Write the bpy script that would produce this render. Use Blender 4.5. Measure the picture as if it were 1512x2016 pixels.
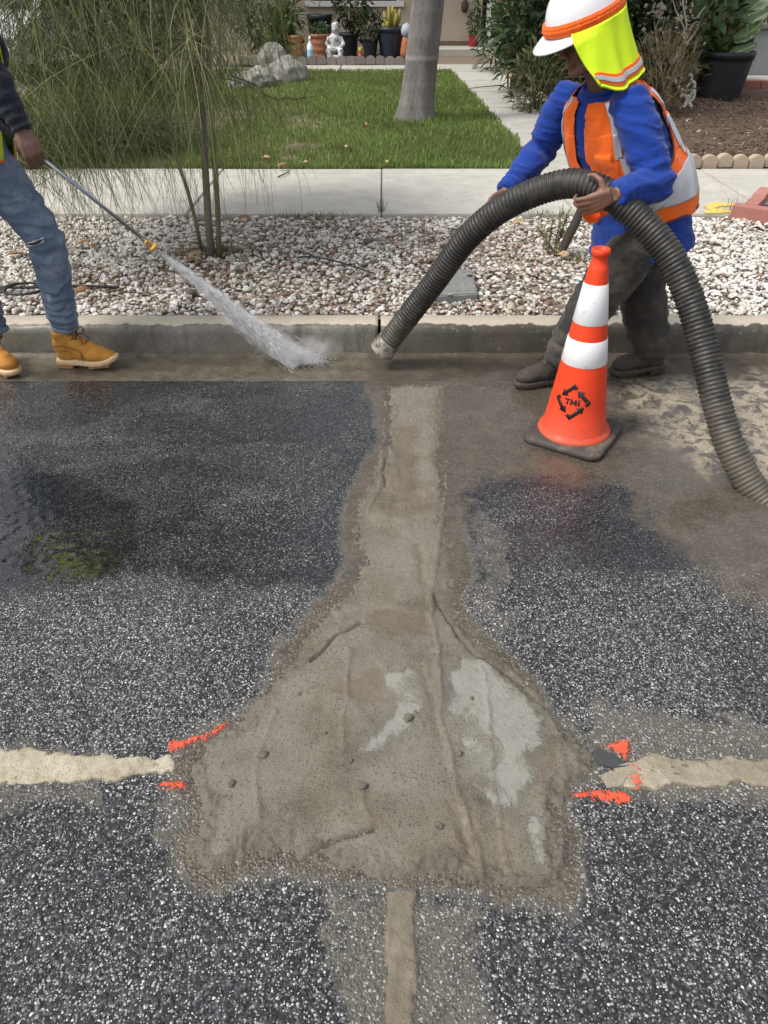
import bpy, bmesh, math, random
import numpy as np
from mathutils import Vector, Matrix

# ------------------------------------------------------------------ camera, sky, sun, exposure
for _o in list(bpy.data.objects): bpy.data.objects.remove(_o)
SC = bpy.context.scene
COL = SC.collection
R = math.radians
CAM_H, PITCH, FPX, PCX, PCY = 1.70, 36.5, 1440.0, 756.0, 1008.0
cd = bpy.data.cameras.new('camera'); cam = bpy.data.objects.new('camera', cd); COL.objects.link(cam)
cd.sensor_fit = 'VERTICAL'; cd.sensor_height = 36.0; cd.lens = FPX/2016*36
cd.clip_start = 0.05; cd.clip_end = 500
cam.location = (0, 0, CAM_H); cam.rotation_euler = (R(90-PITCH), 0, 0)
SC.camera = cam
SUN_EL, SUN_AZ = 56.0, -112.0           # azimuth from the camera's forward (+Y), positive to the right
w = bpy.data.worlds.new('World'); SC.world = w; w.use_nodes = True
_n = w.node_tree.nodes; _l = w.node_tree.links
sky = _n.new('ShaderNodeTexSky'); sky.sky_type = 'NISHITA'; sky.sun_disc = False
sky.sun_elevation = R(SUN_EL); sky.sun_rotation = R(SUN_AZ)
sky.air_density = 1.0; sky.dust_density = 4.0; sky.ozone_density = 1.0
hs = _n.new('ShaderNodeHueSaturation'); hs.inputs['Saturation'].default_value = 0.30   # thin high cloud greys the sky
_l.new(sky.outputs[0], hs.inputs['Color'])
bg = _n['Background']; bg.inputs[1].default_value = 0.15
_l.new(hs.outputs[0], bg.inputs[0])
sd = bpy.data.lights.new('sun', 'SUN'); sd.energy = 1.5; sd.angle = R(11); sd.color = (1, .95, .87)
sun = bpy.data.objects.new('sun', sd); COL.objects.link(sun)
_az, _el = R(SUN_AZ), R(SUN_EL)
TO_SUN = Vector((math.sin(_az)*math.cos(_el), math.cos(_az)*math.cos(_el), math.sin(_el)))
sun.rotation_euler = TO_SUN.to_track_quat('Z', 'Y').to_euler(); sun.location = (-6, -3, 12)
SC.view_settings.view_transform = 'Standard'; SC.view_settings.look = 'None'
SC.view_settings.exposure = 0.55; SC.view_settings.gamma = 1.0
SC.view_settings.use_curve_mapping = False
SC.cycles.volume_bounces = 10; SC.cycles.max_bounces = 12

# ------------------------------------------------------------------ photograph pixel -> place
_cp, _sp = math.cos(R(PITCH)), math.sin(R(PITCH))
def ray(x, y):
    u, v = (x-PCX)/FPX, (y-PCY)/FPX
    return Vector((u, _cp - v*_sp, -_sp - v*_cp))
def G(x, y, z=0.0):                     # on the level z
    d = ray(x, y); t = (z-CAM_H)/d.z
    return Vector((0, 0, CAM_H)) + d*t
def WY(x, y, Y):                        # at the distance Y up the street
    d = ray(x, y); return Vector((0, 0, CAM_H)) + d*(Y/d.y)
def to_px(P):                           # inverse, for arrays (n,3)
    dy = P[:, 1]; dz = P[:, 2]-CAM_H
    dep = dy*_cp - dz*_sp
    return PCX + P[:, 0]/dep*FPX, PCY - (dy*_sp + dz*_cp)/dep*FPX

# ------------------------------------------------------------------ numpy noise
def _hash(ix, iy, s):
    h = (ix.astype(np.int64)*374761393 + iy.astype(np.int64)*668265263 + s*1442695041) & 0xffffffff
    h = ((h ^ (h >> 13))*1274126177) & 0xffffffff
    return ((h ^ (h >> 16)) & 0xffff)/65535.0
def vn(x, y, s=0):
    ix, iy = np.floor(x), np.floor(y); fx, fy = x-ix, y-iy
    fx = fx*fx*(3-2*fx); fy = fy*fy*(3-2*fy)
    a, b = _hash(ix, iy, s), _hash(ix+1, iy, s); c, d = _hash(ix, iy+1, s), _hash(ix+1, iy+1, s)
    return (a*(1-fx)+b*fx)*(1-fy) + (c*(1-fx)+d*fx)*fy
def fbm(x, y, s=0, o=4):
    t = 0; a = .5; n = 0
    for k in range(o):
        t = t + a*vn(x*2**k+17.3*k, y*2**k-9.1*k, s+k); n += a; a *= .5
    return t/n
def sstep(a, b, x):
    t = np.clip((x-a)/(b-a), 0, 1); return t*t*(3-2*t)
def seg_dist(X, Y, pts, closed=False):
    d = np.full(X.shape, 1e9); n = len(pts)
    for i in range(n if closed else n-1):
        ax, ay = pts[i]; bx, by = pts[(i+1) % n]
        ex, ey = bx-ax, by-ay; L = ex*ex+ey*ey+1e-12
        t = np.clip(((X-ax)*ex+(Y-ay)*ey)/L, 0, 1)
        d = np.minimum(d, (X-ax-t*ex)**2+(Y-ay-t*ey)**2)
    return np.sqrt(d)
def inside(X, Y, pts):
    c = np.zeros(X.shape, bool); n = len(pts)
    for i in range(n):
        ax, ay = pts[i]; bx, by = pts[(i+1) % n]
        if ay == by: continue
        k = ((ay > Y) != (by > Y)) & (X < (bx-ax)*(Y-ay)/(by-ay)+ax)
        c ^= k
    return c
def sdf(X, Y, pts):                     # positive inside
    d = seg_dist(X, Y, pts, True); return np.where(inside(X, Y, pts), d, -d)
def gpts(px, z=0.0): return [tuple(G(x, y, z)[:2]) for x, y in px]

# ------------------------------------------------------------------ objects
def tag(o, label=None, cat=None, group=None, kind=None):
    if label: o['label'] = label
    if cat: o['category'] = cat
    if group: o['group'] = group
    if kind: o['kind'] = kind
    return o
def link(o, parent=None):
    COL.objects.link(o)
    if parent is not None: o.parent = parent
    return o
def empty(name, loc=(0, 0, 0), rz=0.0):
    o = bpy.data.objects.new(name, None); o.location = loc; o.rotation_euler = (0, 0, rz); o.empty_display_size = .1
    return link(o)
def npmesh(name, V, F, smooth=True, attrs=None, cols=None):
    """V (n,3), F list of int arrays (m,3)/(m,4)"""
    me = bpy.data.meshes.new(name)
    V = np.asarray(V, np.float32).reshape(-1, 3)
    Fs = [np.asarray(f, np.int32) for f in (F if isinstance(F, list) else [F]) if len(f)]
    tot = np.concatenate([np.full(len(f), f.shape[1], np.int32) for f in Fs])
    idx = np.concatenate([f.ravel() for f in Fs])
    me.vertices.add(len(V)); me.vertices.foreach_set('co', V.ravel())
    me.loops.add(len(idx)); me.loops.foreach_set('vertex_index', idx)
    me.polygons.add(len(tot))
    st = np.concatenate([[0], np.cumsum(tot)[:-1]]).astype(np.int32)
    me.polygons.foreach_set('loop_start', st); me.polygons.foreach_set('loop_total', tot)
    me.polygons.foreach_set('use_smooth', np.full(len(tot), smooth, bool))
    for k, a in (attrs or {}).items():
        at = me.attributes.new(k, 'FLOAT', 'POINT'); at.data.foreach_set('value', np.asarray(a, np.float32).ravel())
    for k, a in (cols or {}).items():
        at = me.attributes.new(k, 'FLOAT_COLOR', 'POINT'); a = np.asarray(a, np.float32)
        if a.shape[1] == 3: a = np.concatenate([a, np.ones((len(a), 1), np.float32)], 1)
        at.data.foreach_set('color', a.ravel())
    me.update(calc_edges=True)
    return me
def obj(name, me, m=None, parent=None):
    o = bpy.data.objects.new(name, me)
    if m is not None:
        me.materials.clear(); me.materials.append(m)
    return link(o, parent)

class MB:
    """collects closed shapes; build() links them as one mesh object"""
    def __init__(s): s.v = []; s.f3 = []; s.f4 = []; s.n = 0; s.c = []; s.col = None
    def add(s, V, F):
        V = np.asarray(V, float).reshape(-1, 3); k = s.n
        s.v.append(V); s.n += len(V)
        s.c.append(np.tile(np.array(s.col if s.col is not None else (1, 1, 1), float), (len(V), 1)))
        for f in F:
            f = np.asarray(f, np.int64)
            if f.ndim == 1: f = f[None]
            if len(f) == 0: continue
            (s.f3 if f.shape[1] == 3 else s.f4).append(f+k)
        return s
    def box(s, lo, hi, M=None, bev=0.0):
        x0, y0, z0 = lo; x1, y1, z1 = hi
        if bev <= 0:
            V = np.array([(x, y, z) for z in (z0, z1) for y in (y0, y1) for x in (x0, x1)], float)
            F = [np.array([(0, 2, 3, 1), (4, 5, 7, 6), (0, 1, 5, 4), (2, 6, 7, 3), (0, 4, 6, 2), (1, 3, 7, 5)])]
        else:
            bm = bmesh.new(); bmesh.ops.create_cube(bm, size=1)
            for v in bm.verts: v.co = ((x0+x1)/2+v.co.x*(x1-x0), (y0+y1)/2+v.co.y*(y1-y0), (z0+z1)/2+v.co.z*(z1-z0))
            bmesh.ops.bevel(bm, geom=list(bm.edges), offset=bev, segments=2, affect='EDGES', profile=.6)
            bm.verts.index_update()
            V = np.array([v.co[:] for v in bm.verts]); F = []
            bmesh.ops.triangulate(bm, faces=[f for f in bm.faces if len(f.verts) > 4])
            for f in bm.faces: F.append(np.array([v.index for v in f.verts]))
            bm.free()
        if M is not None: V = np.array([(M @ Vector(v))[:] for v in V])
        return s.add(V, F)
    def tube(s, path, rad, n=8, caps=True, flat=None, M=None, up=None):
        """path of points; rad a number or list; flat scales the second axis"""
        P = [Vector(p) for p in path]; m = len(P)
        rad = [rad]*m if not hasattr(rad, '__len__') else list(rad)
        T = []
        for i in range(m):
            t = (P[min(i+1, m-1)]-P[max(i-1, 0)]);
            T.append(t.normalized() if t.length > 1e-9 else Vector((0, 0, 1)))
        u = Vector(up) if up is not None else (Vector((0, 0, 1)) if abs(T[0].z) < .9 else Vector((1, 0, 0)))
        V = []
        for i in range(m):
            u = (u-T[i]*u.dot(T[i]))
            if u.length < 1e-6: u = T[i].orthogonal()
            u.normalize(); b = T[i].cross(u)
            r1 = rad[i]; r2 = r1*(flat[i] if hasattr(flat, '__len__') else (flat or 1.0))
            for k in range(n):
                a = 2*math.pi*k/n
                V.append(P[i]+u*(r1*math.cos(a))+b*(r2*math.sin(a)))
        F = []
        for i in range(m-1):
            for k in range(n):
                a = i*n+k; b2 = i*n+(k+1) % n
                F.append((a, b2, b2+n, a+n))
        F4 = np.array(F); F3 = []
        if caps:
            V.append(P[0]); V.append(P[-1]); c0 = m*n; c1 = c0+1
            for k in range(n):
                F3.append((c0, (k+1) % n, k)); F3.append((c1, (m-1)*n+k, (m-1)*n+(k+1) % n))
        V = np.array([(M @ v if M else v)[:] for v in V])
        return s.add(V, [F4]+([np.array(F3)] if F3 else []))
    def lathe(s, prof, n=24, M=None, closed=False):
        """prof list of (r,z)"""
        V = []; F = []
        for r, z in prof:
            for k in range(n):
                a = 2*math.pi*k/n; V.append((r*math.cos(a), r*math.sin(a), z))
        m = len(prof)
        for i in range(m-1 if not closed else m):
            j = (i+1) % m
            for k in range(n):
                k2 = (k+1) % n; F.append((i*n+k, i*n+k2, j*n+k2, j*n+k))
        F3 = []
        if not closed:
            if prof[0][0] > 1e-6:
                V.append((0, 0, prof[0][1])); c = len(V)-1
                F3 += [(c, (k+1) % n, k) for k in range(n)]
            if prof[-1][0] > 1e-6:
                V.append((0, 0, prof[-1][1])); c = len(V)-1
                F3 += [(c, (m-1)*n+k, (m-1)*n+(k+1) % n) for k in range(n)]
        V = np.array(V, float)
        if M is not None: V = np.array([(M @ Vector(v))[:] for v in V])
        return s.add(V, [np.array(F)]+([np.array(F3)] if F3 else []))
    def ball(s, c, r, sub=2, M=None):
        bm = bmesh.new(); bmesh.ops.create_icosphere(bm, subdivisions=sub, radius=1)
        r = (r, r, r) if not hasattr(r, '__len__') else r
        V = np.array([v.co[:] for v in bm.verts])*np.array(r); F = np.array([[v.index for v in f.verts] for f in bm.faces]); bm.free()
        if M is not None: V = np.array([(M @ Vector(v))[:] for v in V])
        return s.add(V+np.array(c), [F])
    def mesh(s, name, smooth=True, color=False):
        V = np.concatenate(s.v); F = []
        if s.f4: F.append(np.concatenate(s.f4))
        if s.f3: F.append(np.concatenate(s.f3))
        return npmesh(name, V, F, smooth, cols={'tint': np.concatenate(s.c)} if color else None)
    def build(s, name, m, parent=None, smooth=True, color=False, auto=None):
        me = s.mesh(name, smooth, color); o = obj(name, me, m, parent)
        if auto:
            bm = bmesh.new(); bm.from_mesh(me)
            for e in bm.edges:
                if len(e.link_faces) == 2 and e.calc_face_angle(0) > R(auto): e.smooth = False
            bm.to_mesh(me); bm.free()
        return o

def grid_mesh(name, xs, ys, zf, keep=None, attrs=None, smooth=True):
    """height field over the world grid xs, ys; zf(X,Y)->Z; attrs name->f(X,Y,Z)"""
    X, Y = np.meshgrid(xs, ys); Z = zf(X, Y)
    nx, ny = len(xs), len(ys)
    I = np.arange(nx*ny).reshape(ny, nx)
    F = np.stack([I[:-1, :-1], I[:-1, 1:], I[1:, 1:], I[1:, :-1]], -1).reshape(-1, 4)
    V = np.stack([X, Y, Z], -1).reshape(-1, 3)
    A = {k: np.asarray(a).ravel() for k, a in (attrs or {}).items()}
    if keep is not None:
        K = keep.ravel(); F = F[K[F].any(1)]
        used = np.zeros(len(V), bool); used[F.ravel()] = True
        mp = np.cumsum(used)-1; V = V[used]; F = mp[F]; A = {k: a[used] for k, a in A.items()}
    return npmesh(name, V, F, smooth, attrs=A)

# ------------------------------------------------------------------ material helper
class N:
    def __init__(s, name):
        s.m = bpy.data.materials.new(name); s.m.use_nodes = True
        s.t = s.m.node_tree; s.b = s.t.nodes['Principled BSDF']; s._tc = None
    def _in(s, sock, v):
        if hasattr(v, 'is_output') or isinstance(v, bpy.types.NodeSocket): s.t.links.new(v, sock)
        elif isinstance(v, (tuple, list)) and len(v) == 3 and sock.type == 'RGBA': sock.default_value = (*v, 1)
        elif sock.type == 'RGBA' and not hasattr(v, '__len__'): sock.default_value = (v, v, v, 1)
        else: sock.default_value = v
    def set(s, **k):
        nm = dict(col='Base Color', rough='Roughness', metal='Metallic', spec='Specular IOR Level', nor='Normal', coat='Coat Weight',
                  coatr='Coat Roughness', trans='Transmission Weight', ior='IOR', alpha='Alpha', emc='Emission Color', ems='Emission Strength',
                  sheen='Sheen Weight', sss='Subsurface Weight', ssr='Subsurface Radius', coatn='Coat Normal', sscale='Subsurface Scale')
        for a, v in k.items(): s._in(s.b.inputs[nm[a]], v)
        return s.m
    def co(s, kind='Object', scale=None, rot=None):
        if s._tc is None: s._tc = s.t.nodes.new('ShaderNodeTexCoord')
        o = s._tc.outputs[kind]
        if scale is not None or rot is not None:
            mp = s.t.nodes.new('ShaderNodeMapping'); s.t.links.new(o, mp.inputs[0])
            if scale is not None: mp.inputs['Scale'].default_value = scale
            if rot is not None: mp.inputs['Rotation'].default_value = rot
            o = mp.outputs[0]
        return o
    def noise(s, scale=5, detail=4, rough=.55, vec=None, dist=0.0, out=0):
        n = s.t.nodes.new('ShaderNodeTexNoise'); n.inputs['Scale'].default_value = scale
        n.inputs['Detail'].default_value = detail; n.inputs['Roughness'].default_value = rough; n.inputs['Distortion'].default_value = dist
        s.t.links.new(vec if vec is not None else s.co(), n.inputs['Vector']); return n.outputs[out]
    def voro(s, scale=5, vec=None, out='Distance', feature='F1', rnd=1.0):
        n = s.t.nodes.new('ShaderNodeTexVoronoi'); n.feature = feature; n.inputs['Scale'].default_value = scale
        n.inputs['Randomness'].default_value = rnd
        s.t.links.new(vec if vec is not None else s.co(), n.inputs['Vector']); return n.outputs[out]
    def wave(s, scale=5, dist=2, detail=2, vec=None, dirn='X', typ='BANDS'):
        n = s.t.nodes.new('ShaderNodeTexWave'); n.wave_type = typ; n.bands_direction = dirn
        n.inputs['Scale'].default_value = scale; n.inputs['Distortion'].default_value = dist; n.inputs['Detail'].default_value = detail
        s.t.links.new(vec if vec is not None else s.co(), n.inputs['Vector']); return n.outputs['Fac']
    def attr(s, name, out='Fac'):
        n = s.t.nodes.new('ShaderNodeAttribute'); n.attribute_name = name; return n.outputs[out]
    def math(s, op, a, b=None, c=None, clamp=False):
        n = s.t.nodes.new('ShaderNodeMath'); n.operation = op; n.use_clamp = clamp
        s._in(n.inputs[0], a)
        if b is not None: s._in(n.inputs[1], b)
        if c is not None: s._in(n.inputs[2], c)
        return n.outputs[0]
    def mix(s, f, a, b, mode='MIX'):
        n = s.t.nodes.new('ShaderNodeMix'); n.data_type = 'RGBA'; n.blend_type = mode
        s._in(n.inputs[0], f); s._in(n.inputs[6], a); s._in(n.inputs[7], b); return n.outputs[2]
    def ramp(s, f, stops, interp='LINEAR'):
        n = s.t.nodes.new('ShaderNodeValToRGB'); n.color_ramp.interpolation = interp; e = n.color_ramp.elements
        while len(e) < len(stops): e.new(.5)
        for k, (p, c) in enumerate(stops):
            e[k].position = p; e[k].color = (*c, 1) if hasattr(c, '__len__') else (c, c, c, 1)
        s._in(n.inputs[0], f); return n.outputs[0]
    def rng(s, f, a, b, c=0.0, d=1.0, smooth=True):
        n = s.t.nodes.new('ShaderNodeMapRange'); n.interpolation_type = 'SMOOTHSTEP' if smooth else 'LINEAR'
        s._in(n.inputs[0], f); n.inputs[1].default_value = a; n.inputs[2].default_value = b
        n.inputs[3].default_value = c; n.inputs[4].default_value = d; return n.outputs[0]
    def sep(s, v, k):
        n = s.t.nodes.new('ShaderNodeSeparateXYZ'); s.t.links.new(v, n.inputs[0]); return n.outputs[k]
    def bump(s, h, strength=.5, dist=.01, nor=None):
        n = s.t.nodes.new('ShaderNodeBump'); n.inputs['Strength'].default_value = strength; n.inputs['Distance'].default_value = dist
        s._in(n.inputs['Height'], h)
        if nor is not None: s.t.links.new(nor, n.inputs['Normal'])
        return n.outputs[0]
    def rand(s):                        # a different value for each object
        n = s.t.nodes.new('ShaderNodeObjectInfo'); return n.outputs['Random']

def simple(name, col, rough=.7, var=.12, scale=30, bump=.15, bd=.003, spec=.4, dirt=None):
    n = N(name); f = n.noise(scale, 5, .6)
    c = n.mix(f, tuple(x*(1-var) for x in col), tuple(min(1, x*(1+var)) for x in col))
    if dirt:
        c = n.mix(n.rng(n.noise(scale*.13, 5, .65), .5, .72), c, dirt)
    n.set(col=c, rough=n.rng(n.noise(scale*.5, 3), .3, .7, max(0, rough-.08), min(1, rough+.08)), spec=spec)
    if bump: n.set(nor=n.bump(n.noise(scale*3, 4, .6), bump, bd))
    return n.m
# ------------------------------------------------------------------ the street surface
Y_GUT, Y_KERB, Y_KBACK, Y_SW0, Y_SW1 = 3.44, 3.776, 3.945, 6.00, 7.64
KERB_H, YARD_Z = .148, .165
PATCH_PX = [(750, 754), (748, 815), (742, 880), (722, 925), (700, 965), (686, 1010), (680, 1060), (690, 1110), (672, 1160), (612, 1222), (562, 1292), (520, 1352),
            (470, 1402), (420, 1440), (385, 1470), (357, 1500), (364, 1550), (384, 1590), (374, 1632), (352, 1672), (366, 1722), (420, 1737), (500, 1702),
            (560, 1692), (640, 1712), (700, 1735), (760, 1748), (820, 1745), (900, 1752), (960, 1766), (1040, 1772), (1098, 1782), (1130, 1740),
            (1126, 1680), (1106, 1612), (1120, 1560), (1163, 1540), (1176, 1500), (1168, 1478), (1130, 1440), (1090, 1400), (1040, 1340), (980, 1288),
            (932, 1240), (912, 1180), (912, 1100), (892, 1000), (880, 900), (884, 800), (884, 754)]
PATCH = gpts(PATCH_PX)
MUD_A = [(728, 690), (1600, 690), (1700, 1240), (1512, 1190), (1440, 1160), (1345, 1105), (1290, 1030), (1235, 955), (1150, 935), (1060, 925), (990, 930),
         (940, 960), (905, 1000), (880, 1100), (700, 1100), (735, 900), (742, 800), (715, 770)]
CRUST = [(1205, 728), (1650, 722), (1650, 1040), (1512, 985), (1450, 940), (1395, 955), (1330, 890), (1232, 868), (1208, 800)]
PUDDLE = [(-200, 930), (20, 950), (75, 985), (112, 1030), (190, 1055), (268, 1062), (262, 1105), (180, 1150), (70, 1142), (-200, 1170)]
PUDDLE2 = [(1260, 960), (1400, 985), (1512, 1030), (1600, 1060), (1600, 1160), (1450, 1120), (1350, 1070)]

SHEEN = [(275, 1020), (420, 1000), (680, 985), (668, 1120), (560, 1150), (400, 1140), (270, 1110)]
TREE_REFL = [(30, 930), (190, 945), (250, 1010), (275, 1060), (262, 1120), (180, 1160), (70, 1150), (40, 1050)]  # outline of the tree's dark reflection, painted into the asphalt colour
def road_attrs(X, Y):
    P = np.stack([X.ravel(), Y.ravel(), np.zeros(X.size)], -1)
    far = (P[:, 1] < .25) | (np.abs(P[:, 0]) > 3.2) | (P[:, 1] > 4)
    Q = P.copy(); Q[far, 1] = 1.0; Q[far, 0] = 0
    px, py = to_px(Q)
    wx = (fbm(P[:, 0]*5, P[:, 1]*5, 3)-.5); wy = (fbm(P[:, 0]*5+40, P[:, 1]*5, 7)-.5)
    fx = (fbm(P[:, 0]*24, P[:, 1]*24, 11)-.5); fy = (fbm(P[:, 0]*24+9, P[:, 1]*24, 12)-.5)
    ax, ay = px+wx*90+fx*40, py+wy*60+fy*26
    mud = sstep(-55, 45, sdf(ax, ay, MUD_A))
    d_patch = -sdf(P[:, 0]+wx*.10+fx*.03, P[:, 1]+wy*.12+fy*.03, PATCH)
    halo = sstep(.030, -.008, d_patch)
    mud = np.maximum(mud, halo*.95)
    crust = sstep(-10, 60, sdf(ax, ay, CRUST))
    wet = sstep(1185, 1105, py+wy*150+fx*30)*(sstep(1520, 1480, px*0)+0)
    wet = np.maximum(wet*sstep(1.2, .6, np.abs(wx)*2), 0)
    wet = wet*(1-.35*sstep(.50, .64, fbm(P[:, 0]*2.1+11, P[:, 1]*4.4, 55))*sstep(.3, -.1, mud))
    pud_refl = np.maximum(np.maximum(sstep(-14, 14, sdf(ax, ay, PUDDLE)), .9*sstep(-18, 18, sdf(ax, ay, TREE_REFL))), .75*sstep(-20, 20, sdf(ax, ay, PUDDLE2)))
    # dried cement dust beside the trench lines
    def band(poly, soft): return sstep(-soft, soft, sdf(px+wx*190+fx*70, py+wy*110+fy*45, poly))
    dust = np.maximum.reduce([
        .62*band([(-300, 1455), (200, 1465), (240, 1480), (230, 1590), (120, 1600), (-300, 1610)], 22),
        .72*band([(1120, 1405), (1240, 1395), (1330, 1430), (1512, 1440), (1800, 1440), (1800, 1600), (1512, 1580), (1400, 1600), (1240, 1580), (1200, 1440)], 22),
        .72*band([(690, 1740), (960, 1750), (955, 1850), (960, 2100), (640, 2100), (660, 1900)], 26),
        .7*band([(300, 1560), (400, 1570), (390, 1700), (330, 1660)], 20),
        .6*band([(900, 1000), (960, 980), (1030, 1240), (980, 1260), (915, 1180)], 24),
        .7*sstep(.085, .01, d_patch)])
    speck = .66+.20*sstep(.40, .62, fbm(P[:, 0]*2.6, P[:, 1]*4.2, 21))
    sheen = sstep(-25, 25, sdf(ax, ay, SHEEN))
    speck = speck*(1-.34*wet*(1-sstep(.47, .62, fbm(P[:, 0]*3.3+5, P[:, 1]*6.0, 33))))*(1-.18*sheen)
    for a in (mud, crust, wet, pud_refl, dust, sheen): a[far] = 0
    return dict(mud=mud, crust=crust, wet=wet, pud_refl=pud_refl, dust=dust, speck=speck, sheen=sheen)

def asphalt_material():
    n = N('asphalt'); co = n.co()
    nz = n.noise(7, 5, .6); big = n.noise(1.6, 4, .6)
    wet = n.attr('wet'); mud0 = n.attr('mud'); dust0 = n.attr('dust'); pud_refl = n.attr('pud_refl'); crust0 = n.attr('crust'); spk = n.attr('speck')
    fine = n.noise(120, 3, .6)
    base = n.mix(fine, (.024, .026, .030), (.066, .069, .075))
    base = n.mix(n.rng(big, .4, .65), base, n.mix(fine, (.034, .036, .040), (.085, .089, .095)))
    ck = n.voro(118, out='Color'); cdist = n.voro(118)
    base = n.mix(1.0, base, n.ramp(n.sep(ck, 2), [(0, .30), (.55, .85), (.85, 1.5), (1, 2.1)]), 'MULTIPLY')
    base = n.mix(n.rng(cdist, .32, .66, 0, .65), base, (.010, .011, .012))
    warp = n.t.nodes.new('ShaderNodeMix'); warp.data_type = 'VECTOR'; warp.inputs[0].default_value = .012
    n.t.links.new(co, warp.inputs[4]); n.t.links.new(n.noise(38, 2, .5, out=1), warp.inputs[5])
    wc = warp.outputs[1]
    hs_ = []
    col = base; chips = None
    for scale, thr, r0, r1 in ((96, .68, .38, .30), (145, .56, .44, .34), (225, .47, .46, .34)):
        d = n.voro(scale, wc); c = n.voro(scale, wc, 'Color')
        rr = n.sep(c, 0); gg = n.sep(c, 1)
        on = n.math('GREATER_THAN', n.math('ADD', rr, n.math('MULTIPLY', n.math('SUBTRACT', spk, .75), .8)), thr)
        msk = n.math('MULTIPLY', n.math('MULTIPLY', n.rng(d, r0, r1), on), n.rng(gg, .15, .6, .35, 1))
        cc = n.ramp(gg, [(0, (.065, .066, .068)), (.45, (.15, .15, .15)), (.75, (.30, .298, .29)), (.92, (.50, .49, .47)), (1, (.60, .585, .555))])
        col = n.mix(msk, col, cc)
        hs_.append(n.math('MULTIPLY', n.rng(d, .5, .1), .5)); chips = msk if chips is None else n.math('MAXIMUM', chips, msk)
    # a water film darkens the stone
    col = n.mix(n.math('MULTIPLY', wet, .66), col, (.010, .0105, .0115))
    h = n.math('ADD', n.math('ADD', hs_[0], n.rng(cdist, .55, .1, 0, .6)), n.math('ADD', n.math('MULTIPLY', hs_[1], .6), n.math('MULTIPLY', fine, .5)))
    # cement dust lies between the chips
    dz = n.rng(n.math('ADD', dust0, n.math('MULTIPLY', n.math('SUBTRACT', n.noise(22, 6, .7), .5), .9)), .30, .85)
    dz = n.math('MULTIPLY', dz, n.rng(chips, 0, 1, .80, .25))
    col = n.mix(n.math('MULTIPLY', pud_refl, .55), col, (.008, .008, .008))  # darkens real puddles and the painted tree reflection alike
    col = n.mix(dz, col, n.mix(nz, (.095, .088, .070), (.165, .155, .128)))
    # mud slurry
    mz = n.rng(n.math('ADD', mud0, n.math('MULTIPLY', n.math('SUBTRACT', n.noise(30, 6, .7), .5), .6)), .22, .80)
    mz = n.math('MULTIPLY', mz, n.rng(n.math('MULTIPLY', chips, n.noise(60, 2)), .22, .5, .97, .45))
    mc = n.ramp(n.noise(9, 6, .65), [(.25, (.044, .036, .027)), (.5, (.072, .059, .043)), (.72, (.108, .090, .067))])
    mc = n.mix(n.rng(n.noise(75, 4, .7), .45, .75, 0, .8), mc, (.155, .133, .10))
    col = n.mix(mz, col, mc)
    # dried pale crust
    cz = n.math('MULTIPLY', crust0, n.rng(n.noise(13, 7, .72, dist=.6), .42, .56))
    cz = n.math('MULTIPLY', cz, n.rng(n.noise(90, 3, .7), .30, .62, .35, 1))
    col = n.mix(cz, col, n.mix(n.noise(45, 4), (.30, .25, .175), (.50, .435, .325)))
    r = n.rng(nz, .3, .7, .78, .92)
    wr = n.rng(n.noise(6, 6, .65), .38, .68, .04, .34)
    r = n.mix(wet, r, wr)
    r = n.mix(n.math('MULTIPLY', mz, n.rng(cz, 0, .5, 1, .1)), r, n.rng(n.noise(5, 4, .6), .35, .65, .09, .38))
    r = n.mix(cz, r, .9)
    r = n.mix(n.math('MULTIPLY', n.attr('sheen'), .8), r, .13)
    r = n.mix(pud_refl, r, .035)
    flat = n.math('SUBTRACT', 1, n.math('MULTIPLY', pud_refl, .93))
    flat = n.math('MULTIPLY', flat, n.rng(wet, 0, 1, 1, .38))
    flat = n.math('MULTIPLY', flat, n.rng(mz, 0, 1, 1, .6))
    flat = n.math('MULTIPLY', flat, n.rng(n.attr('sheen'), 0, 1, 1, .35))
    hh = n.math('MULTIPLY', n.math('ADD', h, n.math('MULTIPLY', n.noise(45, 4, .7), mz)), flat)
    n.set(col=col, rough=r, spec=n.rng(wet, 0, 1, .35, .75), nor=n.bump(hh, .9, .0045))
    return n.m
M_ASPHALT = asphalt_material()

xs = np.concatenate([[-40, -20, -10, -6, -4], np.arange(-2.6, 2.601, .0095), [4, 6, 10, 20, 40]])
ys = np.concatenate([[-30, -15, -8, -4, -2, -1, -.3], np.arange(.3, 3.435, .0095), [Y_GUT]])
def road_z(X, Y):
    z = (fbm(X*3, Y*3, 5)-.5)*.006 + (fbm(X*40, Y*40, 6, 2)-.5)*.003
    return z*sstep(3.44, 3.40, Y) - .004*sstep(3.3, 3.44, Y)
_X, _Y = np.meshgrid(xs, ys)
road = obj('road', grid_mesh('road', xs, ys, road_z, attrs=road_attrs(_X, _Y)), M_ASPHALT)
tag(road, kind='structure')

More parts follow.
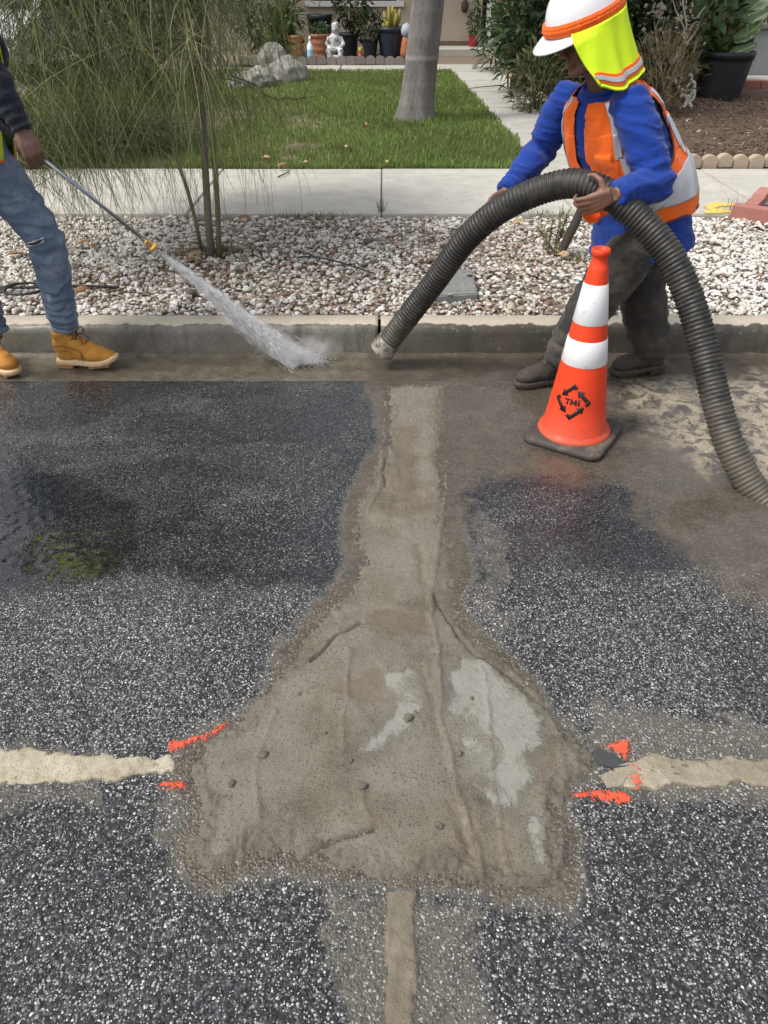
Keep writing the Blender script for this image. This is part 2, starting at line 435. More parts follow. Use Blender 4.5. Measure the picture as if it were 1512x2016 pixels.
# ------------------------------------------------------------------ gutter and kerb
def gutter_material():
    n = N('gutter_concrete'); nz = n.noise(14, 6, .65); fine = n.noise(130, 4, .7)
    mud0 = n.attr('mud'); crust0 = n.attr('crust')
    c = n.ramp(nz, [(.3, (.060, .050, .035)), (.5, (.098, .084, .060)), (.7, (.155, .136, .100))])
    c = n.mix(n.rng(fine, .5, .75), c, (.23, .21, .17))
    c = n.mix(n.rng(n.noise(60, 4, .7), .62, .72), c, (.05, .045, .038))
    mz = n.rng(n.math('ADD', mud0, n.math('MULTIPLY', n.math('SUBTRACT', n.noise(26, 6, .7), .5), .8)), .36, .66)
    mc = n.ramp(n.noise(8, 6, .65), [(.28, (.052, .043, .033)), (.55, (.082, .069, .052)), (.75, (.125, .106, .080))])
    c = n.mix(mz, c, mc)
    cz = n.math('MULTIPLY', crust0, n.rng(n.noise(15, 7, .7, dist=.5), .44, .58))
    c = n.mix(cz, c, (.36, .31, .225))
    sx = n.sep(n.co(), 0)
    r = n.mix(n.rng(n.noise(6, 4), .35, .65), .16, .55)
    n.set(col=c, rough=r, spec=.5, nor=n.bump(n.math('ADD', fine, nz), .5, .003)); return n.m
gx = np.concatenate([[-40, -10, -5], np.arange(-2.8, 2.801, .016), [5, 10, 40]]); gy = np.linspace(Y_GUT, Y_KERB+.004, 26)
gX, gY = np.meshgrid(gx, gy)
def gutter_z(X, Y):
    t = (Y-Y_GUT)/(Y_KERB-Y_GUT)
    return -.004-.010*np.sin(t*math.pi*.8)+(fbm(X*20, Y*20, 8)-.5)*.004+.012*sstep(.88, 1.0, t)
gut = obj('gutter', grid_mesh('gutter', gx, gy, gutter_z, attrs=road_attrs(gX, gY)), gutter_material())
tag(gut, kind='structure')

def kerb_material():
    n = N('kerb_concrete'); co = n.co(); z = n.sep(co, 2); y = n.sep(co, 1); x = n.sep(co, 0)
    nz = n.noise(9, 6, .65); fine = n.noise(110, 5, .7)
    dry = n.mix(nz, (.40, .355, .28), (.54, .485, .39)); dry = n.mix(n.rng(fine, .55, .7), dry, (.24, .21, .17))
    wet = n.ramp(n.noise(5, 6, .7, dist=.4), [(.3, (.10, .092, .075)), (.5, (.15, .14, .115)), (.7, (.23, .215, .18))])
    wet = n.mix(n.rng(fine, .52, .7), wet, (.06, .055, .045))
    mud = n.ramp(n.noise(6, 6, .7), [(.3, (.052, .045, .036)), (.7, (.10, .088, .07))])
    wet = n.mix(n.rng(n.math('ADD', x, n.math('MULTIPLY', n.noise(3, 3), .6)), -.15, .9), wet, mud)
    wet = n.mix(n.rng(n.noise(3.5, 6, .75, vec=n.co(scale=(2.2, 1, .35))), .50, .66, 0, .65), wet, (.045, .039, .030))
    wet = n.mix(n.rng(n.noise(28, 5, .7), .60, .68, 0, .7), wet, (.24, .22, .18))
    lim = n.math('ADD', z, n.math('MULTIPLY', n.math('SUBTRACT', n.noise(10, 6, .7, vec=n.co(scale=(1, .3, .6))), .5), .10))
    lim = n.math('ADD', lim, n.math('MULTIPLY', n.math('SUBTRACT', y, Y_KERB), .55))
    f = n.rng(lim, .168, .178)
    n.set(col=n.mix(f, wet, dry), rough=n.mix(f, n.rng(nz, .3, .7, .28, .6), .9), nor=n.bump(n.math('ADD', n.math('MULTIPLY', fine, .6), nz), .6, .004)); return n.m
M_KERB = kerb_material()
kerb = tag(empty('kerb', (0, Y_KERB, 0)), kind='structure')
def kerb_section(x0, x1):
    prof = [(Y_KERB-.004, -.1), (Y_KERB, .004), (Y_KERB+.006, .03), (Y_KERB+.016, .105), (Y_KERB+.024, .132), (Y_KERB+.04, .145), (Y_KERB+.07, KERB_H+.001), (Y_KBACK-.004, KERB_H+.004), (Y_KBACK, KERB_H-.004), (Y_KBACK, -.1)]
    n = max(8, int((x1-x0)/.02)) if abs(x0) < 4 and abs(x1) < 4 else 40
    xs_ = np.linspace(x0, x1, n); V = []; m = len(prof)
    for x in xs_:
        for (y, z) in prof: V.append((x, y, z))
    V = np.array(V)
    V[:, 1] += (fbm(V[:, 0]*12, V[:, 2]*20, 4)-.5)*.012*(V[:, 2] < .14); V[:, 2] += (fbm(V[:, 0]*9, V[:, 1]*9, 5)-.5)*.012*(V[:, 2] > .12)
    V[:m, 0] += .0; I = np.arange(n*m).reshape(n, m)
    F = np.stack([I[:-1, :-1], I[1:, :-1], I[1:, 1:], I[:-1, 1:]], -1).reshape(-1, 4)
    caps = [(I[0, 0], I[0, j], I[0, j+1]) for j in range(1, m-1)]+[(I[-1, 0], I[-1, j+1], I[-1, j]) for j in range(1, m-1)]
    o = obj('kerb_section', npmesh('kerb_section', V, [F, np.array(caps)]), M_KERB, kerb); o.matrix_parent_inverse = kerb.matrix_world.inverted()
    o.location = (0, -Y_KERB, 0)
    # material coordinates are the mesh's own
    return o
jx = G(747, 660, .07).x
for a, b in ((-12, jx-3.05), (jx-3.04, jx-.008), (jx+.008, jx+3.04), (jx+3.05, 12)): kerb_section(a, b)

# ------------------------------------------------------------------ ground under the yard
def soil_material():
    n = N('soil'); c = n.ramp(n.noise(12, 6, .7), [(.3, (.11, .085, .062)), (.55, (.19, .15, .11)), (.75, (.28, .23, .17))])
    n.set(col=c, rough=.95, nor=n.bump(n.noise(60, 5, .7), .8, .01)); return n.m
M_SOIL = soil_material()
xs = np.concatenate([[-150, -60, -25, -12], np.arange(-6, 6.01, .12), [12, 25, 60, 150]]); ys = np.concatenate([np.arange(Y_KBACK-.01, 22, .12), [25, 40, 80, 160, 300]])
gnd = obj('ground', grid_mesh('ground', xs, ys, lambda X, Y: .127+(fbm(X*3, Y*3, 9)-.5)*.02), M_SOIL); tag(gnd, kind='structure')

# ------------------------------------------------------------------ concrete sidewalk and front walk
def concrete_material(name, a, b, stain):
    n = N(name); nz = n.noise(5, 6, .62); fine = n.noise(160, 4, .7)
    c = n.mix(n.rng(nz, .3, .7), a, b); c = n.mix(n.rng(fine, .5, .78, 0, .5), c, tuple(.6*v for v in a))
    c = n.mix(n.rng(n.noise(2.2, 6, .7, dist=.5), .54, .74, 0, .6), c, stain)
    c = n.mix(n.rng(n.noise(28, 3, .5), .70, .74), c, tuple(.35*v for v in a))
    c = n.mix(n.rng(n.rand(), 0, 1, 0, .18), c, stain)
    n.set(col=c, rough=.92, spec=.3, nor=n.bump(n.math('ADD', fine, n.noise(40, 4)), .35, .003)); return n.m
M_WALK = concrete_material('sidewalk_concrete', (.40, .385, .345), (.50, .48, .43), (.33, .305, .26))
walk = tag(empty('sidewalk', (0, Y_SW0, YARD_Z)), kind='structure')
def slab(parent, name, corners, top, thick, m, bev=.008):
    """a slab with four ground corners (x,y), chamfered edges"""
    bm = bmesh.new(); vs = [bm.verts.new((x, y, top-thick)) for x, y in corners]
    f = bm.faces.new(vs); ex = bmesh.ops.extrude_face_region(bm, geom=[f])
    for v in ex['geom']:
        if isinstance(v, bmesh.types.BMVert): v.co.z = top
    bmesh.ops.recalc_face_normals(bm, faces=bm.faces)
    bmesh.ops.bevel(bm, geom=list(bm.edges), offset=bev, segments=2, affect='EDGES')
    me = bpy.data.meshes.new(name); bm.to_mesh(me); bm.free()
    o = obj(name, me, m, parent)
    if parent is not None: o.location = -Vector(parent.location)
    return o
for k in range(-5, 6):
    x0 = -.02+k*1.53
    slab(walk, 'sidewalk_slab', [(x0+.004, Y_SW0), (x0+1.526, Y_SW0), (x0+1.526, Y_SW1), (x0+.004, Y_SW1)], YARD_Z+random.Random(k).uniform(-.002, .002), .1, M_WALK)
M_PATH = concrete_material('front_walk_concrete', (.36, .35, .315), (.45, .43, .39), (.29, .27, .235))
fw = tag(empty('front_walk', (1.6, 7.7, YARD_Z)), kind='structure')
def WL(y): return G(1020-.933*(280-y), y, YARD_Z)
def WR(y): return G(1094-1.06*(240-y), y, YARD_Z)
_ys = [343, 262, 212, 180, 158, 141]
for a, b in zip(_ys[:-1], _ys[1:]):
    A, B, C_, D = WL(a), WR(a), WR(b), WL(b)
    g = .006
    slab(fw, 'walk_slab', [(A.x, A.y+g), (B.x, B.y+g), (C_.x, C_.y-g), (D.x, D.y-g)], YARD_Z-.002, .1, M_PATH)
# cross path before the house bed
_c0, _c1 = G(600, 141, YARD_Z).y, G(600, 126, YARD_Z).y
for k in range(4):
    x0 = -2.6+k*1.75
    slab(fw, 'walk_slab', [(x0, _c0+.012), (x0+1.73, _c0+.012), (x0+1.73, _c1), (x0, _c1)], YARD_Z-.003, .1, M_PATH)
# ------------------------------------------------------------------ fresh cement patch over the trench crossing
def cement_material():
    n = N('wet_cement'); dry = n.attr('dry'); wetp = n.attr('wetp'); edge = n.attr('edge')
    nz = n.noise(7, 6, .65); mid = n.noise(26, 6, .7); fine = n.noise(140, 4, .7)
    c = n.ramp(nz, [(.28, (.095, .076, .052)), (.5, (.165, .141, .104)), (.70, (.25, .224, .178))])
    grain = n.noise(210, 3, .75); zone = n.noise(2.3, 5, .6, dist=.5); c = n.mix(n.rng(zone, .42, .60, 0, .75), c, n.mix(mid, (.19, .175, .14), (.27, .252, .21))); c = n.mix(n.rng(mid, .45, .75, 0, .7), c, (.215, .197, .160)); c = n.mix(n.rng(grain, .52, .66, 0, .55), c, (.29, .27, .225))
    c = n.mix(n.rng(fine, .55, .66, 0, .85), c, (.050, .041, .030))
    d = n.rng(n.math('ADD', n.math('ADD', dry, n.math('MULTIPLY', n.math('SUBTRACT', n.noise(16, 7, .75, vec=n.co(scale=(1.5, .55, 1)), dist=.4), .5), 1.5)), n.math('MULTIPLY', n.math('SUBTRACT', grain, .5), 1.2)), .40, .86, 0, .88)
    d = n.math('MULTIPLY', d, n.rng(n.noise(6.5, 5, .7, dist=.8), .34, .50, .25, 1))
    c = n.mix(d, c, n.mix(n.noise(60, 4, .6), (.225, .222, .192), (.31, .307, .272)))
    wp = n.rng(n.math('ADD', wetp, n.math('MULTIPLY', n.math('SUBTRACT', n.noise(14, 5, .6), .5), .7)), .12, .95)
    c = n.mix(n.math('MULTIPLY', wp, .7), c, n.mix(nz, (.088, .069, .043), (.135, .112, .080)))
    e = n.rng(n.math('ADD', edge, n.math('MULTIPLY', n.math('SUBTRACT', mid, .5), .5)), .35, .75)
    c = n.mix(n.math('MULTIPLY', e, .5), c, n.mix(mid, (.095, .082, .060), (.195, .177, .140)))
    r = n.mix(wp, n.rng(n.noise(11, 5, .6), .3, .7, .38, .85), .09)
    h = n.math('ADD', n.math('MULTIPLY', n.math('ADD', fine, n.math('MULTIPLY', n.noise(320, 3, .7), .6)), 1.1), n.math('MULTIPLY', mid, n.rng(edge, 0, 1, .4, 1.6)))
    h = n.math('MULTIPLY', h, n.math('SUBTRACT', 1, n.math('MULTIPLY', wp, .85)))
    h = n.math('MULTIPLY', h, n.rng(d, 0, 1, 1, .55))
    n.set(col=c, rough=r, spec=.45, nor=n.bump(h, 1.0, .006)); return n.m
M_CEMENT = cement_material()
def line_h(X, Y, px, w, h, s=0):
    d = seg_dist(X+(fbm(X*14, Y*14, 50+s)-.5)*.03, Y+(fbm(X*14, Y*14, 60+s)-.5)*.03, gpts(px))
    return h*np.exp(-(d/w)**2)*(.35+1.0*fbm(X*20, Y*20, 65+s, 3)) if h < .0125 and s < 20 else h*np.exp(-(d/w)**2)
def poly_m(X, Y, px, soft=.045, wob=.05):
    return sstep(-soft, soft, sdf(X+(fbm(X*9, Y*9, 70)-.5)*wob*2, Y+(fbm(X*9, Y*9, 80)-.5)*wob*2, gpts(px)))
_px = np.array(PATCH); _lo, _hi = _px.min(0)-.03, _px.max(0)+.03
xs = np.arange(_lo[0], _hi[0], .0055); ys = np.concatenate([np.arange(_lo[1], 1.75, .0050), np.arange(1.75, _hi[1], .009)])
X, Y = np.meshgrid(xs, ys)
D = sdf(X+(fbm(X*11, Y*11, 31)-.5)*.03+(fbm(X*45, Y*45, 32, 3)-.5)*.03, Y+(fbm(X*11, Y*11, 33)-.5)*.03+(fbm(X*45, Y*45, 34, 3)-.5)*.03, PATCH)
yy = Y
body = sstep(1.95, 1.55, yy)                    # 1 in the fan, 0 in the narrow strip
Z = -.006 + sstep(-.004, .085-.025*sstep(1.5, 1.2, yy), D)*(.012+.007*body) + sstep(.02, .30, D)*.012*body
edge = sstep(.10, .035, D+(fbm(X*18, Y*18, 46)-.5)*.07)
rough_e = np.maximum(edge*sstep(1.65, 1.15, yy), edge*.55)
Z += rough_e*((1-np.abs(fbm(X*60, Y*60, 41, 4)-.5)*4)*.009-.005+(fbm(X*110, Y*110, 45, 2)-.5)*.016+(fbm(X*26, Y*26, 42, 3)-.5)*.010)*sstep(-.002, .02, D)
Z += (fbm(X*8, Y*8, 43)-.5)*.007+(fbm(X*85, Y*85, 44, 2)-.5)*.0034
# trowel ridges and slumps
Z += line_h(X, Y, [(848, 1175), (855, 1230), (862, 1320), (870, 1420), (890, 1520), (915, 1600), (938, 1680), (952, 1752)], .0065, .0105)
Z -= line_h(X, Y, [(838, 1180), (846, 1320), (858, 1430), (878, 1520), (902, 1600), (925, 1690)], .016, .004, 1)
Z += line_h(X, Y, [(950, 1320), (958, 1450), (972, 1560), (988, 1680), (1002, 1752)], .006, .0055, 2)
Z += line_h(X, Y, [(545, 1405), (514, 1480), (502, 1550), (514, 1622)], .006, .0065, 3)
Z += line_h(X, Y, [(690, 1285), (683, 1360), (677, 1475)], .0055, .006, 4)
Z += line_h(X, Y, [(704, 1555), (726, 1612)], .007, .007, 5)
Z += line_h(X, Y, [(985, 1300), (1052, 1362), (1100, 1450), (1112, 1530), (1104, 1605), (1112, 1700), (1060, 1730), (985, 1738)], .009, .0075, 6)
Z += line_h(X, Y, [(760, 790), (752, 900), (746, 960), (722, 1010)], .009, .008, 7)
Z += line_h(X, Y, [(880, 900), (876, 1000), (858, 1100), (850, 1180)], .009, .007, 8)
Z += line_h(X, Y, [(705, 1235), (600, 1310), (470, 1440), (395, 1480)], .02, .004, 12)
# cracks
for k, (pl, wd, dp) in enumerate((([(712, 1230), (662, 1262), (608, 1306)], .0045, .022), ([(742, 1640), (655, 1655), (604, 1690), (540, 1716), (500, 1712)], .006, .022),
                                  ([(400, 1476), (374, 1530), (392, 1582)], .006, .016), ([(1172, 1540), (1122, 1560), (1108, 1600)], .006, .018),
                                  ([(856, 1182), (882, 1222), (930, 1290), (1000, 1330), (1060, 1390)], .0045, .014), ([(764, 800), (762, 880), (755, 960)], .004, .014),
                                  ([(886, 935), (882, 1010), (880, 1060)], .004, .012), ([(880, 1755), (960, 1768), (1100, 1740)], .006, .014))):
    Z -= line_h(X, Y, pl, wd, dp, 20+k)
dry = np.maximum.reduce([poly_m(X, Y, [(750, 1350), (800, 1332), (842, 1326), (846, 1400), (800, 1440), (752, 1482), (698, 1512), (706, 1478), (772, 1402)]),
                         poly_m(X, Y, [(872, 1398), (906, 1290), (985, 1308), (1054, 1380), (1074, 1420), (1052, 1490), (1054, 1560), (1024, 1592), (960, 1604), (924, 1572), (908, 1502), (934, 1432), (880, 1420)]),
                         poly_m(X, Y, [(1006, 1618), (1062, 1606), (1080, 1640), (1062, 1704), (1038, 1702)]),
                         .62*poly_m(X, Y, [(640, 1480), (670, 1470), (690, 1490), (650, 1520)]), .55*poly_m(X, Y, [(690, 1270), (840, 1262), (840, 1330), (760, 1340)])])
wetp = np.maximum.reduce([poly_m(X, Y, [(700, 1232), (735, 1205), (845, 1200), (846, 1262), (760, 1262)]), .85*poly_m(X, Y, [(668, 1330), (762, 1318), (768, 1392), (704, 1402), (648, 1362)]),
                          .75*poly_m(X, Y, [(766, 838), (826, 838), (838, 1010), (772, 1020)]), poly_m(X, Y, [(814, 1068), (836, 1072), (832, 1152), (814, 1152)]),
                          .9*poly_m(X, Y, [(884, 1602), (915, 1612), (942, 1705), (890, 1705)]), .8*poly_m(X, Y, [(832, 1300), (856, 1300), (880, 1500), (850, 1480)]),
                          .7*poly_m(X, Y, [(945, 1590), (985, 1620), (1010, 1740), (960, 1740)])])
wetp = wetp*sstep(.0, .05, D)
Z -= wetp*.0025
patch = obj('cement_patch', grid_mesh('cement_patch', xs, ys, lambda a, b: Z, keep=D > -.004, attrs=dict(dry=dry, wetp=wetp, edge=edge)), M_CEMENT)
tag(patch, 'fresh wet grey-brown cement fan troweled over the trench crossing on the asphalt', 'cement patch')
def surf_z(x, y):
    i = int(np.clip(np.searchsorted(ys, y), 0, len(ys)-1)); j = int(np.clip(np.searchsorted(xs, x), 0, len(xs)-1)); return float(Z[i, j])
_rg = random.Random(4)
for (cx, cy, r) in ((803, 1413, .014), (712, 1547, .013), (866, 1621, .010), (455, 1538, .010), (518, 1482, .012), (690, 1495, .008), (588, 1360, .007), (905, 1482, .009), (930, 1370, .007), (812, 1745, .012), (1098, 1655, .010), (640, 1440, .006)):
    g = G(cx, cy, .03); m = MB(); m.ball((0, 0, 0), (r, r*.9, r*.75), 2)
    V = m.v[0]; m.v[0] = V*(1+(fbm(V[:, 0]*160+cx, V[:, 1]*160+V[:, 2]*120, 3)[:, None]-.5)*.9)
    o = m.build('cement_clod', M_CEMENT, patch); o.location = (g.x, g.y, surf_z(g.x, g.y)+r*.35); o.rotation_euler = (0, 0, _rg.uniform(0, 6))

# ------------------------------------------------------------------ older sand-coloured trench strips
def strip_material():
    n = N('trench_fill_concrete'); nz = n.noise(9, 6, .7); fine = n.noise(150, 4, .7); e = n.attr('edge'); t = n.attr('tan')
    c = n.ramp(nz, [(.3, (.29, .25, .175)), (.5, (.40, .355, .265)), (.7, (.51, .465, .37))])
    c = n.mix(t, c, n.ramp(nz, [(.3, (.125, .106, .080)), (.55, (.195, .170, .132)), (.75, (.28, .25, .20))]))
    c = n.mix(n.rng(fine, .55, .7, 0, .8), c, (.19, .155, .105))
    c = n.mix(n.rng(n.noise(40, 4, .7), .62, .7), c, (.10, .085, .065))
    c = n.mix(n.rng(n.math('ADD', e, n.math('MULTIPLY', n.math('SUBTRACT', n.noise(50, 4, .7), .5), .9)), .6, .9, 0, .8), c, (.12, .105, .08))
    n.set(col=c, rough=.95, spec=.2, nor=n.bump(n.math('ADD', fine, n.noise(50, 5, .7)), .8, .006)); return n.m
M_STRIP = strip_material()
def heightfield(name, poly_px, step, m, label, cat, h=.012, warp=.03, tan=0.0, extra=None):
    pw = gpts(poly_px); a = np.array(pw); lo, hi = a.min(0)-.03, a.max(0)+.03
    x = np.arange(lo[0], hi[0], step); y = np.arange(lo[1], hi[1], step); gx_, gy_ = np.meshgrid(x, y)
    d = sdf(gx_+(fbm(gx_*14, gy_*14, 91)-.5)*warp*2+(fbm(gx_*60, gy_*60, 92, 2)-.5)*.014, gy_+(fbm(gx_*14, gy_*14, 93)-.5)*warp*2+(fbm(gx_*60, gy_*60, 94, 2)-.5)*.014, pw)
    z = -.006+sstep(-.003, .014, d)*h+(fbm(gx_*16, gy_*16, 95)-.5)*.011*sstep(0, .02, d)+(fbm(gx_*80, gy_*80, 96, 2)-.5)*.006
    e = sstep(.02, .003, d); tn = np.full(gx_.shape, tan) if not callable(tan) else tan(gx_, gy_)
    o = obj(name, grid_mesh(name, x, y, lambda p, q: z, keep=d > -.003, attrs=dict(edge=e, tan=tn)), m)
    return tag(o, label, cat)
heightfield('trench_strip', [(-700, 1470), (-100, 1474), (60, 1476), (150, 1482), (215, 1474), (230, 1486), (300, 1484), (345, 1496), (342, 1526), (290, 1532), (240, 1544), (200, 1542), (140, 1546), (60, 1540), (-100, 1536), (-700, 1530)], .006, M_STRIP,
            'pale yellowish strip of old trench concrete left of the cement fan', 'trench strip')
heightfield('trench_strip', [(1190, 1530), (1215, 1500), (1245, 1496), (1290, 1484), (1340, 1484), (1400, 1492), (1512, 1490), (1900, 1492), (2200, 1495), (2200, 1560), (1900, 1556), (1512, 1548), (1430, 1556), (1370, 1556), (1330, 1548), (1262, 1552), (1235, 1556), (1200, 1550)], .006, M_STRIP,
            'pale tan strip of old trench concrete right of the cement fan', 'trench strip', tan=lambda x, y: sstep(.55, .85, x)*.55)
heightfield('trench_strip', [(758, 1748), (800, 1744), (822, 1755), (824, 1840), (828, 1900), (822, 2000), (826, 2250), (746, 2250), (750, 2000), (756, 1900), (752, 1830)], .005, M_STRIP,
            'tan strip of old trench concrete running from the fan towards the viewer', 'trench strip', tan=1.0, warp=.007)
# broken asphalt shards in the right-hand corner
M_SHARD = simple('asphalt_shard', (.050, .051, .053), .8, .3, 60, .6, .006)
M_SHARDP = simple('old_concrete_chunk', (.31, .275, .21), .95, .3, 60, .9, .008, dirt=(.13, .11, .08))
def shard(px, h, m, label):
    pw = gpts(px); bm = bmesh.new(); f = bm.faces.new([bm.verts.new((x, y, -.004)) for x, y in pw])
    if f.normal.z < 0: f.normal_flip()
    ex = bmesh.ops.extrude_face_region(bm, geom=[f]); rr = random.Random(len(label))
    for v in ex['geom']:
        if isinstance(v, bmesh.types.BMVert): v.co.z = h*rr.uniform(.6, 1.2); v.co.x += rr.uniform(-.004, .004)
    bmesh.ops.recalc_face_normals(bm, faces=bm.faces); bmesh.ops.bevel(bm, geom=list(bm.edges), offset=.0015, segments=1, affect='EDGES')
    me = bpy.data.meshes.new('shard'); bm.to_mesh(me); bm.free()
    return tag(obj('road_shard', me, m), label, 'rubble', 'broken pieces beside the right trench strip')
shard([(1164, 1482), (1176, 1474), (1222, 1496), (1238, 1512), (1208, 1516), (1178, 1506)], .009, M_SHARD, 'dark broken asphalt shard beside the upper right orange mark')
shard([(1206, 1512), (1240, 1504), (1252, 1524), (1232, 1532), (1212, 1524)], .010, M_SHARDP, 'grey wedge of broken concrete just below the dark asphalt shard')
shard([(1182, 1530), (1204, 1520), (1230, 1532), (1226, 1550), (1196, 1552)], .009, M_SHARDP, 'pale lump of broken concrete above the lower right orange mark')

# ------------------------------------------------------------------ orange survey paint
def paint_material(name, col):
    n = N(name); f = n.noise(85, 5, .75); e = n.attr('edge')
    c = n.mix(n.rng(f, .35, .7), tuple(.75*v for v in col), col)
    holes = n.rng(n.math('ADD', n.math('MULTIPLY', e, .20), f), .54, .72)
    n.set(col=c, alpha=n.math('SUBTRACT', 1, holes), rough=.75, nor=n.bump(f, .7, .004)); return n.m
M_ORANGE = paint_material('orange_survey_paint', (.85, .105, .045))
M_YELLOW = paint_material('yellow_survey_paint', (.80, .60, .14))
def paint(name, px, m, label, z=0.0, dz=.0045, zf=None, grp=None, step=.004):
    pw = gpts(px, z); a = np.array(pw); lo, hi = a.min(0)-.02, a.max(0)+.02
    x = np.arange(lo[0], hi[0], step); y = np.arange(lo[1], hi[1], step); gx_, gy_ = np.meshgrid(x, y)
    d = sdf(gx_+(fbm(gx_*50, gy_*50, 97)-.5)*.022, gy_+(fbm(gx_*50, gy_*50, 98)-.5)*.022, pw)
    base = road_z(gx_, gy_) if zf is None else np.full(gx_.shape, zf)
    me = grid_mesh(name, x, y, lambda p, q: base+dz-.006*sstep(.004, -.004, d), keep=d > -.002, attrs=dict(edge=sstep(.018, -.002, d)))
    return tag(obj(name, me, m), label, 'paint mark', grp)
GP = 'orange marks around the trench crossing'
paint('paint_mark', [(332, 1462), (350, 1456), (400, 1446), (450, 1420), (440, 1436), (408, 1454), (370, 1466), (345, 1482), (336, 1478)], M_ORANGE, 'orange spray dash above the left trench strip', grp=GP)
paint('paint_mark', [(306, 1546), (325, 1537), (360, 1537), (366, 1548), (345, 1553), (314, 1556)], M_ORANGE, 'short orange spray dab below the left trench strip', grp=GP)
paint('paint_mark', [(1170, 1462), (1196, 1470), (1216, 1462), (1238, 1461), (1240, 1484), (1230, 1500), (1216, 1490), (1190, 1474)], M_ORANGE, 'orange spray arrowhead above the right trench strip', grp=GP, dz=.012)
paint('paint_mark', [(1118, 1566), (1160, 1556), (1210, 1558), (1246, 1566), (1246, 1582), (1200, 1580), (1150, 1572)], M_ORANGE, 'long orange spray dash below the right trench strip', grp=GP)
paint('paint_mark', [(1236, 1536), (1246, 1530), (1258, 1534), (1258, 1546), (1248, 1558), (1240, 1548)], M_ORANGE, 'small orange spot on the end of the right trench strip', grp=GP, dz=.018)
paint('paint_mark', [(1243, 1504), (1249, 1506), (1256, 1524), (1252, 1530), (1246, 1520)], M_ORANGE, 'thin orange drip across the right trench strip above the orange spot', grp=GP, dz=.016)
for q, lab in (([(1386, 404), (1410, 398), (1448, 402), (1448, 408), (1420, 407), (1400, 414), (1388, 412)], 'upper yellow spray stroke on the sidewalk behind the worker'),
               ([(1384, 416), (1405, 411), (1440, 414), (1444, 420), (1410, 421), (1388, 422)], 'lower yellow spray stroke on the sidewalk behind the worker')):
    paint('paint_mark', q, M_YELLOW, lab, z=YARD_Z, zf=YARD_Z+.003, dz=.004, step=.008)
# ------------------------------------------------------------------ gravel strip (uncountable crushed stone)
RNG = np.random.default_rng(11)
def rot_rand(n):
    q = RNG.normal(size=(n, 4)); q /= np.linalg.norm(q, axis=1)[:, None]
    w_, x, y, z = q.T
    return np.stack([np.stack([1-2*(y*y+z*z), 2*(x*y-z*w_), 2*(x*z+y*w_)], -1), np.stack([2*(x*y+z*w_), 1-2*(x*x+z*z), 2*(y*z-x*w_)], -1),
                     np.stack([2*(x*z-y*w_), 2*(y*z+x*w_), 1-2*(x*x+y*y)], -1)], 1)
_bm = bmesh.new(); bmesh.ops.create_icosphere(_bm, subdivisions=1, radius=1)
ICO_V = np.array([v.co[:] for v in _bm.verts]); ICO_F = np.array([[v.index for v in f.verts] for f in _bm.faces]); _bm.free()
def stones(name, P, rad, cols, m, squash=.7):
    n = len(P); V = ICO_V[None]*np.ones((n, 1, 1))
    V = V*(1+RNG.uniform(-.26, .22, (n, len(ICO_V), 1)))*RNG.uniform(.62, 1.25, (n, 1, 3))
    V = np.einsum('nij,nkj->nki', rot_rand(n), V); V[:, :, 2] *= squash
    V = V*rad[:, None, None]+P[:, None, :]
    F = (ICO_F[None]+(np.arange(n)*len(ICO_V))[:, None, None]).reshape(-1, 3)
    C = np.repeat(cols[:, None, :], len(ICO_V), 1).reshape(-1, 3)
    return obj(name, npmesh(name, V.reshape(-1, 3), F, False, cols={'tint': C}), m)
def tint_material(name, rough=.8, var=.25, scale=60, spec=.35, bump=.4, bd=.003, trans=0.0, coat=0.0):
    n = N(name); t = n.attr('tint', 'Color'); f = n.noise(scale, 4, .65)
    c = n.mix(1.0, t, n.mix(f, 1-var, 1+var*.6), 'MULTIPLY')
    n.set(col=c, rough=rough, spec=spec)
    if bump: n.set(nor=n.bump(f, bump, bd))
    if trans:
        tr = n.t.nodes.new('ShaderNodeBsdfTranslucent'); n.t.links.new(c, tr.inputs[0])
        mx = n.t.nodes.new('ShaderNodeMixShader'); mx.inputs[0].default_value = trans
        n.t.links.new(n.b.outputs[0], mx.inputs[1]); n.t.links.new(tr.outputs[0], mx.inputs[2])
        n.t.links.new(mx.outputs[0], n.t.nodes['Material Output'].inputs[0])
    return n.m
M_STONE = tint_material('crushed_marble', .82, .3, 70)
n0 = 36000
gxy = np.stack([RNG.uniform(-4.4, 4.4, n0), RNG.uniform(Y_KBACK+.012, Y_SW0-.012, n0)], -1)
gxy = gxy[np.abs(gxy[:, 0]) < .56*gxy[:, 1]+.35]
nS = len(gxy)
rad = np.clip(RNG.gamma(6, .00215, nS), .007, .024)
zz = .128+RNG.uniform(0, .024, nS)+(fbm(gxy[:, 0]*3, gxy[:, 1]*3, 14)-.5)*.025
pw = .50+.42*sstep(.9, 1.8, gxy[:, 0])+.22*sstep(-.9, -1.6, gxy[:, 0])+(fbm(gxy[:, 0]*1.7, gxy[:, 1]*2.2, 15)-.5)*.9
u = RNG.uniform(0, 1, nS); k = RNG.uniform(0, 1, nS)
white = np.stack([.56+.18*k, .535+.175*k, .495+.165*k], -1); tan_ = np.stack([.30+.2*k, .25+.17*k, .195+.145*k], -1)
brown = np.stack([.16+.12*k, .10+.08*k, .075+.06*k], -1); grey = np.stack([.22+.2*k, .205+.19*k, .18+.17*k], -1)
v2 = RNG.uniform(0, 1, nS)
C = np.where((u < pw)[:, None], white, np.where((v2 < .45)[:, None], tan_, np.where((v2 < .68)[:, None], brown, grey)))
gravel = stones('gravel', np.stack([gxy[:, 0], gxy[:, 1], zz], -1), rad, C, M_STONE)
tag(gravel, 'white and tan crushed stone covering the strip between kerb and sidewalk', 'gravel', kind='stuff')
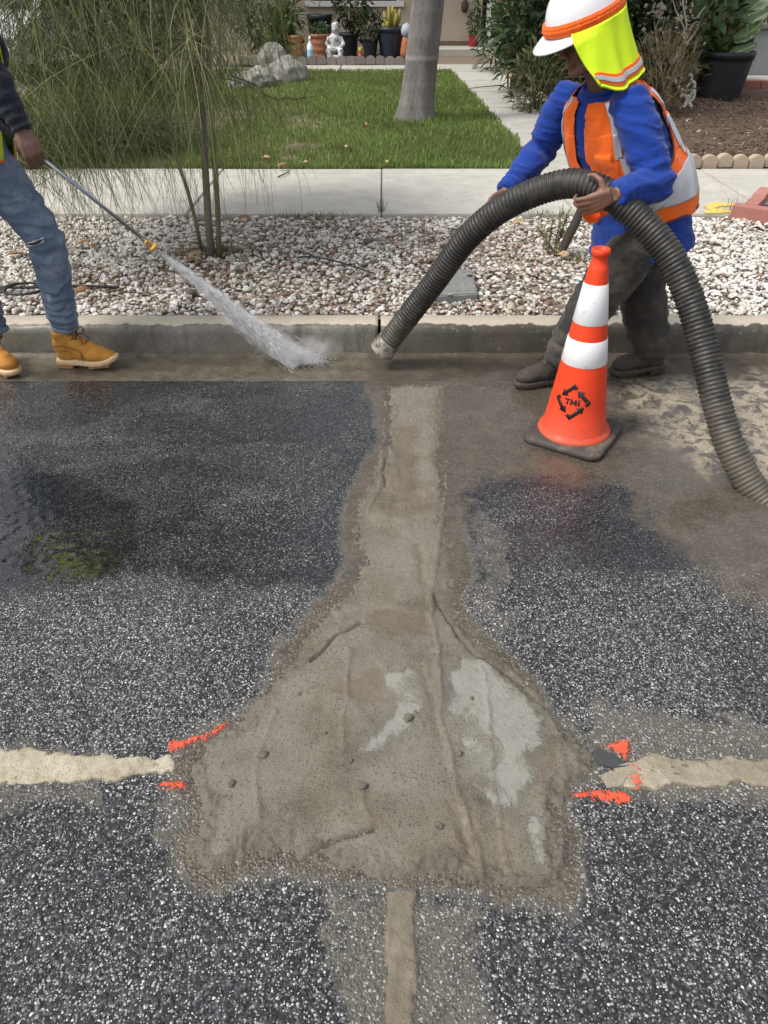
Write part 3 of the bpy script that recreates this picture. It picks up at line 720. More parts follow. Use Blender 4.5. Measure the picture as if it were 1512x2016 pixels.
# a few dark cobbles among it
M_COBBLE = simple('dark_cobble', (.10, .095, .088), .75, .3, 40, .5, .004)
for (cx, cy, r, lab) in ((722, 474, .028, 'round dark pebble on the gravel midway between tree and hose'), (375, 575, .030, 'dark brown pebble on the gravel beside the water jet'),
                         (735, 517, .022, 'flat grey pebble at the end of the drip line'), (1093, 548, .020, 'dark pebble on the gravel beside the cone tip')):
    g = G(cx, cy, .16); m = MB(); m.ball((0, 0, 0), (r*1.15, r, r*.8), 2); V = m.v[0]; m.v[0] = V*(1+(fbm(V[:, 0]*60+cx, V[:, 1]*60, 2)[:, None]-.5)*.4)
    o = m.build('pebble', M_COBBLE); o.location = (g.x, g.y, .157); tag(o, lab, 'pebble')

# ------------------------------------------------------------------ lawn
def lawn_material():
    n = N('lawn_soil'); d = n.noise(3, 5, .6)
    n.set(col=n.ramp(d, [(.35, (.055, .065, .022)), (.55, (.13, .105, .06)), (.75, (.24, .19, .13))]), rough=.95, nor=n.bump(n.noise(80, 4, .7), .8, .01)); return n.m
LAWN = [(-600, 336), (1046, 336), (1020, 278), (886, 139), (560, 139), (300, 139), (-600, 139)]
lw = gpts(LAWN, YARD_Z); lw = [(max(-9.5, x), y) for x, y in lw]
bm = bmesh.new(); f = bm.faces.new([bm.verts.new((x, y, YARD_Z-.012)) for x, y in lw]);
if f.normal.z < 0: f.normal_flip()
me = bpy.data.meshes.new('lawn'); bm.to_mesh(me); bm.free(); tag(obj('lawn', me, lawn_material()), kind='structure')
def blades(P, h, wd, cols, lean=.5, name='grass', m=None):
    n = len(P); a = RNG.uniform(0, 2*np.pi, n); ln = RNG.uniform(.05, lean, n)*h; b = RNG.uniform(0, 2*np.pi, n)
    dx, dy = np.cos(a)*wd*.5, np.sin(a)*wd*.5
    A = P.copy(); A[:, 0] -= dx; A[:, 1] -= dy; B = P.copy(); B[:, 0] += dx; B[:, 1] += dy
    mid = P.copy(); mid[:, 0] += np.cos(b)*ln*.35; mid[:, 1] += np.sin(b)*ln*.35; mid[:, 2] += h*.62
    M1 = mid.copy(); M1[:, 0] -= dx*.7; M1[:, 1] -= dy*.7; M2 = mid.copy(); M2[:, 0] += dx*.7; M2[:, 1] += dy*.7
    T = P.copy(); T[:, 0] += np.cos(b)*ln; T[:, 1] += np.sin(b)*ln; T[:, 2] += h
    V = np.stack([A, B, M2, M1, T], 1).reshape(-1, 3); I = np.arange(n)*5
    F4 = np.stack([I, I+1, I+2, I+3], -1); F3 = np.stack([I+3, I+2, I+4], -1)
    return npmesh(name, V, [F4, F3], True, cols={'tint': np.repeat(cols, 5, 0)})
M_GRASS = tint_material('grass_blade', .55, .15, 20, .3, 0, trans=.35)
nB = 150000
yb = 7.66+(17.2-7.66)*RNG.uniform(0, 1, nB)**1.35; xb = RNG.uniform(-5.6, 3.2, nB)
xb = np.where(np.abs(xb) > .6*yb, xb*.5, xb)
ok = sdf(xb+(fbm(xb*6, yb*6, 2)-.5)*.1, yb, lw) > -.015
px_, py_ = to_px(np.stack([xb, yb, np.full(nB, YARD_Z)], -1))
bare = np.maximum(sstep(.42, .55, fbm(xb*2.2, yb*1.6, 25))*sstep(760, 560, px_)*sstep(190, 235, py_)*sstep(332, 318, py_), 0)
bare = np.maximum(bare, .85*sstep(420, 300, px_)*sstep(230, 280, py_))
ok &= RNG.uniform(0, 1, nB) > bare*.9
xb, yb, px_, py_ = xb[ok], yb[ok], px_[ok], py_[ok]; nB = len(xb)
pal = G(815, 238, YARD_Z)
near_palm = np.exp(-(((xb-pal.x-.15)**2+(yb-pal.y)**2)/.45**2))
h = (.042+.03*fbm(xb*3, yb*3, 28)+.085*near_palm*RNG.uniform(.3, 1, nB))*RNG.uniform(.6, 1.25, nB)
g1 = RNG.uniform(0, 1, nB)[:, None]; lum = (.65+.7*fbm(xb*1.3, yb*1.3, 29))[:, None]
cg = np.array([[.105, .17, .038]])*(1-g1)+np.array([[.265, .36, .105]])*g1
cg = np.where(RNG.uniform(0, 1, (nB, 1)) < .10+.25*sstep(700, 480, px_)[:, None], np.array([[.22, .19, .085]]), cg)*lum
grass = obj('grass', blades(np.stack([xb, yb, np.full(nB, YARD_Z-.012)], -1), h, .006+.0006*yb, cg), M_GRASS)
tag(grass, 'short green lawn grass in front of the house', 'grass', kind='stuff')

# ------------------------------------------------------------------ leaves
def leaf_mesh(name, P, D, L, Wd, cols, fold=.25, droop=.25, seg=2, UPJ=.35):
    """a leaf for each point P growing along D; seg pieces long, folded on the midrib"""
    n = len(P); D = D/np.linalg.norm(D, axis=1)[:, None]
    up = np.array([[0, 0, 1.]])+RNG.normal(0, UPJ, (n, 3)); S = np.cross(D, up); S /= np.linalg.norm(S, axis=1)[:, None]+1e-9
    U = np.cross(S, D); L = L[:, None]; Wd = Wd[:, None]; V = []
    for k in range(seg+1):
        t = k/seg; wk = math.sin(math.pi*min(.97, .10+.9*t))**.8*(1 if t < 1 else .08)
        c = P+D*L*t; c = c-np.array([[0, 0, 1.]])*L*droop*t*t
        V += [c-S*Wd*.5*wk+U*Wd*fold*.5*wk, c, c+S*Wd*.5*wk+U*Wd*fold*.5*wk]
    V = np.stack(V, 1); k3 = 3*(seg+1); I = (np.arange(n)*k3)[:, None]
    F = []
    for k in range(seg):
        a = 3*k; F += [np.concatenate([I+a, I+a+1, I+a+4, I+a+3], 1), np.concatenate([I+a+1, I+a+2, I+a+5, I+a+4], 1)]
    return npmesh(name, V.reshape(-1, 3), np.concatenate(F), True, cols={'tint': np.repeat(cols, k3, 0)})
M_LEAF = tint_material('leaf', .45, .25, 25, .45, .2, .003, trans=.25)
M_BARK = simple('twig_bark', (.15, .115, .08), .9, .35, 60, .6, .004)
def green(n, a=(.03, .06, .018), b=(.085, .14, .04), dead=0.0, dc=(.2, .15, .07)):
    t = RNG.uniform(0, 1, (n, 1)); c = np.array([a])*(1-t)+np.array([b])*t
    return np.where(RNG.uniform(0, 1, (n, 1)) < dead, np.array([dc]), c)
def bush(name, label, cat, c, r, nleaf, L, Wd, ga, gb, base_z, group=None, stems=6, dead=.03, droop=.3, upw=.5, seg=2):
    """a leafy shrub: stems from the ground, leaves through an uneven crown"""
    root = tag(empty(name, (c[0], c[1], base_z)), label, cat, group); c = np.array(c, float); r = np.array(r, float)
    P = RNG.normal(size=(nleaf, 3)); P /= np.linalg.norm(P, axis=1)[:, None]; P *= RNG.uniform(.35, 1, (nleaf, 1))**.5
    lump = 1+.45*(fbm(P[:, 0]*2.2+c[0]*3, P[:, 1]*2.2+P[:, 2]*2.7+c[1], 17)-.5)[:, None]*2; P = P*lump
    Dv = P+RNG.normal(0, .45, P.shape); Dv[:, 2] += upw
    Q = P*r+(c-np.array([c[0], c[1], base_z])); Q[:, 2] = np.maximum(Q[:, 2], .02)
    o = obj('foliage', leaf_mesh('foliage', Q, Dv, L*RNG.uniform(.6, 1.25, nleaf), Wd*RNG.uniform(.7, 1.2, nleaf), green(nleaf, ga, gb, dead), droop=droop, seg=seg), M_LEAF, root)
    m = MB()
    for k in range(stems):
        a = k*2.4; e = np.array([math.cos(a)*r[0]*.55, math.sin(a)*r[1]*.55, (c[2]-base_z)+r[2]*.5])
        m.tube([(e[0]*.12, e[1]*.12, -.02), tuple(e*np.array([.45, .45, .5])), tuple(e)], [.014, .010, .004], 5)
    m.build('stem', M_BARK, root); return root

# ------------------------------------------------------------------ palm in the lawn
def palm_material():
    n = N('palm_bark'); z = n.sep(n.co(), 2)
    c = n.ramp(n.noise(6, 6, .7, vec=n.co(scale=(1, 1, .35))), [(.3, (.095, .086, .080)), (.5, (.155, .143, .134)), (.7, (.225, .212, .20))])
    c = n.mix(n.rng(n.noise(40, 5, .7, vec=n.co(scale=(1, 1, .18))), .55, .7), c, (.07, .062, .056))
    c = n.mix(n.rng(n.attr('ring'), 0, 1, 0, .55), c, (.31, .30, .285))
    n.set(col=c, rough=.9, nor=n.bump(n.noise(45, 5, .7, vec=n.co(scale=(1, 1, .2))), .9, .012)); return n.m
palm = tag(empty('palm_tree', (pal.x, pal.y, YARD_Z)), 'grey ringed palm trunk standing in the middle of the lawn', 'palm tree')
p1 = WY(843, 0, pal.y+.05); ax = (p1-pal); HT = 6.5
pr, rg, V = [], [], []
NS, NR = 28, 150; rings = [.28, .46, .74, .98, 1.24, 1.5]+[1.8+.27*k for k in range(18)]
for i in range(NR):
    t = i/(NR-1); zz_ = t*HT
    cx = ax.x/ax.z*zz_*(1-.04*zz_); cy = ax.y/ax.z*zz_*.3
    r = .205+.10*math.exp(-zz_/.16)-.012*zz_
    q = max([math.exp(-((zz_-k)/.018)**2) for k in rings]); r += .006*q
    for k in range(NS):
        a = 2*math.pi*k/NS; rr = r*(1+.10*math.exp(-zz_/.2)*math.sin(a*5+1)*.6+.012*math.sin(a*9+zz_*2))
        V.append((cx+rr*math.cos(a), cy+rr*math.sin(a), zz_-.05)); rg.append(q)
I = np.arange(NS*NR).reshape(NR, NS); J = np.roll(I, -1, 1)
F = np.stack([I[:-1], J[:-1], J[1:], I[1:]], -1).reshape(-1, 4)
obj('trunk', npmesh('trunk', np.array(V), F, attrs={'ring': rg}), palm_material(), palm)
top = np.array([ax.x/ax.z*HT*(1-.04*HT), ax.y/ax.z*HT*.3, HT-.1])
for k in range(13):
    a = k*2.399; e = .9-.09*k; L = 2.3; m = MB(); pts = []
    for s in np.linspace(0, 1, 9):
        pts.append(top+np.array([math.cos(a), math.sin(a), 0])*L*s*(.55+.3*math.sin(e))+np.array([0, 0, L*(s*e*.55-s*s*.75)]))
    m.tube(pts, [.03-.003*i for i in range(9)], 5); m.col = (.09, .14, .04)
    fr = m.build('frond_rib', M_BARK, palm)
    P = []; Dv = []
    for i in range(3, 45):
        s = i/45; q = s*8; i0 = int(q); b = pts[i0]*(1-q+i0)+pts[min(8, i0+1)]*(q-i0); sd_ = np.array([-math.sin(a), math.cos(a), 0])
        for sg in (-1, 1): P.append(b); Dv.append(sd_*sg+np.array([math.cos(a), math.sin(a), -.35])*.6)
    obj('leaflets', leaf_mesh('leaflets', np.array(P), np.array(Dv), np.full(len(P), .55), np.full(len(P), .045), green(len(P)), droop=.5), M_LEAF, fr)

# ------------------------------------------------------------------ weeping thorn tree at the left
def twig_tree():
    b0 = G(418, 506, .14); root = tag(empty('weeping_tree', (b0.x, b0.y, .12)), 'slender green-trunked tree with weeping thread-like twigs in the gravel', 'tree')
    O = np.array([b0.x, b0.y, .12]); Yt = b0.y
    def q(x, y, dy=0): return np.array(WY(x, y, Yt+dy)[:])-O
    n = N('green_bark'); c = n.ramp(n.noise(14, 5, .7, vec=n.co(scale=(1, 1, .3))), [(.3, (.10, .095, .05)), (.55, (.19, .175, .085)), (.75, (.27, .25, .15))])
    n.set(col=c, rough=.8, nor=n.bump(n.noise(70, 4, .7), .6, .004)); mg = n.m
    mgrey = simple('grey_bark', (.19, .165, .13), .9, .35, 50, .7, .005)
    trunks = [([(416, 508), (410, 430), (404, 330), (400, 230), (396, 120), (392, 0), (388, -160), (380, -330)], .026, mgrey, .02),
              ([(432, 506), (429, 420), (424, 330), (416, 210), (411, 120), (408, 0), (420, -150), (450, -320)], .019, mg, -.03),
              ([(396, 490), (384, 430), (368, 370), (352, 325), (336, 270), (318, 200), (300, 110), (270, 0), (240, -150)], .014, mg, -.06)]
    forks = []
    for pts, r, mt, dy in trunks:
        m = MB(); P = [q(x, y, dy*i/3) for i, (x, y) in enumerate(pts)]; m.tube(P, [r*(1-.07*i) for i in range(len(P))], 9); m.build('trunk', mt, root); forks += P[4:]
    rr = random.Random(8); mb = MB(); starts = []
    for k in range(46):
        s = forks[rr.randrange(len(forks))]+np.array([0, 0, rr.uniform(-.1, .5)]); a = rr.uniform(0, 6.283)
        L = rr.uniform(.7, 1.9); d = np.array([math.cos(a)*1.1-.38, math.sin(a)*.62+.10, rr.uniform(.15, .8)]); P = [s]; v = d/np.linalg.norm(d)
        for i in range(9):
            v = v+np.array([rr.uniform(-.22, .22), rr.uniform(-.22, .22), -.13+rr.uniform(-.08, .08)]); v /= np.linalg.norm(v); P.append(P[-1]+v*L/9)
        mb.tube(P, [.009*(1-.09*i) for i in range(10)], 5); starts += P[2:]
    # the low bare spray that reaches over the lawn
    sp = [(455, 150), (500, 165), (520, 186), (545, 196), (566, 193), (583, 196), (598, 192)]
    for pl in (sp, [(598, 192), (606, 175), (618, 152)], [(598, 192), (620, 190), (648, 184)], [(598, 192), (618, 207), (640, 222)], [(545, 196), (552, 225), (555, 250)], [(583, 196), (592, 222), (606, 262)], [(512, 172), (535, 165), (548, 160)]):
        mb.tube([q(x, y, .35) for x, y in pl], [.0055 if pl is sp else .003]*len(pl), 5)
    mb.build('branches', mg, root)
    # weeping threads: ribbons of three sides, uncountable
    nT = 6800; S = np.array(starts); ST = S[RNG.integers(0, len(S), nT)]+RNG.normal(0, .09, (nT, 3))
    seg = 8; L = RNG.uniform(.25, 1.15, nT); a = RNG.uniform(0, 2*np.pi, nT)
    v = np.stack([np.cos(a), np.sin(a)*.8, RNG.uniform(-.6, .75, nT)], -1); v /= np.linalg.norm(v, axis=1)[:, None]
    P = [ST]; g = RNG.uniform(.10, .42, nT)
    for i in range(seg):
        v = v+RNG.normal(0, .10, (nT, 3)); v[:, 2] -= g; v /= np.linalg.norm(v, axis=1)[:, None]; P.append(P[-1]+v*(L/seg)[:, None])
    P = np.stack(P, 1)
    ok_ = (P[:, :, 2].min(1) > .03); P = P[ok_]; nT = len(P)
    wx_ = P+O; pxx, pyy = to_px(wx_.reshape(-1, 3)); pxx = pxx.reshape(P.shape[:2])
    keep = (pxx.max(1) < RNG.uniform(430, 660, nT)); P = P[keep]; nT = len(P)
    rad_ = np.linspace(.0022, .0009, seg+1)[None, :, None]*RNG.uniform(.7, 1.3, (nT, 1, 1))
    off = np.array([[1, 0, 0], [-.5, .87, 0], [-.5, -.87, 0]])
    V = P[:, :, None, :]+off[None, None]*rad_[..., None]; b = np.arange(nT)*(seg+1)*3; F = []
    for i in range(seg):
        for k in range(3):
            k2 = (k+1) % 3; F.append(np.stack([b+i*3+k, b+i*3+k2, b+(i+1)*3+k2, b+(i+1)*3+k], -1))
    col = green(nT, (.085, .115, .040), (.20, .25, .095), .22, (.36, .34, .17))
    o = obj('weeping_twigs', npmesh('weeping_twigs', V.reshape(-1, 3), np.concatenate(F), True, cols={'tint': np.repeat(col, (seg+1)*3, 0)}), tint_material('thread_twig', .7, .2, 20, .3, 0), root)
    o['kind'] = 'stuff'
    # the denser crown above
    nL = 8500; c = RNG.normal(size=(nL, 3)); c /= np.linalg.norm(c, axis=1)[:, None]; c *= RNG.uniform(.2, 1, (nL, 1))**.5
    P = c*np.array([.78, .85, 1.05])*(1+.5*(fbm(c[:, 0]*3, c[:, 1]*3+c[:, 2]*3, 19)-.5))[:, None]+np.array([-1.2, .35, 2.85])
    Dv = RNG.normal(0, 1, (nL, 3)); Dv[:, 2] -= .6
    obj('crown', leaf_mesh('crown', P, Dv, RNG.uniform(.10, .28, nL), RNG.uniform(.02, .05, nL), green(nL, (.014, .022, .008), (.05, .064, .022)), droop=.5), M_LEAF, root)
    return root
twig_tree()
# fountain grass behind the first worker's hand
for (px0, Yg, n_, Lg, lab) in ((120, 8.1, 1500, .95, 'dense dark fountain grass clump behind the hand of the left worker'), (235, 8.6, 1500, 1.0, 'dark fountain grass clump left of the weeping tree trunks')):
    xg = WY(px0, 320, Yg).x; P = np.stack([RNG.normal(0, .22, n_), RNG.normal(0, .18, n_), np.zeros(n_)], -1); Dv = np.stack([P[:, 0]*2.2+RNG.normal(0, .3, n_), P[:, 1]*2.2+RNG.normal(0, .3, n_), np.full(n_, 1.25)], -1)
    root = tag(empty('fountain_grass', (xg, Yg, YARD_Z)), lab, 'grass clump', 'fountain grass clumps')
    obj('blades', leaf_mesh('blades', P, Dv, Lg*RNG.uniform(.5, 1.15, n_), RNG.uniform(.006, .013, n_), green(n_, (.022, .036, .016), (.085, .115, .045), .12), droop=.62, seg=5), M_LEAF, root)
# ------------------------------------------------------------------ house front
WALL_Y = 20.6
def stucco(name, a, b):
    n = N(name); c = n.mix(n.noise(1.5, 5, .6), a, b); c = n.mix(n.rng(n.noise(3, 6, .7, vec=n.co(scale=(1, 1, .4))), .55, .75, 0, .4), c, tuple(.6*v for v in a))
    n.set(col=c, rough=.95, spec=.2, nor=n.bump(n.noise(90, 5, .7), .5, .01)); return n.m
M_STUCCO = stucco('stucco', (.40, .335, .26), (.47, .40, .315))
M_TRIM = simple('white_trim', (.62, .60, .56), .6, .1, 20, .1)
M_DARKWOOD = simple('dark_wood', (.045, .035, .030), .6, .3, 30, .3)
M_GLASS = N('window_glass').set(col=(.03, .035, .04), rough=.05, spec=.6)
M_ROOF = simple('roof_tile', (.20, .13, .10), .85, .3, 12, .5, .02)
M_BASE = simple('brown_base_board', (.16, .10, .07), .8, .2, 20, .3)
def wx(px, y=100, Y=WALL_Y): return WY(px, y, Y).x
house = tag(empty('house', (0, WALL_Y, YARD_Z)), 'beige stucco house front behind the potted garden', 'house')
def hp(name, lo, hi, m, parent=None, bev=0.0):
    o = MB().box(lo, hi, bev=bev).build(name, m, parent or house, smooth=False)
    base = Vector(house.location); o.location = -base; return o
xl, x_door, x_post0, x_post1 = wx(250), wx(944), wx(953), wx(986)
zs = WY(700, 8, WALL_Y).z
w0, w1 = wx(606, 4), wx(790, 4)
hp('wall', (xl, WALL_Y, 0), (w0+.05, WALL_Y+.25, 2.9), M_STUCCO); hp('wall', (w1-.05, WALL_Y, 0), (x_door, WALL_Y+.25, 2.9), M_STUCCO)
hp('wall', (w0+.05, WALL_Y+.001, 0), (w1-.05, WALL_Y+.249, zs+.03), M_STUCCO); hp('wall', (w0+.05, WALL_Y+.001, zs+1.3), (w1-.05, WALL_Y+.249, 2.9), M_STUCCO)
win = hp('window', (w0+.05, WALL_Y+.12, zs+.03), (w1-.05, WALL_Y+.15, zs+1.3), M_GLASS)
def sub(parent, name, lo, hi, m, bev=0.0):
    o = MB().box(lo, hi, bev=bev).build(name, m, parent, smooth=False); return o
sub(win, 'sill', (w0-.06, WALL_Y-.09, zs-.05), (w1+.06, WALL_Y+.06, zs+.06), M_TRIM, .008)
for a in (w0+.05, (w0+w1)/2-.02, w1-.11): sub(win, 'frame', (a, WALL_Y+.05, zs+.06), (a+.06, WALL_Y+.118, zs+1.3), M_TRIM)
hp('base_board', (wx(800), WALL_Y-.03, .1), (x_door-.002, WALL_Y-.001, .36), M_BASE)
hp('door_recess', (x_door, WALL_Y+.9, 0), (x_post1+1.2, WALL_Y+1.0, 2.9), M_DARKWOOD)
hp('reveal', (x_door-.002, WALL_Y+.26, 0), (x_door+.06, WALL_Y+.899, 2.9), M_DARKWOOD)
hp('post', (x_post0, WALL_Y-.18, .16), (x_post1, WALL_Y+.08, 2.9), M_TRIM, bev=.01)
hp('wall', (x_post1+1.2, WALL_Y-.02, 0), (x_post1+7, WALL_Y+.25, 2.9), M_STUCCO)
hp('roof', (xl-1, WALL_Y-.7, 2.9), (x_post1+7, WALL_Y+6, 3.05), M_ROOF)
hp('step', (wx(800), WALL_Y-1.0, .12), (x_post1+.3, WALL_Y-.04, .27), M_PATH, bev=.015)
# lantern
la = WY(915, 12, WALL_Y-.1); lamp = tag(empty('wall_lantern', la), 'small dark lantern hanging on the beige wall beside the palm', 'lantern')
MB().lathe([(.0, -.13), (.05, -.12), (.07, -.08), (.085, .05), (.06, .08), (.03, .12), (.0, .15)], 8).build('lantern_body', M_DARKWOOD, lamp)
MB().tube([(0, .02, .14), (0, .02, .26), (0, .10, .28)], .012, 6).build('bracket', M_DARKWOOD, lamp)
M_LEAFY = M_LEAF
# ------------------------------------------------------------------ planting bed with scalloped blocks
def scallop_mesh(wd, hh, th):
    bm = bmesh.new(); n = 8; vs = [bm.verts.new((-wd/2, 0, 0)), bm.verts.new((wd/2, 0, 0)), bm.verts.new((wd/2, 0, hh*.55))]
    for k in range(1, n): a = math.pi*k/n; vs.append(bm.verts.new((math.cos(a)*wd/2, 0, hh*.55+math.sin(a)*hh*.45)))
    vs.append(bm.verts.new((-wd/2, 0, hh*.55))); f = bm.faces.new(vs)
    ex = bmesh.ops.extrude_face_region(bm, geom=[f])
    for v in ex['geom']:
        if isinstance(v, bmesh.types.BMVert): v.co.y += th
    bmesh.ops.recalc_face_normals(bm, faces=bm.faces); bmesh.ops.bevel(bm, geom=[e for e in bm.edges if e.calc_face_angle(0) > .6], offset=.008, segments=2, affect='EDGES')
    me = bpy.data.meshes.new('edging_block'); bm.to_mesh(me); bm.free(); return me
def edging_material(name, a, b):
    n = N(name); c = n.mix(n.noise(20, 5, .7), a, b); c = n.mix(n.rng(n.rand(), 0, 1, 0, .35), c, tuple(.6*x for x in a))
    n.set(col=c, rough=.95, nor=n.bump(n.noise(70, 5, .7), .7, .006)); return n.m
M_EDGE_G = edging_material('edging_concrete_grey', (.17, .15, .13), (.26, .235, .21))
M_EDGE_T = edging_material('edging_concrete_tan', (.36, .275, .20), (.48, .39, .30))
e0 = G(520, 128, YARD_Z); yE = e0.y
ed = tag(empty('garden_edging', (0, yE, YARD_Z)), 'row of grey scalloped blocks before the potted plants', 'garden edging')
sm = scallop_mesh(.19, .155, .07); sm.materials.append(M_EDGE_G); rr = random.Random(3)
xx = WY(480, 122, yE).x
while xx < WY(808, 122, yE).x:
    o = bpy.data.objects.new('edging_block', sm); link(o, ed); o.location = (xx, rr.uniform(-.01, .01), rr.uniform(-.008, .006)); o.rotation_euler = (0, rr.uniform(-.03, .03), rr.uniform(-.05, .05)); xx += .197
bed = MB().box((WY(380, 122, yE).x, yE+.06, .1), (WY(812, 122, yE).x, WALL_Y-.01, .2)).build('planting_bed', M_SOIL); tag(bed, kind='structure')
BZ = .2
def bx(px, Y=18.5): return WY(px, 100, Y).x
M_TERRA = simple('terracotta', (.30, .125, .06), .8, .2, 20, .2, dirt=(.22, .13, .08))
M_TERRA2 = simple('basket_terracotta', (.36, .19, .09), .85, .25, 20, .3)
M_BLACKPOT = simple('black_plastic', (.018, .020, .024), .45, .3, 15, .1)
M_NAVYPOT = simple('navy_glaze', (.022, .028, .042), .3, .3, 15, .1)
M_REDPOT = simple('red_glaze', (.30, .02, .03), .3, .2, 15, .1)
def pot(name, label, x, Y, z, r, hh, m, ribs=0, taper=.72, group=None):
    root = tag(empty(name, (x, Y, z)), label, 'plant pot', group); pf = [(r*taper, 0)]
    k = 10
    for i in range(k+1):
        t = i/k; rr_ = r*(taper+(1-taper)*t*.93)
        if ribs: rr_ += .012*math.sin(t*ribs*6.283)
        pf.append((rr_, t*hh*.86+.001))
    pf += [(r*1.03, hh*.86+.003), (r*1.05, hh*.98), (r*1.0, hh), (r*.92, hh), (r*.90, hh*.9), (0, hh*.88)]
    MB().lathe(pf, 24).build('pot_wall', m, root); MB().lathe([(r*.9, hh*.885), (0, hh*.905)], 16).build('potting_soil', M_SOIL, root); return root
sc_ = 86.0
pot('plant_pot', 'ribbed ochre terracotta pot left of the plastic bottle', bx(584), 18.3, BZ, .17, .42, M_TERRA2, ribs=7, taper=.85)
pot('plant_pot', 'brown terracotta pot between the bottle and the cherub statue', bx(634), 18.3, BZ, .21, .44, M_TERRA, ribs=3, taper=.8)
pot('plant_pot', 'dark tall pot standing behind the brown terracotta pot', bx(628), 19.1, BZ, .27, .75, M_BLACKPOT)
pot('plant_pot', 'black pot under the bushy dark shrub by the house wall', bx(686), 18.9, BZ, .22, .42, M_BLACKPOT)
pot('plant_pot', 'small black pot beside the navy pot near the palm', bx(729), 18.4, BZ, .17, .36, M_BLACKPOT)
pot('plant_pot', 'large navy pot holding the yellow-tipped succulent', bx(770), 18.5, BZ, .29, .55, M_NAVYPOT, taper=.8)
pot('plant_pot', 'little red pot against the entry wall', wx(927), WALL_Y-.35, .27, .11, .24, M_REDPOT)
bush('shrub', 'small leafy plant in the little red pot', 'plant', (wx(927), WALL_Y-.35, .72), (.16, .16, .26), 160, .10, .05, (.02, .05, .02), (.06, .11, .04), .48)
bush('shrub', 'bushy dark green shrub in front of the house window wall', 'shrub', (bx(690), 18.95, 1.13), (.42, .35, .5), 900, .10, .055, (.018, .034, .014), (.06, .085, .03), BZ+.35)
bush('shrub', 'dark leafy plant between the bushy shrub and the navy pot', 'shrub', (bx(728), 18.7, .72), (.34, .3, .32), 500, .12, .05, (.02, .04, .015), (.06, .10, .035), BZ+.3)
bush('shrub', 'low green plant spilling in the brown terracotta pot', 'plant', (bx(634), 18.3, .68), (.18, .16, .14), 200, .10, .04, (.02, .05, .015), (.06, .11, .035), BZ+.38)
bush('shrub', 'small plant in the small black pot near the palm', 'plant', (bx(729), 18.4, .62), (.2, .2, .12), 200, .08, .05, (.04, .05, .03), (.13, .12, .08), BZ+.3)
bush('shrub', 'broad-leaved plant drooping beside the ochre pot', 'plant', (bx(556), 18.4, .62), (.28, .25, .4), 150, .28, .14, (.03, .06, .015), (.14, .17, .03), BZ, seg=3)
bush('shrub', 'dark strap-leaved plant against the wall left of the pots', 'shrub', (bx(520), 19.2, 1.0), (.7, .5, .75), 700, .26, .06, (.015, .03, .012), (.05, .085, .03), BZ, seg=3)
# candelabra euphorbia with yellow tips
eu = tag(empty('succulent', (bx(772), 18.5, BZ+.5)), 'yellow-green columnar succulent in the navy pot', 'succulent')
m_eu = simple('succulent_skin', (.26, .22, .05), .6, .3, 12, .4, .01, dirt=(.10, .12, .03)); rr = random.Random(12)
for k in range(13):
    a = k*2.4; rad_ = .05+.012*k; hh = rr.uniform(.18, .55)-.01*k; P = [(math.cos(a)*rad_*.5, math.sin(a)*rad_*.5, 0), (math.cos(a)*rad_, math.sin(a)*rad_, hh*.5), (math.cos(a)*rad_*1.2, math.sin(a)*rad_*1.2, hh)]
    MB().tube(P, [.03, .045, .025], 6).build('stem', m_eu, eu)
# bottle
bo = tag(empty('plastic_bottle', (bx(611, 18.0), 18.0, BZ-.02)), 'white plastic bottle with pale blue label before the pots', 'bottle')
M_WHITEP = simple('white_plastic', (.75, .76, .77), .35, .05, 20, 0)
MB().lathe([(.055, 0), (.065, .02), (.065, .24), (.05, .29), (.025, .33), (.025, .36), (0, .365)], 18).build('bottle_body', M_WHITEP, bo)
MB().lathe([(.0665, .07), (.0672, .08), (.0672, .20), (.0665, .21)], 18).build('bottle_label', simple('blue_label', (.30, .52, .72), .5, .1, 30, 0), bo)
MB().lathe([(.026, .355), (.026, .40), (.012, .44), (0, .44)], 12).build('bottle_cap', M_WHITEP, bo)

# ------------------------------------------------------------------ bodies made of overlapping closed forms, fused to one skin
def fuse(name, mb, voxel, smooth=6, m=None, parent=None, disp=None, fac=.5):
    me = mb.mesh(name+'_src'); t = bpy.data.objects.new('fuse_tmp', me); COL.objects.link(t)
    r_ = t.modifiers.new('r', 'REMESH'); r_.mode = 'VOXEL'; r_.voxel_size = voxel; r_.use_smooth_shade = True
    if smooth:
        s_ = t.modifiers.new('s', 'SMOOTH'); s_.iterations = smooth; s_.factor = fac
    dg = bpy.context.evaluated_depsgraph_get(); dg.update()
    out = bpy.data.meshes.new_from_object(t.evaluated_get(dg)); out.name = name
    bpy.data.objects.remove(t); bpy.data.meshes.remove(me)
    n = len(out.vertices); V = np.empty(n*3, np.float32); out.vertices.foreach_get('co', V); V = V.reshape(-1, 3).astype(float)
    if disp is not None:
        Nn = np.empty(n*3, np.float32); out.vertices.foreach_get('normal', Nn); Nn = Nn.reshape(-1, 3)
        V = V+Nn*disp(V)[:, None]; out.vertices.foreach_set('co', V.astype(np.float32).ravel())
    out.polygons.foreach_set('use_smooth', np.ones(len(out.polygons), bool)); out.update()
    return obj(name, out, m, parent)
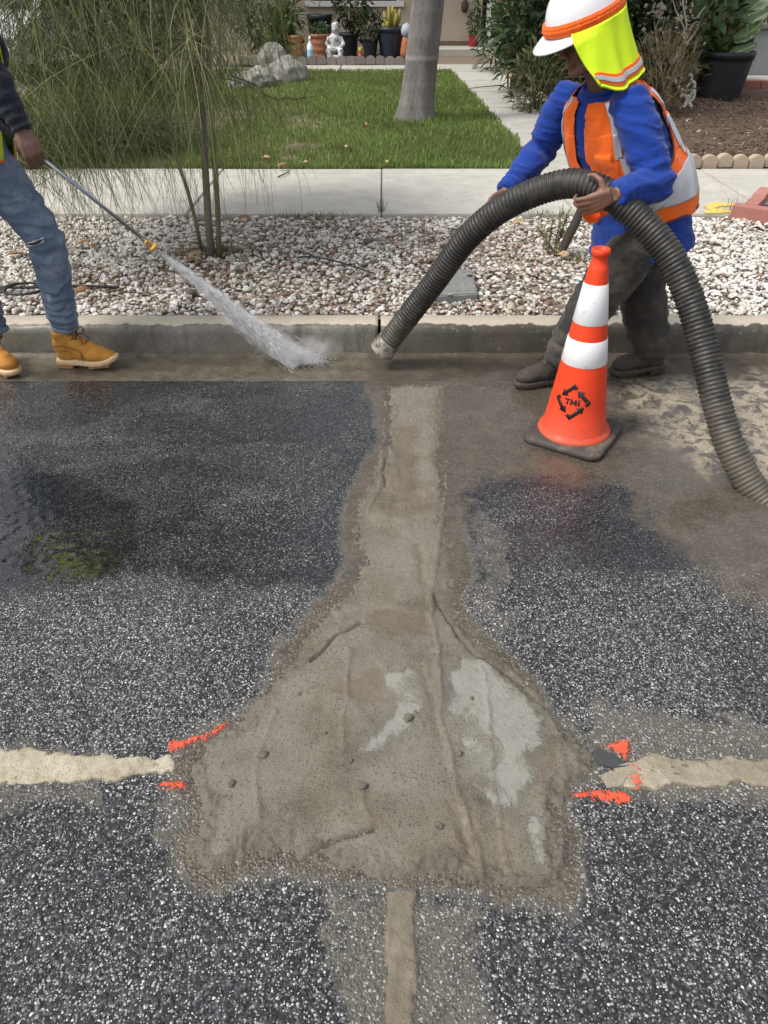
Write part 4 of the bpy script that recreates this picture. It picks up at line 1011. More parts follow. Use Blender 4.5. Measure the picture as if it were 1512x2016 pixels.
# cherub
st = tag(empty('cherub_statue', (bx(660, 17.95), 17.95, BZ-.02)), 'weathered white seated cherub statue before the brown pot', 'statue')
n = N('weathered_plaster'); c = n.mix(n.rng(n.noise(9, 5, .7), .45, .62), (.55, .56, .56), (.17, .17, .16)); n.set(col=c, rough=.9, nor=n.bump(n.noise(30, 4), .4, .01)); M_PLASTER = n.m
b = MB(); b.ball((0, 0, .36), (.13, .11, .15), 2); b.ball((.02, -.03, .57), (.085, .09, .1), 2); b.tube([(0, 0, .44), (.01, -.01, .52)], .05, 8)
b.tube([(-.11, 0, .42), (-.17, -.05, .30), (-.08, -.14, .22)], [.05, .045, .035], 8); b.tube([(.11, 0, .42), (.18, -.05, .30), (.06, -.15, .21)], [.05, .045, .035], 8)
b.tube([(-.07, -.02, .20), (-.13, -.19, .19), (-.10, -.21, .03)], [.075, .06, .045], 8); b.tube([(.07, -.02, .20), (.13, -.19, .19), (.10, -.22, .03)], [.075, .06, .045], 8)
b.ball((-.02, -.14, .20), (.07, .04, .05), 1); b.ball((0, .02, .22), (.14, .12, .1), 2)
fuse('figure', b, .012, 2, M_PLASTER, st)
b = MB(); b.ball((.02, -.02, .605), (.092, .098, .085), 2); fuse('hair', b, .012, 1, M_PLASTER, st, disp=lambda V: (fbm(V[:, 0]*50, V[:, 2]*50, 3)-.5)*.03)
MB().box((-.15, -.2, 0), (.15, .16, .12), bev=.02).build('base', M_PLASTER, st)
# small garden figures by the palm
fg = tag(empty('garden_figure', (bx(800, 18.2), 18.2, BZ)), 'small blue and orange garden figurine beside the navy pot', 'figurine')
MB().lathe([(.12, 0), (.13, .12), (.10, .30), (.08, .38), (0, .40)], 14).build('robe', simple('orange_clay', (.34, .12, .05), .8, .3, 20, .3), fg)
MB().lathe([(.06, .38), (.11, .44), (.12, .52), (.08, .60), (0, .64)], 14).build('hood', simple('blue_grey_clay', (.33, .37, .42), .7, .3, 20, .3), fg)
fg = tag(empty('garden_figure', (bx(709, 17.9), 17.9, BZ)), 'tiny red figurine with yellow top among the pots', 'figurine')
MB().lathe([(.05, 0), (.055, .06), (.035, .13), (0, .14)], 12).build('red_body', simple('red_clay', (.45, .03, .03), .6, .2, 20, .1), fg)
MB().lathe([(.03, .135), (.042, .17), (.03, .22), (0, .235)], 12).build('yellow_head', simple('yellow_clay', (.5, .33, .05), .6, .2, 20, .1), fg)
# boulders at the lawn's left back corner
n = N('boulder'); c = n.ramp(n.noise(4, 6, .7), [(.3, (.14, .13, .115)), (.5, (.25, .24, .22)), (.7, (.40, .38, .35))]); n.set(col=c, rough=.95, nor=n.bump(n.noise(18, 6, .7), .9, .03)); M_BOULD = n.m
def boulder(px, py, r, label):
    g = G(px, py, YARD_Z); m = MB(); m.ball((0, 0, 0), r, 4); V = m.v[0]
    U = V/np.array(r); f = fbm(U[:, 0]*1.7+px, U[:, 1]*1.7+U[:, 2]*2.1, 5)+.35*fbm(U[:, 0]*6+px, U[:, 1]*6+U[:, 2]*7, 6); m.v[0] = V*(.62+.6*f)[:, None]
    o = m.build('boulder', M_BOULD); o.location = (g.x, g.y, YARD_Z+r[2]*.35); tag(o, label, 'boulder', 'boulders in the back of the lawn')
boulder(566, 160, (.34, .28, .26), 'largest grey boulder, rightmost of three on the lawn edge'); boulder(508, 172, (.30, .26, .19), 'middle low grey boulder on the lawn edge'); boulder(538, 132, (.26, .24, .30), 'rear grey boulder nearest the pots'); boulder(482, 174, (.26, .22, .17), 'pale boulder furthest left under the weeping tree')

# ------------------------------------------------------------------ driveway and white car half hidden at the far left
dv = MB().box((-11.5, 7.66, .05), (-4.75, 22, YARD_Z+.004)).build('driveway', M_PATH); tag(dv, kind='structure')
def car():
    x0, x1, yf, yb_ = -7.75, -5.75, 13.6, 18.2; root = tag(empty('parked_car', ((x0+x1)/2, yf, YARD_Z)), 'white car parked nose-out in the driveway behind the weeping tree', 'car')
    pr = [(0.05, .30), (0, .48), (.04, .68), (.18, .82), (1.15, .98), (1.35, 1.02), (2.05, 1.46), (2.4, 1.52), (3.6, 1.50), (4.2, 1.1), (4.55, 1.0), (4.6, .5), (4.5, .3)]
    W_ = 1.9; m = MB(); V = []; sides = [(-.5, .0), (-.47, 1.0), (.47, 1.0), (.5, 0)]
    xs_ = np.linspace(-1, 1, 13)
    for u in xs_:
        for (yy_, z_) in pr:
            tb = 1-.16*max(0, (z_-.95)/.55); ins = .06*abs(u)**6
            V.append((u*W_/2*tb, yy_+ins*(1 if yy_ < 2 else -1)*1.2, z_-.05*abs(u)**4*(z_ > .6)))
    I = np.arange(len(V)).reshape(13, len(pr)); F = np.stack([I[:-1, :-1], I[:-1, 1:], I[1:, 1:], I[1:, :-1]], -1).reshape(-1, 4)
    J = np.stack([I[:-1, -1], I[:-1, 0], I[1:, 0], I[1:, -1]], -1); m.add(V, [F, J])
    c0 = len(pr)
    m.add(np.concatenate([np.array([V[i] for i in I[0]]), np.array([V[i] for i in I[-1]])]), [np.array([(0, i, i+1) for i in range(1, c0-1)]), np.array([(c0, c0+i+1, c0+i) for i in range(1, c0-1)])])
    paintm = N('white_car_paint').set(col=(.62, .62, .61), rough=.25, coat=.6); m.build('body', paintm, root)
    ws = MB(); ws.add([(-.78, 1.34, 1.035), (.78, 1.34, 1.035), (.68, 2.0, 1.455), (-.68, 2.0, 1.455)], [np.array([(0, 1, 2, 3)])]); ws.build('windscreen', M_GLASS, root, smooth=False)
    for sg in (-1, 1):
        q = MB(); xx_ = sg*.905; q.add([(xx_, 1.6, 1.03), (xx_, 3.7, 1.03), (xx_*.93, 3.4, 1.40), (xx_*.93, 2.2, 1.40)], [np.array([(0, 1, 2, 3)])]); q.build('side_window', M_GLASS, root, smooth=False)
        MB().ball((sg*.68, .07, .66), (.20, .07, .085), 2).build('headlight', N('headlight_glass').set(col=(.5, .52, .55), rough=.1, coat=1.0), root)
        for yw in (.9, 3.65):
            wl = MB().lathe([(.0, -.1), (.30, -.1), (.33, -.07), (.33, .07), (.30, .1), (0, .1)], 24, M=Matrix.Translation((sg*.86, yw, .33)) @ Matrix.Rotation(math.pi/2, 4, 'Y')).build('wheel', M_BLACKPOT, root)
            MB().lathe([(0, -.107), (.19, -.107), (.21, -.09), (.21, .09), (.19, .107), (0, .107)], 16, M=Matrix.Translation((sg*.86, yw, .33)) @ Matrix.Rotation(math.pi/2, 4, 'Y')).build('rim', M_TRIM, wl)
    MB().box((-.5, -.012, .52), (.5, .05, .66), bev=.01).build('grille', M_BLACKPOT, root); MB().box((-.8, -.03, .32), (.8, .05, .42), bev=.02).build('bumper_intake', M_BLACKPOT, root)
car()
# ------------------------------------------------------------------ mulch bed right of the front walk
def mulch_material():
    n = N('bark_mulch'); c = n.ramp(n.noise(30, 6, .75), [(.3, (.045, .028, .018)), (.5, (.105, .068, .044)), (.68, (.19, .13, .09)), (.8, (.30, .23, .17))])
    n.set(col=c, rough=.95, nor=n.bump(n.noise(45, 6, .75), 1.0, .02)); return n.m
a0, a1 = WR(338), WR(112)
xs = np.arange(1.2, 9, .07); ys = np.arange(Y_SW1+.06, 19.5, .08); X_, Y_ = np.meshgrid(xs, ys)
edge_x = a0.x+(a1.x-a0.x)*(Y_-a0.y)/(a1.y-a0.y)
mul = obj('mulch_bed', grid_mesh('mulch_bed', xs, ys, lambda X, Y: YARD_Z-.02+.05*sstep(.05, .6, X-edge_x)+(fbm(X*5, Y*5, 3)-.5)*.05, keep=(X_-edge_x) > .08), mulch_material()); tag(mul, kind='structure')
# loose bark chips
nC = 9000; yc = 7.75+4.5*RNG.uniform(0, 1, nC)**1.5; xc = RNG.uniform(1.4, 6.6, nC)
ex_ = a0.x+(a1.x-a0.x)*(yc-a0.y)/(a1.y-a0.y); k_ = (xc-ex_ > .16) & (xc < .62*yc); xc, yc = xc[k_], yc[k_]; nC = len(xc)
t = RNG.uniform(0, 1, (nC, 1)); cc = np.array([[.05, .03, .02]])*(1-t)+np.array([[.24, .165, .11]])*t; cc = np.where(RNG.uniform(0, 1, (nC, 1)) < .05, np.array([[.5, .42, .33]]), cc)
P = np.stack([xc, yc, YARD_Z+.035+(fbm(xc*5, yc*5, 3)-.5)*.05+RNG.uniform(-.005, .015, nC)], -1); Dv = RNG.normal(0, 1, (nC, 3)); Dv[:, 2] *= .25
ch = obj('bark_chips', leaf_mesh('bark_chips', P, Dv, RNG.uniform(.02, .09, nC), RNG.uniform(.008, .022, nC), cc, fold=.4, droop=.1), tint_material('bark_chip', .95, .3, 50, .2, .3))
tag(ch, 'loose brown bark chips spread over the right-hand garden bed', 'bark mulch', kind='stuff')
# scalloped tan blocks along the sidewalk
ed2 = tag(empty('garden_edging', (0, Y_SW1+.03, YARD_Z)), 'row of tan scalloped blocks between sidewalk and bark mulch', 'garden edging')
sm2 = scallop_mesh(.145, .12, .09); sm2.materials.append(M_EDGE_T); rr = random.Random(31); xx = WR(338).x+.1
while xx < 4.6:
    o = bpy.data.objects.new('edging_block', sm2); link(o, ed2); o.location = (xx, rr.uniform(-.008, .008), rr.uniform(-.012, .002)); o.rotation_euler = (rr.uniform(-.05, .05), rr.uniform(-.04, .04), rr.uniform(-.05, .05)); xx += .152
# rough blocks along the front walk
ed3 = tag(empty('path_edging', (a0.x, a0.y, YARD_Z)), 'weathered tan block edging along the right of the front walk', 'path edging')
ang = math.atan2(a1.y-a0.y, a1.x-a0.x); Ln = (a1-a0).length; s = .12; rr = random.Random(7)
blk = []
for q in range(3):
    m = MB(); m.box((0, -.055, -.05), (.285, .055, .10), bev=.018); V = m.v[0]; m.v[0] = V+np.stack([fbm(V[:, 0]*9+q, V[:, 2]*9, 3), fbm(V[:, 1]*20+q, V[:, 0]*9, 4), fbm(V[:, 0]*12, V[:, 1]*12+q, 5)], -1)*.025-.0125
    me = m.mesh('edging_block'); me.materials.append(M_EDGE_T); blk.append(me)
while s < Ln:
    o = bpy.data.objects.new('edging_block', blk[rr.randrange(3)]); link(o, ed3)
    o.location = (math.cos(ang)*s+math.sin(ang)*.06*1, math.sin(ang)*s-math.cos(ang)*.06*1*1, rr.uniform(-.012, .012)); o.location.x += .02
    o.rotation_euler = (rr.uniform(-.06, .06), rr.uniform(-.04, .04), ang+rr.uniform(-.05, .05)); s += .30
# ------------------------------------------------------------------ shrubs behind the worker
def gb(px, py): return G(px, py, YARD_Z+.03)
GB = 'dense shrubs right of the front walk'
def clump(label, px, Y, zc, r, n_, L, Wd, ga, gb_, seg=3, droop=.45, upw=.9, dead=.03, stems=7):
    x = WY(px, 100, Y).x; return bush('shrub', label, 'shrub', (x, Y, zc), r, n_, L, Wd, ga, gb_, YARD_Z, GB, stems=stems, dead=dead, droop=droop, upw=upw, seg=seg)
clump('dark strap-leaved shrub nearest the entry post', 1010, 16.5, 1.1, (.75, .8, 1.1), 900, .34, .055, (.012, .03, .010), (.055, .095, .03))
clump('tall dark glossy shrub directly left of the hard hat', 1045, 13.2, 1.15, (.55, .8, 1.1), 1100, .26, .075, (.015, .035, .012), (.07, .115, .035))
clump('low weedy shrub by the path blocks near the face of the worker', 1068, 11.4, .45, (.34, .5, .45), 600, .2, .03, (.03, .05, .02), (.11, .14, .05), dead=.25)
clump('dense dark shrub directly behind the hard hat and neck shade', 1180, 12.6, 1.1, (1.0, .8, 1.2), 1500, .24, .07, (.014, .032, .010), (.06, .10, .03))
clump('broad-leaved shrub behind the bare white branches', 1320, 12.8, 1.2, (1.0, .8, 1.2), 1500, .26, .08, (.015, .035, .012), (.075, .12, .035))
clump('dark background shrub at the right edge behind the block wall', 1500, 15.0, 1.3, (1.4, .9, 1.4), 1600, .22, .06, (.010, .022, .008), (.045, .075, .025))
clump('dark hedge behind the row, above the front walk', 1100, 17.5, 1.6, (1.6, .8, 1.7), 1800, .22, .07, (.010, .024, .008), (.05, .08, .026))
clump('far dark hedge behind the bird-of-paradise leaves', 1350, 17.0, 1.7, (2.4, .9, 1.8), 2400, .22, .07, (.010, .022, .008), (.05, .085, .026))
clump('dry scrubby plant at the foot of the bare white branches', 1315, 10.9, .55, (.42, .4, .5), 1300, .18, .014, (.09, .08, .045), (.22, .19, .12), dead=.5, droop=.2, seg=2)
# bare white branches
bc = gb(1318, 205); dead = tag(empty('bare_shrub', (bc.x, bc.y+.4, YARD_Z)), 'leafless whitish dead branches behind the shoulder of the vest', 'dead shrub')
M_DEAD = simple('bleached_wood', (.46, .42, .36), .9, .25, 30, .4); rr = random.Random(5)
Yd = bc.y+.4
def dq(x, y, d=0): return Vector(WY(x, y, Yd+d))-Vector((bc.x, bc.y+.4, YARD_Z))
for pts, r in (([(1312, 200), (1330, 130), (1349, 90), (1352, 50), (1345, 10), (1340, -40)], .02), ([(1320, 125), (1345, 95), (1370, 62)], .028), ([(1352, 62), (1365, 45), (1378, 25), (1392, 10)], .010), ([(1358, 60), (1375, 35), (1382, 20)], .009),
               ([(1349, 60), (1340, 40), (1330, 20), (1322, -10)], .010), ([(1310, 200), (1300, 120), (1290, 60), (1285, 10), (1288, -40)], .012), ([(1290, 60), (1300, 30), (1304, -10)], .008), ([(1305, 150), (1285, 100), (1268, 66)], .010), ([(1330, 130), (1310, 90), (1300, 40)], .008),
               ([(1352, 50), (1372, 44), (1388, 46)], .008)):
    P = [dq(x, y, rr.uniform(-.1, .1)) for x, y in pts]; MB().tube(P, [r*(1-.55*i/(len(P)-1)) for i in range(len(P))], 6).build('branch', M_DEAD, dead)
hd = MB()
for k in range(26):
    c = dq(rr.uniform(1265, 1305), rr.uniform(8, 60), rr.uniform(-.15, .1)); hd.ball(c, rr.uniform(.02, .04), 1)
sh = hd.build('seed_heads', simple('dry_seed_head', (.34, .30, .24), .95, .3, 60, .8, .01), dead); sh['kind'] = 'stuff'
# bird of paradise in a black pot
bp = gb(1412, 192); pt = pot('plant_pot', 'large black plastic pot holding the big-leaved plant', bp.x, bp.y, YARD_Z+.02, .37, .60, M_BLACKPOT, taper=.82)
bird = tag(empty('bird_of_paradise', (bp.x, bp.y, YARD_Z+.52)), 'big paddle-leaved tropical plant growing from the black pot', 'plant')
Yb = bp.y
n = N('paddle_leaf'); v = n.attr('vein'); c = n.mix(n.noise(6, 4), (.022, .055, .014), (.075, .125, .03)); c = n.mix(n.rng(v, .0, .08, 1, 0), c, (.20, .26, .09)); n.set(col=c, rough=.35, spec=.5, nor=n.bump(n.wave(14, 1, 2, dirn='Y'), .3, .004)); M_PADDLE = n.m
def bq(x, y, d=0): return np.array(WY(x, y, Yb+d)[:])-np.array([bp.x, bp.y, YARD_Z+.52])
def paddle(base, mid, tip, wd, nrm):
    base, mid, tip = map(np.array, (base, mid, tip)); ns, nw = 14, 6; V = []; vein = []
    for i in range(ns+1):
        t = i/ns; c = base*(1-t)**2+2*mid*t*(1-t)+tip*t*t; d = 2*(mid-base)*(1-t)+2*(tip-mid)*t; d /= np.linalg.norm(d); s_ = np.cross(d, nrm); s_ /= np.linalg.norm(s_); u_ = np.cross(s_, d)
        w_ = wd*(math.sin(math.pi*min(.985, .04+.94*t**.8))**.65)
        for j in range(nw+1):
            e = j/nw*2-1; V.append(c+s_*e*w_*.5+u_*abs(e)*w_*.16+u_*.012*math.sin(t*30+j)*abs(e)); vein.append(abs(e))
    I = np.arange(len(V)).reshape(ns+1, nw+1); F = np.stack([I[:-1, :-1], I[:-1, 1:], I[1:, 1:], I[1:, :-1]], -1).reshape(-1, 4)
    o = obj('leaf', npmesh('leaf', np.array(V), F, attrs={'vein': vein}), M_PADDLE, bird); so = o.modifiers.new('t', 'SOLIDIFY'); so.thickness = .004
    MB().tube([tuple(np.array([.0, .0, -.02])+(base*0)), tuple(base*.5+np.array([0, 0, .05])), tuple(base)], [.022, .016, .012], 6).build('leaf_stalk', simple('leaf_stalk', (.09, .12, .03), .5, .3, 20, .2), o)
nr = np.array([-.2, -.75, .6])
for b_, m_, t_, wd in ((((1425, 105), 0), ((1455, 55), -.05), ((1520, 20), -.1), .30), (((1440, 78), -.1), ((1480, 70), -.2), ((1502, 40), -.25), .24), (((1428, 95), .05), ((1420, 30), .1), ((1440, -60), .15), .34),
                       (((1440, 60), .1), ((1480, 5), .1), ((1560, -40), .05), .34), (((1410, 100), .1), ((1395, 40), .1), ((1360, -20), .1), .26), (((1432, 110), -.15), ((1470, 95), -.25), ((1490, 88), -.3), .20),
                       (((1418, 100), .15), ((1405, 10), .2), ((1400, -90), .2), .32)):
    paddle(bq(*b_[0], b_[1]), bq(*m_[0], m_[1]), bq(*t_[0], t_[1]), wd, nr)
for k in range(7):
    P = [(rr.uniform(-.12, .12), rr.uniform(-.1, .1), -.02), (rr.uniform(-.1, .1), rr.uniform(-.08, .08), .2), (rr.uniform(-.16, .16), rr.uniform(-.08, .08), rr.uniform(.35, .55))]
    MB().tube(P, [.04, .034, .016], 7, flat=.6).build('stem_sheath', simple('brown_sheath', (.20, .105, .045), .8, .35, 25, .4), bird)
# rendered block wall and brick-edged step at the right edge
wl = gb(1478, 168); bw = tag(empty('block_wall', (wl.x, wl.y+.25, YARD_Z)), 'grey rendered low wall at the right edge behind the black pot', 'wall')
M_GREYW = stucco('grey_render', (.20, .21, .215), (.27, .28, .285))
MB().box((-.42, 0, 0), (3.2, .25, .78), bev=.012).build('wall_body', M_GREYW, bw, smooth=False)
MB().box((-.45, -.03, .782), (3.25, .28, .86), bev=.012).build('coping', M_EDGE_G, bw, smooth=False)
wst = tag(empty('garden_step', (wl.x-.35, wl.y-.45, YARD_Z)), 'concrete step edged with red bricks at the foot of the grey wall', 'step')
MB().box((0, .14, -.05), (3, .66, .15), bev=.01).build('tread', M_PATH, wst, smooth=False)
M_BRICK = edging_material('red_brick', (.26, .10, .075), (.36, .155, .12))
for k in range(9): MB().box((k*.33, .0, -.05), (k*.33+.315, .132, .14), bev=.01).build('brick', M_BRICK, wst, smooth=False)
# white wire ornament
oq = gb(1350, 214); orn = tag(empty('garden_ornament', (oq.x, oq.y, YARD_Z+.02)), 'white curled wrought-metal garden ornament beside the black pot', 'ornament')
M_WHITEM = simple('white_enamel', (.70, .70, .68), .45, .12, 20, .2)
def oqp(x, y, d=0): return Vector(WY(x, y, oq.y+d))-Vector((oq.x, oq.y, YARD_Z+.02))
for pts in ([(1345, 213), (1352, 195), (1340, 180), (1336, 165), (1344, 152), (1356, 146), (1362, 152), (1358, 165), (1350, 172)], [(1362, 212), (1356, 195), (1364, 180), (1368, 165), (1360, 158)], [(1338, 214), (1350, 206), (1358, 200), (1366, 192), (1368, 178)], [(1340, 190), (1350, 188), (1362, 190)], [(1340, 176), (1352, 178), (1366, 176)], [(1336, 165), (1330, 160), (1332, 150), (1340, 148)]):
    P = [oqp(x, y, .03*math.sin(i)) for i, (x, y) in enumerate(pts)]; Q = []
    for i in range(len(P)-1):
        for t_ in (0, .25, .5, .75):
            p0, p1_, p2, p3 = P[max(i-1, 0)], P[i], P[i+1], P[min(i+2, len(P)-1)]
            Q.append(.5*((2*p1_)+(p2-p0)*t_+(2*p0-5*p1_+4*p2-p3)*t_*t_+(3*p1_-p0-3*p2+p3)*t_**3))
    Q.append(P[-1]); MB().tube(Q, .018, 7).build('scroll', M_WHITEM, orn)

# ------------------------------------------------------------------ brick planter with pebbles on the gravel
pc = G(1492, 432, .15); pl = tag(empty('brick_planter', (pc.x, pc.y, .13), R(-32)), 'low planter of pinkish-red concrete bricks at the right edge of the gravel', 'planter')
M_PINK = edging_material('pink_concrete_brick', (.38, .155, .12), (.47, .215, .175))
bl = MB().box((-.16, -.05, 0), (.16, .05, .11), bev=.008).mesh('brick', smooth=False); bl.materials.append(M_PINK)
for k in range(3):
    o = bpy.data.objects.new('brick', bl); link(o, pl); o.location = (-.04+k*.34, -.02*k*.2, 0); o.rotation_euler = (0, .01*k, R(2*k-2))
for k in range(2):
    o = bpy.data.objects.new('brick', bl); link(o, pl); o.location = (-.16+.08, .22+k*.34, 0); o.rotation_euler = (0, 0, R(88))
pp = RNG.uniform(0, 1, (90, 2)); M4 = pl.matrix_basis
W4 = Matrix.Translation(pl.location) @ Matrix.Rotation(R(-32), 4, 'Z')
PP = np.array([(W4 @ Vector((.02+.85*a, .07+.5*b_, .055+.02*random.random())))[:] for a, b_ in pp]); kk = RNG.uniform(.5, 1, (90, 1))
pb = stones('planter_pebbles', PP, RNG.uniform(.028, .05, 90), kk*np.array([[.16, .165, .165]]), tint_material('grey_pebble', .7, .3, 40), .6)
for p in pb.data.polygons: p.use_smooth = True
tag(pb, 'rounded grey pebbles filling the pinkish brick planter', 'pebbles', kind='stuff')

# ------------------------------------------------------------------ small things on the gravel
# water meter lid
lid = tag(empty('meter_lid', G(900, 563, .155)), 'grey plastic utility meter lid set in the gravel behind the hose', 'meter lid')
M_LID = simple('grey_lid', (.20, .21, .205), .75, .2, 60, .4, .002, dirt=(.28, .25, .2))
c4 = [G(x, y, .16) for x, y in ((860, 590), (941, 586), (930, 537), (866, 537))]; o_ = Vector(lid.location)
bm = bmesh.new(); f = bm.faces.new([bm.verts.new((c.x-o_.x, c.y-o_.y, -.03)) for c in c4]); ex = bmesh.ops.extrude_face_region(bm, geom=[f])
for v in ex['geom']:
    if isinstance(v, bmesh.types.BMVert): v.co.z = .03
bmesh.ops.recalc_face_normals(bm, faces=bm.faces); bmesh.ops.bevel(bm, geom=list(bm.edges), offset=.008, segments=3, affect='EDGES')
me = bpy.data.meshes.new('lid_plate'); bm.to_mesh(me); bm.free(); lp = obj('lid_plate', me, M_LID, lid)
for k in range(9):
    for j in range(7):
        if (k+j) % 2: continue
        tx = (k+.5)/9; ty = (j+.5)/7; A = c4[0].lerp(c4[1], tx); B_ = c4[3].lerp(c4[2], tx); q = A.lerp(B_, .08+.84*ty)-o_
        MB().box((q.x-.011, q.y-.004, .028), (q.x+.011, q.y+.004, .0325)).build('grip_rib', M_LID, lp, smooth=False) if k % 2 == 0 else None
q = G(886, 578, .19)-o_; MB().box((q.x-.014, q.y-.014, .0295), (q.x+.014, q.y+.014, .034), bev=.002).build('label_plate', simple('lid_label', (.30, .30, .28), .6, .1, 30, 0), lp, smooth=False)
q = G(925, 542, .19)-o_; MB().lathe([(.0, .028), (.016, .0285), (.018, .034), (.010, .0345), (0, .031)], 16, M=Matrix.Translation((q.x, q.y, 0))).build('lifting_hole', M_BLACKPOT, lp)
# black irrigation tubing
def catmull(P, k=6):
    P = [Vector(p) for p in P]; Q = []
    for i in range(len(P)-1):
        p0, p1_, p2, p3 = P[max(i-1, 0)], P[i], P[i+1], P[min(i+2, len(P)-1)]
        for j in range(k):
            t_ = j/k; Q.append(.5*((2*p1_)+(p2-p0)*t_+(2*p0-5*p1_+4*p2-p3)*t_*t_+(3*p1_-p0-3*p2+p3)*t_**3))
    return Q+[P[-1]]
M_RUBBER = simple('black_rubber', (.022, .022, .024), .5, .3, 40, .2)
gl = lambda x, y, z=.165: G(x, y, z)
o = MB().tube(catmull([gl(-120, 572), gl(-20, 566), gl(40, 566, .18), gl(110, 565, .175), gl(170, 563), gl(205, 564), gl(235, 567, .15)]), .009, 8).build('garden_hose', M_RUBBER); tag(o, 'black tube lying straight across the gravel behind the jeans', 'hose')
cp = []
for k in range(60):
    a = k/60*2*math.pi*2.6; g = gl(48, 568, .172+.0006*k); cp.append((g.x+.14*math.cos(a)*(1-.004*k), g.y+.10*math.sin(a), g.z))
o = MB().tube(cp, .007, 7).build('coiled_hose', M_RUBBER); tag(o, 'coil of thin black tube on the gravel at the left edge', 'hose')
o = MB().tube(catmull([gl(586, 508), gl(596, 505, .19), gl(625, 507, .19), gl(660, 514, .18), gl(700, 526, .178), gl(735, 538)]), .0055, 7).build('drip_line', M_RUBBER); tag(o, 'thin black drip line curving over the middle of the gravel', 'drip line')
# leaning stick and little shrub behind the hose
sk = G(1108, 503, .14); stt = tag(empty('tree_stump', sk), 'dark leaning stub of a sapling trunk behind the hose', 'stump')
def sq(x, y, d=0): return Vector(WY(x, y, sk.y+d))-sk
MB().tube([sq(1106, 506), sq(1108, 490), sq(1118, 468), sq(1130, 445), sq(1141, 420), sq(1150, 390)], [.036, .030, .032, .031, .029, .022], 10).build('stub', simple('dark_bark', (.065, .055, .045), .9, .35, 40, .9, .008), stt)
sp_ = G(1090, 500, .14); sap = tag(empty('sapling', sp_), 'sparse leafy seedling growing in the gravel behind the hose', 'sapling'); mS = MB(); LP, LD = [], []; rr = random.Random(21)
for k in range(13):
    tx = rr.uniform(1050, 1140); ty = rr.uniform(395, 455); P = [Vector(WY(1090+rr.uniform(-14, 10), 500, sp_.y+rr.uniform(-.03, .05)))-sp_, Vector(WY((1090+tx)/2+rr.uniform(-8, 8), (500+ty)/2, sp_.y))-sp_, Vector(WY(tx, ty, sp_.y+rr.uniform(-.1, .1)))-sp_]
    mS.tube(catmull(P, 4), .0028, 5)
    for j in range(11):
        t_ = rr.uniform(.3, 1); q = P[0].lerp(P[1], t_*2) if t_ < .5 else P[1].lerp(P[2], t_*2-1); LP.append(q[:]); LD.append((rr.uniform(-1, 1), rr.uniform(-1, 1), rr.uniform(-.2, .9)))
mS.build('stem', simple('green_stem', (.16, .15, .06), .7, .3, 30, .2), sap)
nl = len(LP); obj('foliage', leaf_mesh('foliage', np.array(LP), np.array(LD), RNG.uniform(.02, .045, nl), RNG.uniform(.009, .018, nl), green(nl, (.06, .085, .025), (.19, .22, .08), .15)), M_LEAF, sap)
# weeds
def weed(px, py, n_, h_, label, z=.15, col=((.06, .09, .025), (.18, .2, .08)), wx_=.12):
    g = G(px, py, z); P = np.stack([g.x+RNG.normal(0, wx_, n_), g.y+RNG.normal(0, .03, n_), np.full(n_, z)], -1)
    o = obj('weed_tuft', blades(P, h_*RNG.uniform(.5, 1.2, n_), np.full(n_, .004), green(n_, *col, dead=.25), lean=.9, name='weed_tuft'), M_GRASS); tag(o, label, 'weeds', 'weeds along the gravel', 'stuff')
weed(615, 428, 160, .05, 'low weeds at the sidewalk edge left of the middle joint', wx_=.16); weed(1090, 426, 120, .05, 'low weeds at the sidewalk edge behind the seedling'); weed(752, 415, 30, .10, 'few grass blades in the middle sidewalk joint', YARD_Z, wx_=.02)
weed(440, 495, 260, .06, 'grassy weeds round the foot of the weeping tree', wx_=.13); weed(1145, 512, 90, .05, 'thin weeds beside the sapling stub', wx_=.08); weed(1440, 420, 26, .16, 'tall dry grass by the brick planter', wx_=.06, col=((.12, .11, .06), (.25, .2, .12))); weed(370, 500, 150, .05, 'dry weeds left of the weeping tree trunk', wx_=.14, col=((.12, .10, .05), (.26, .21, .11)))
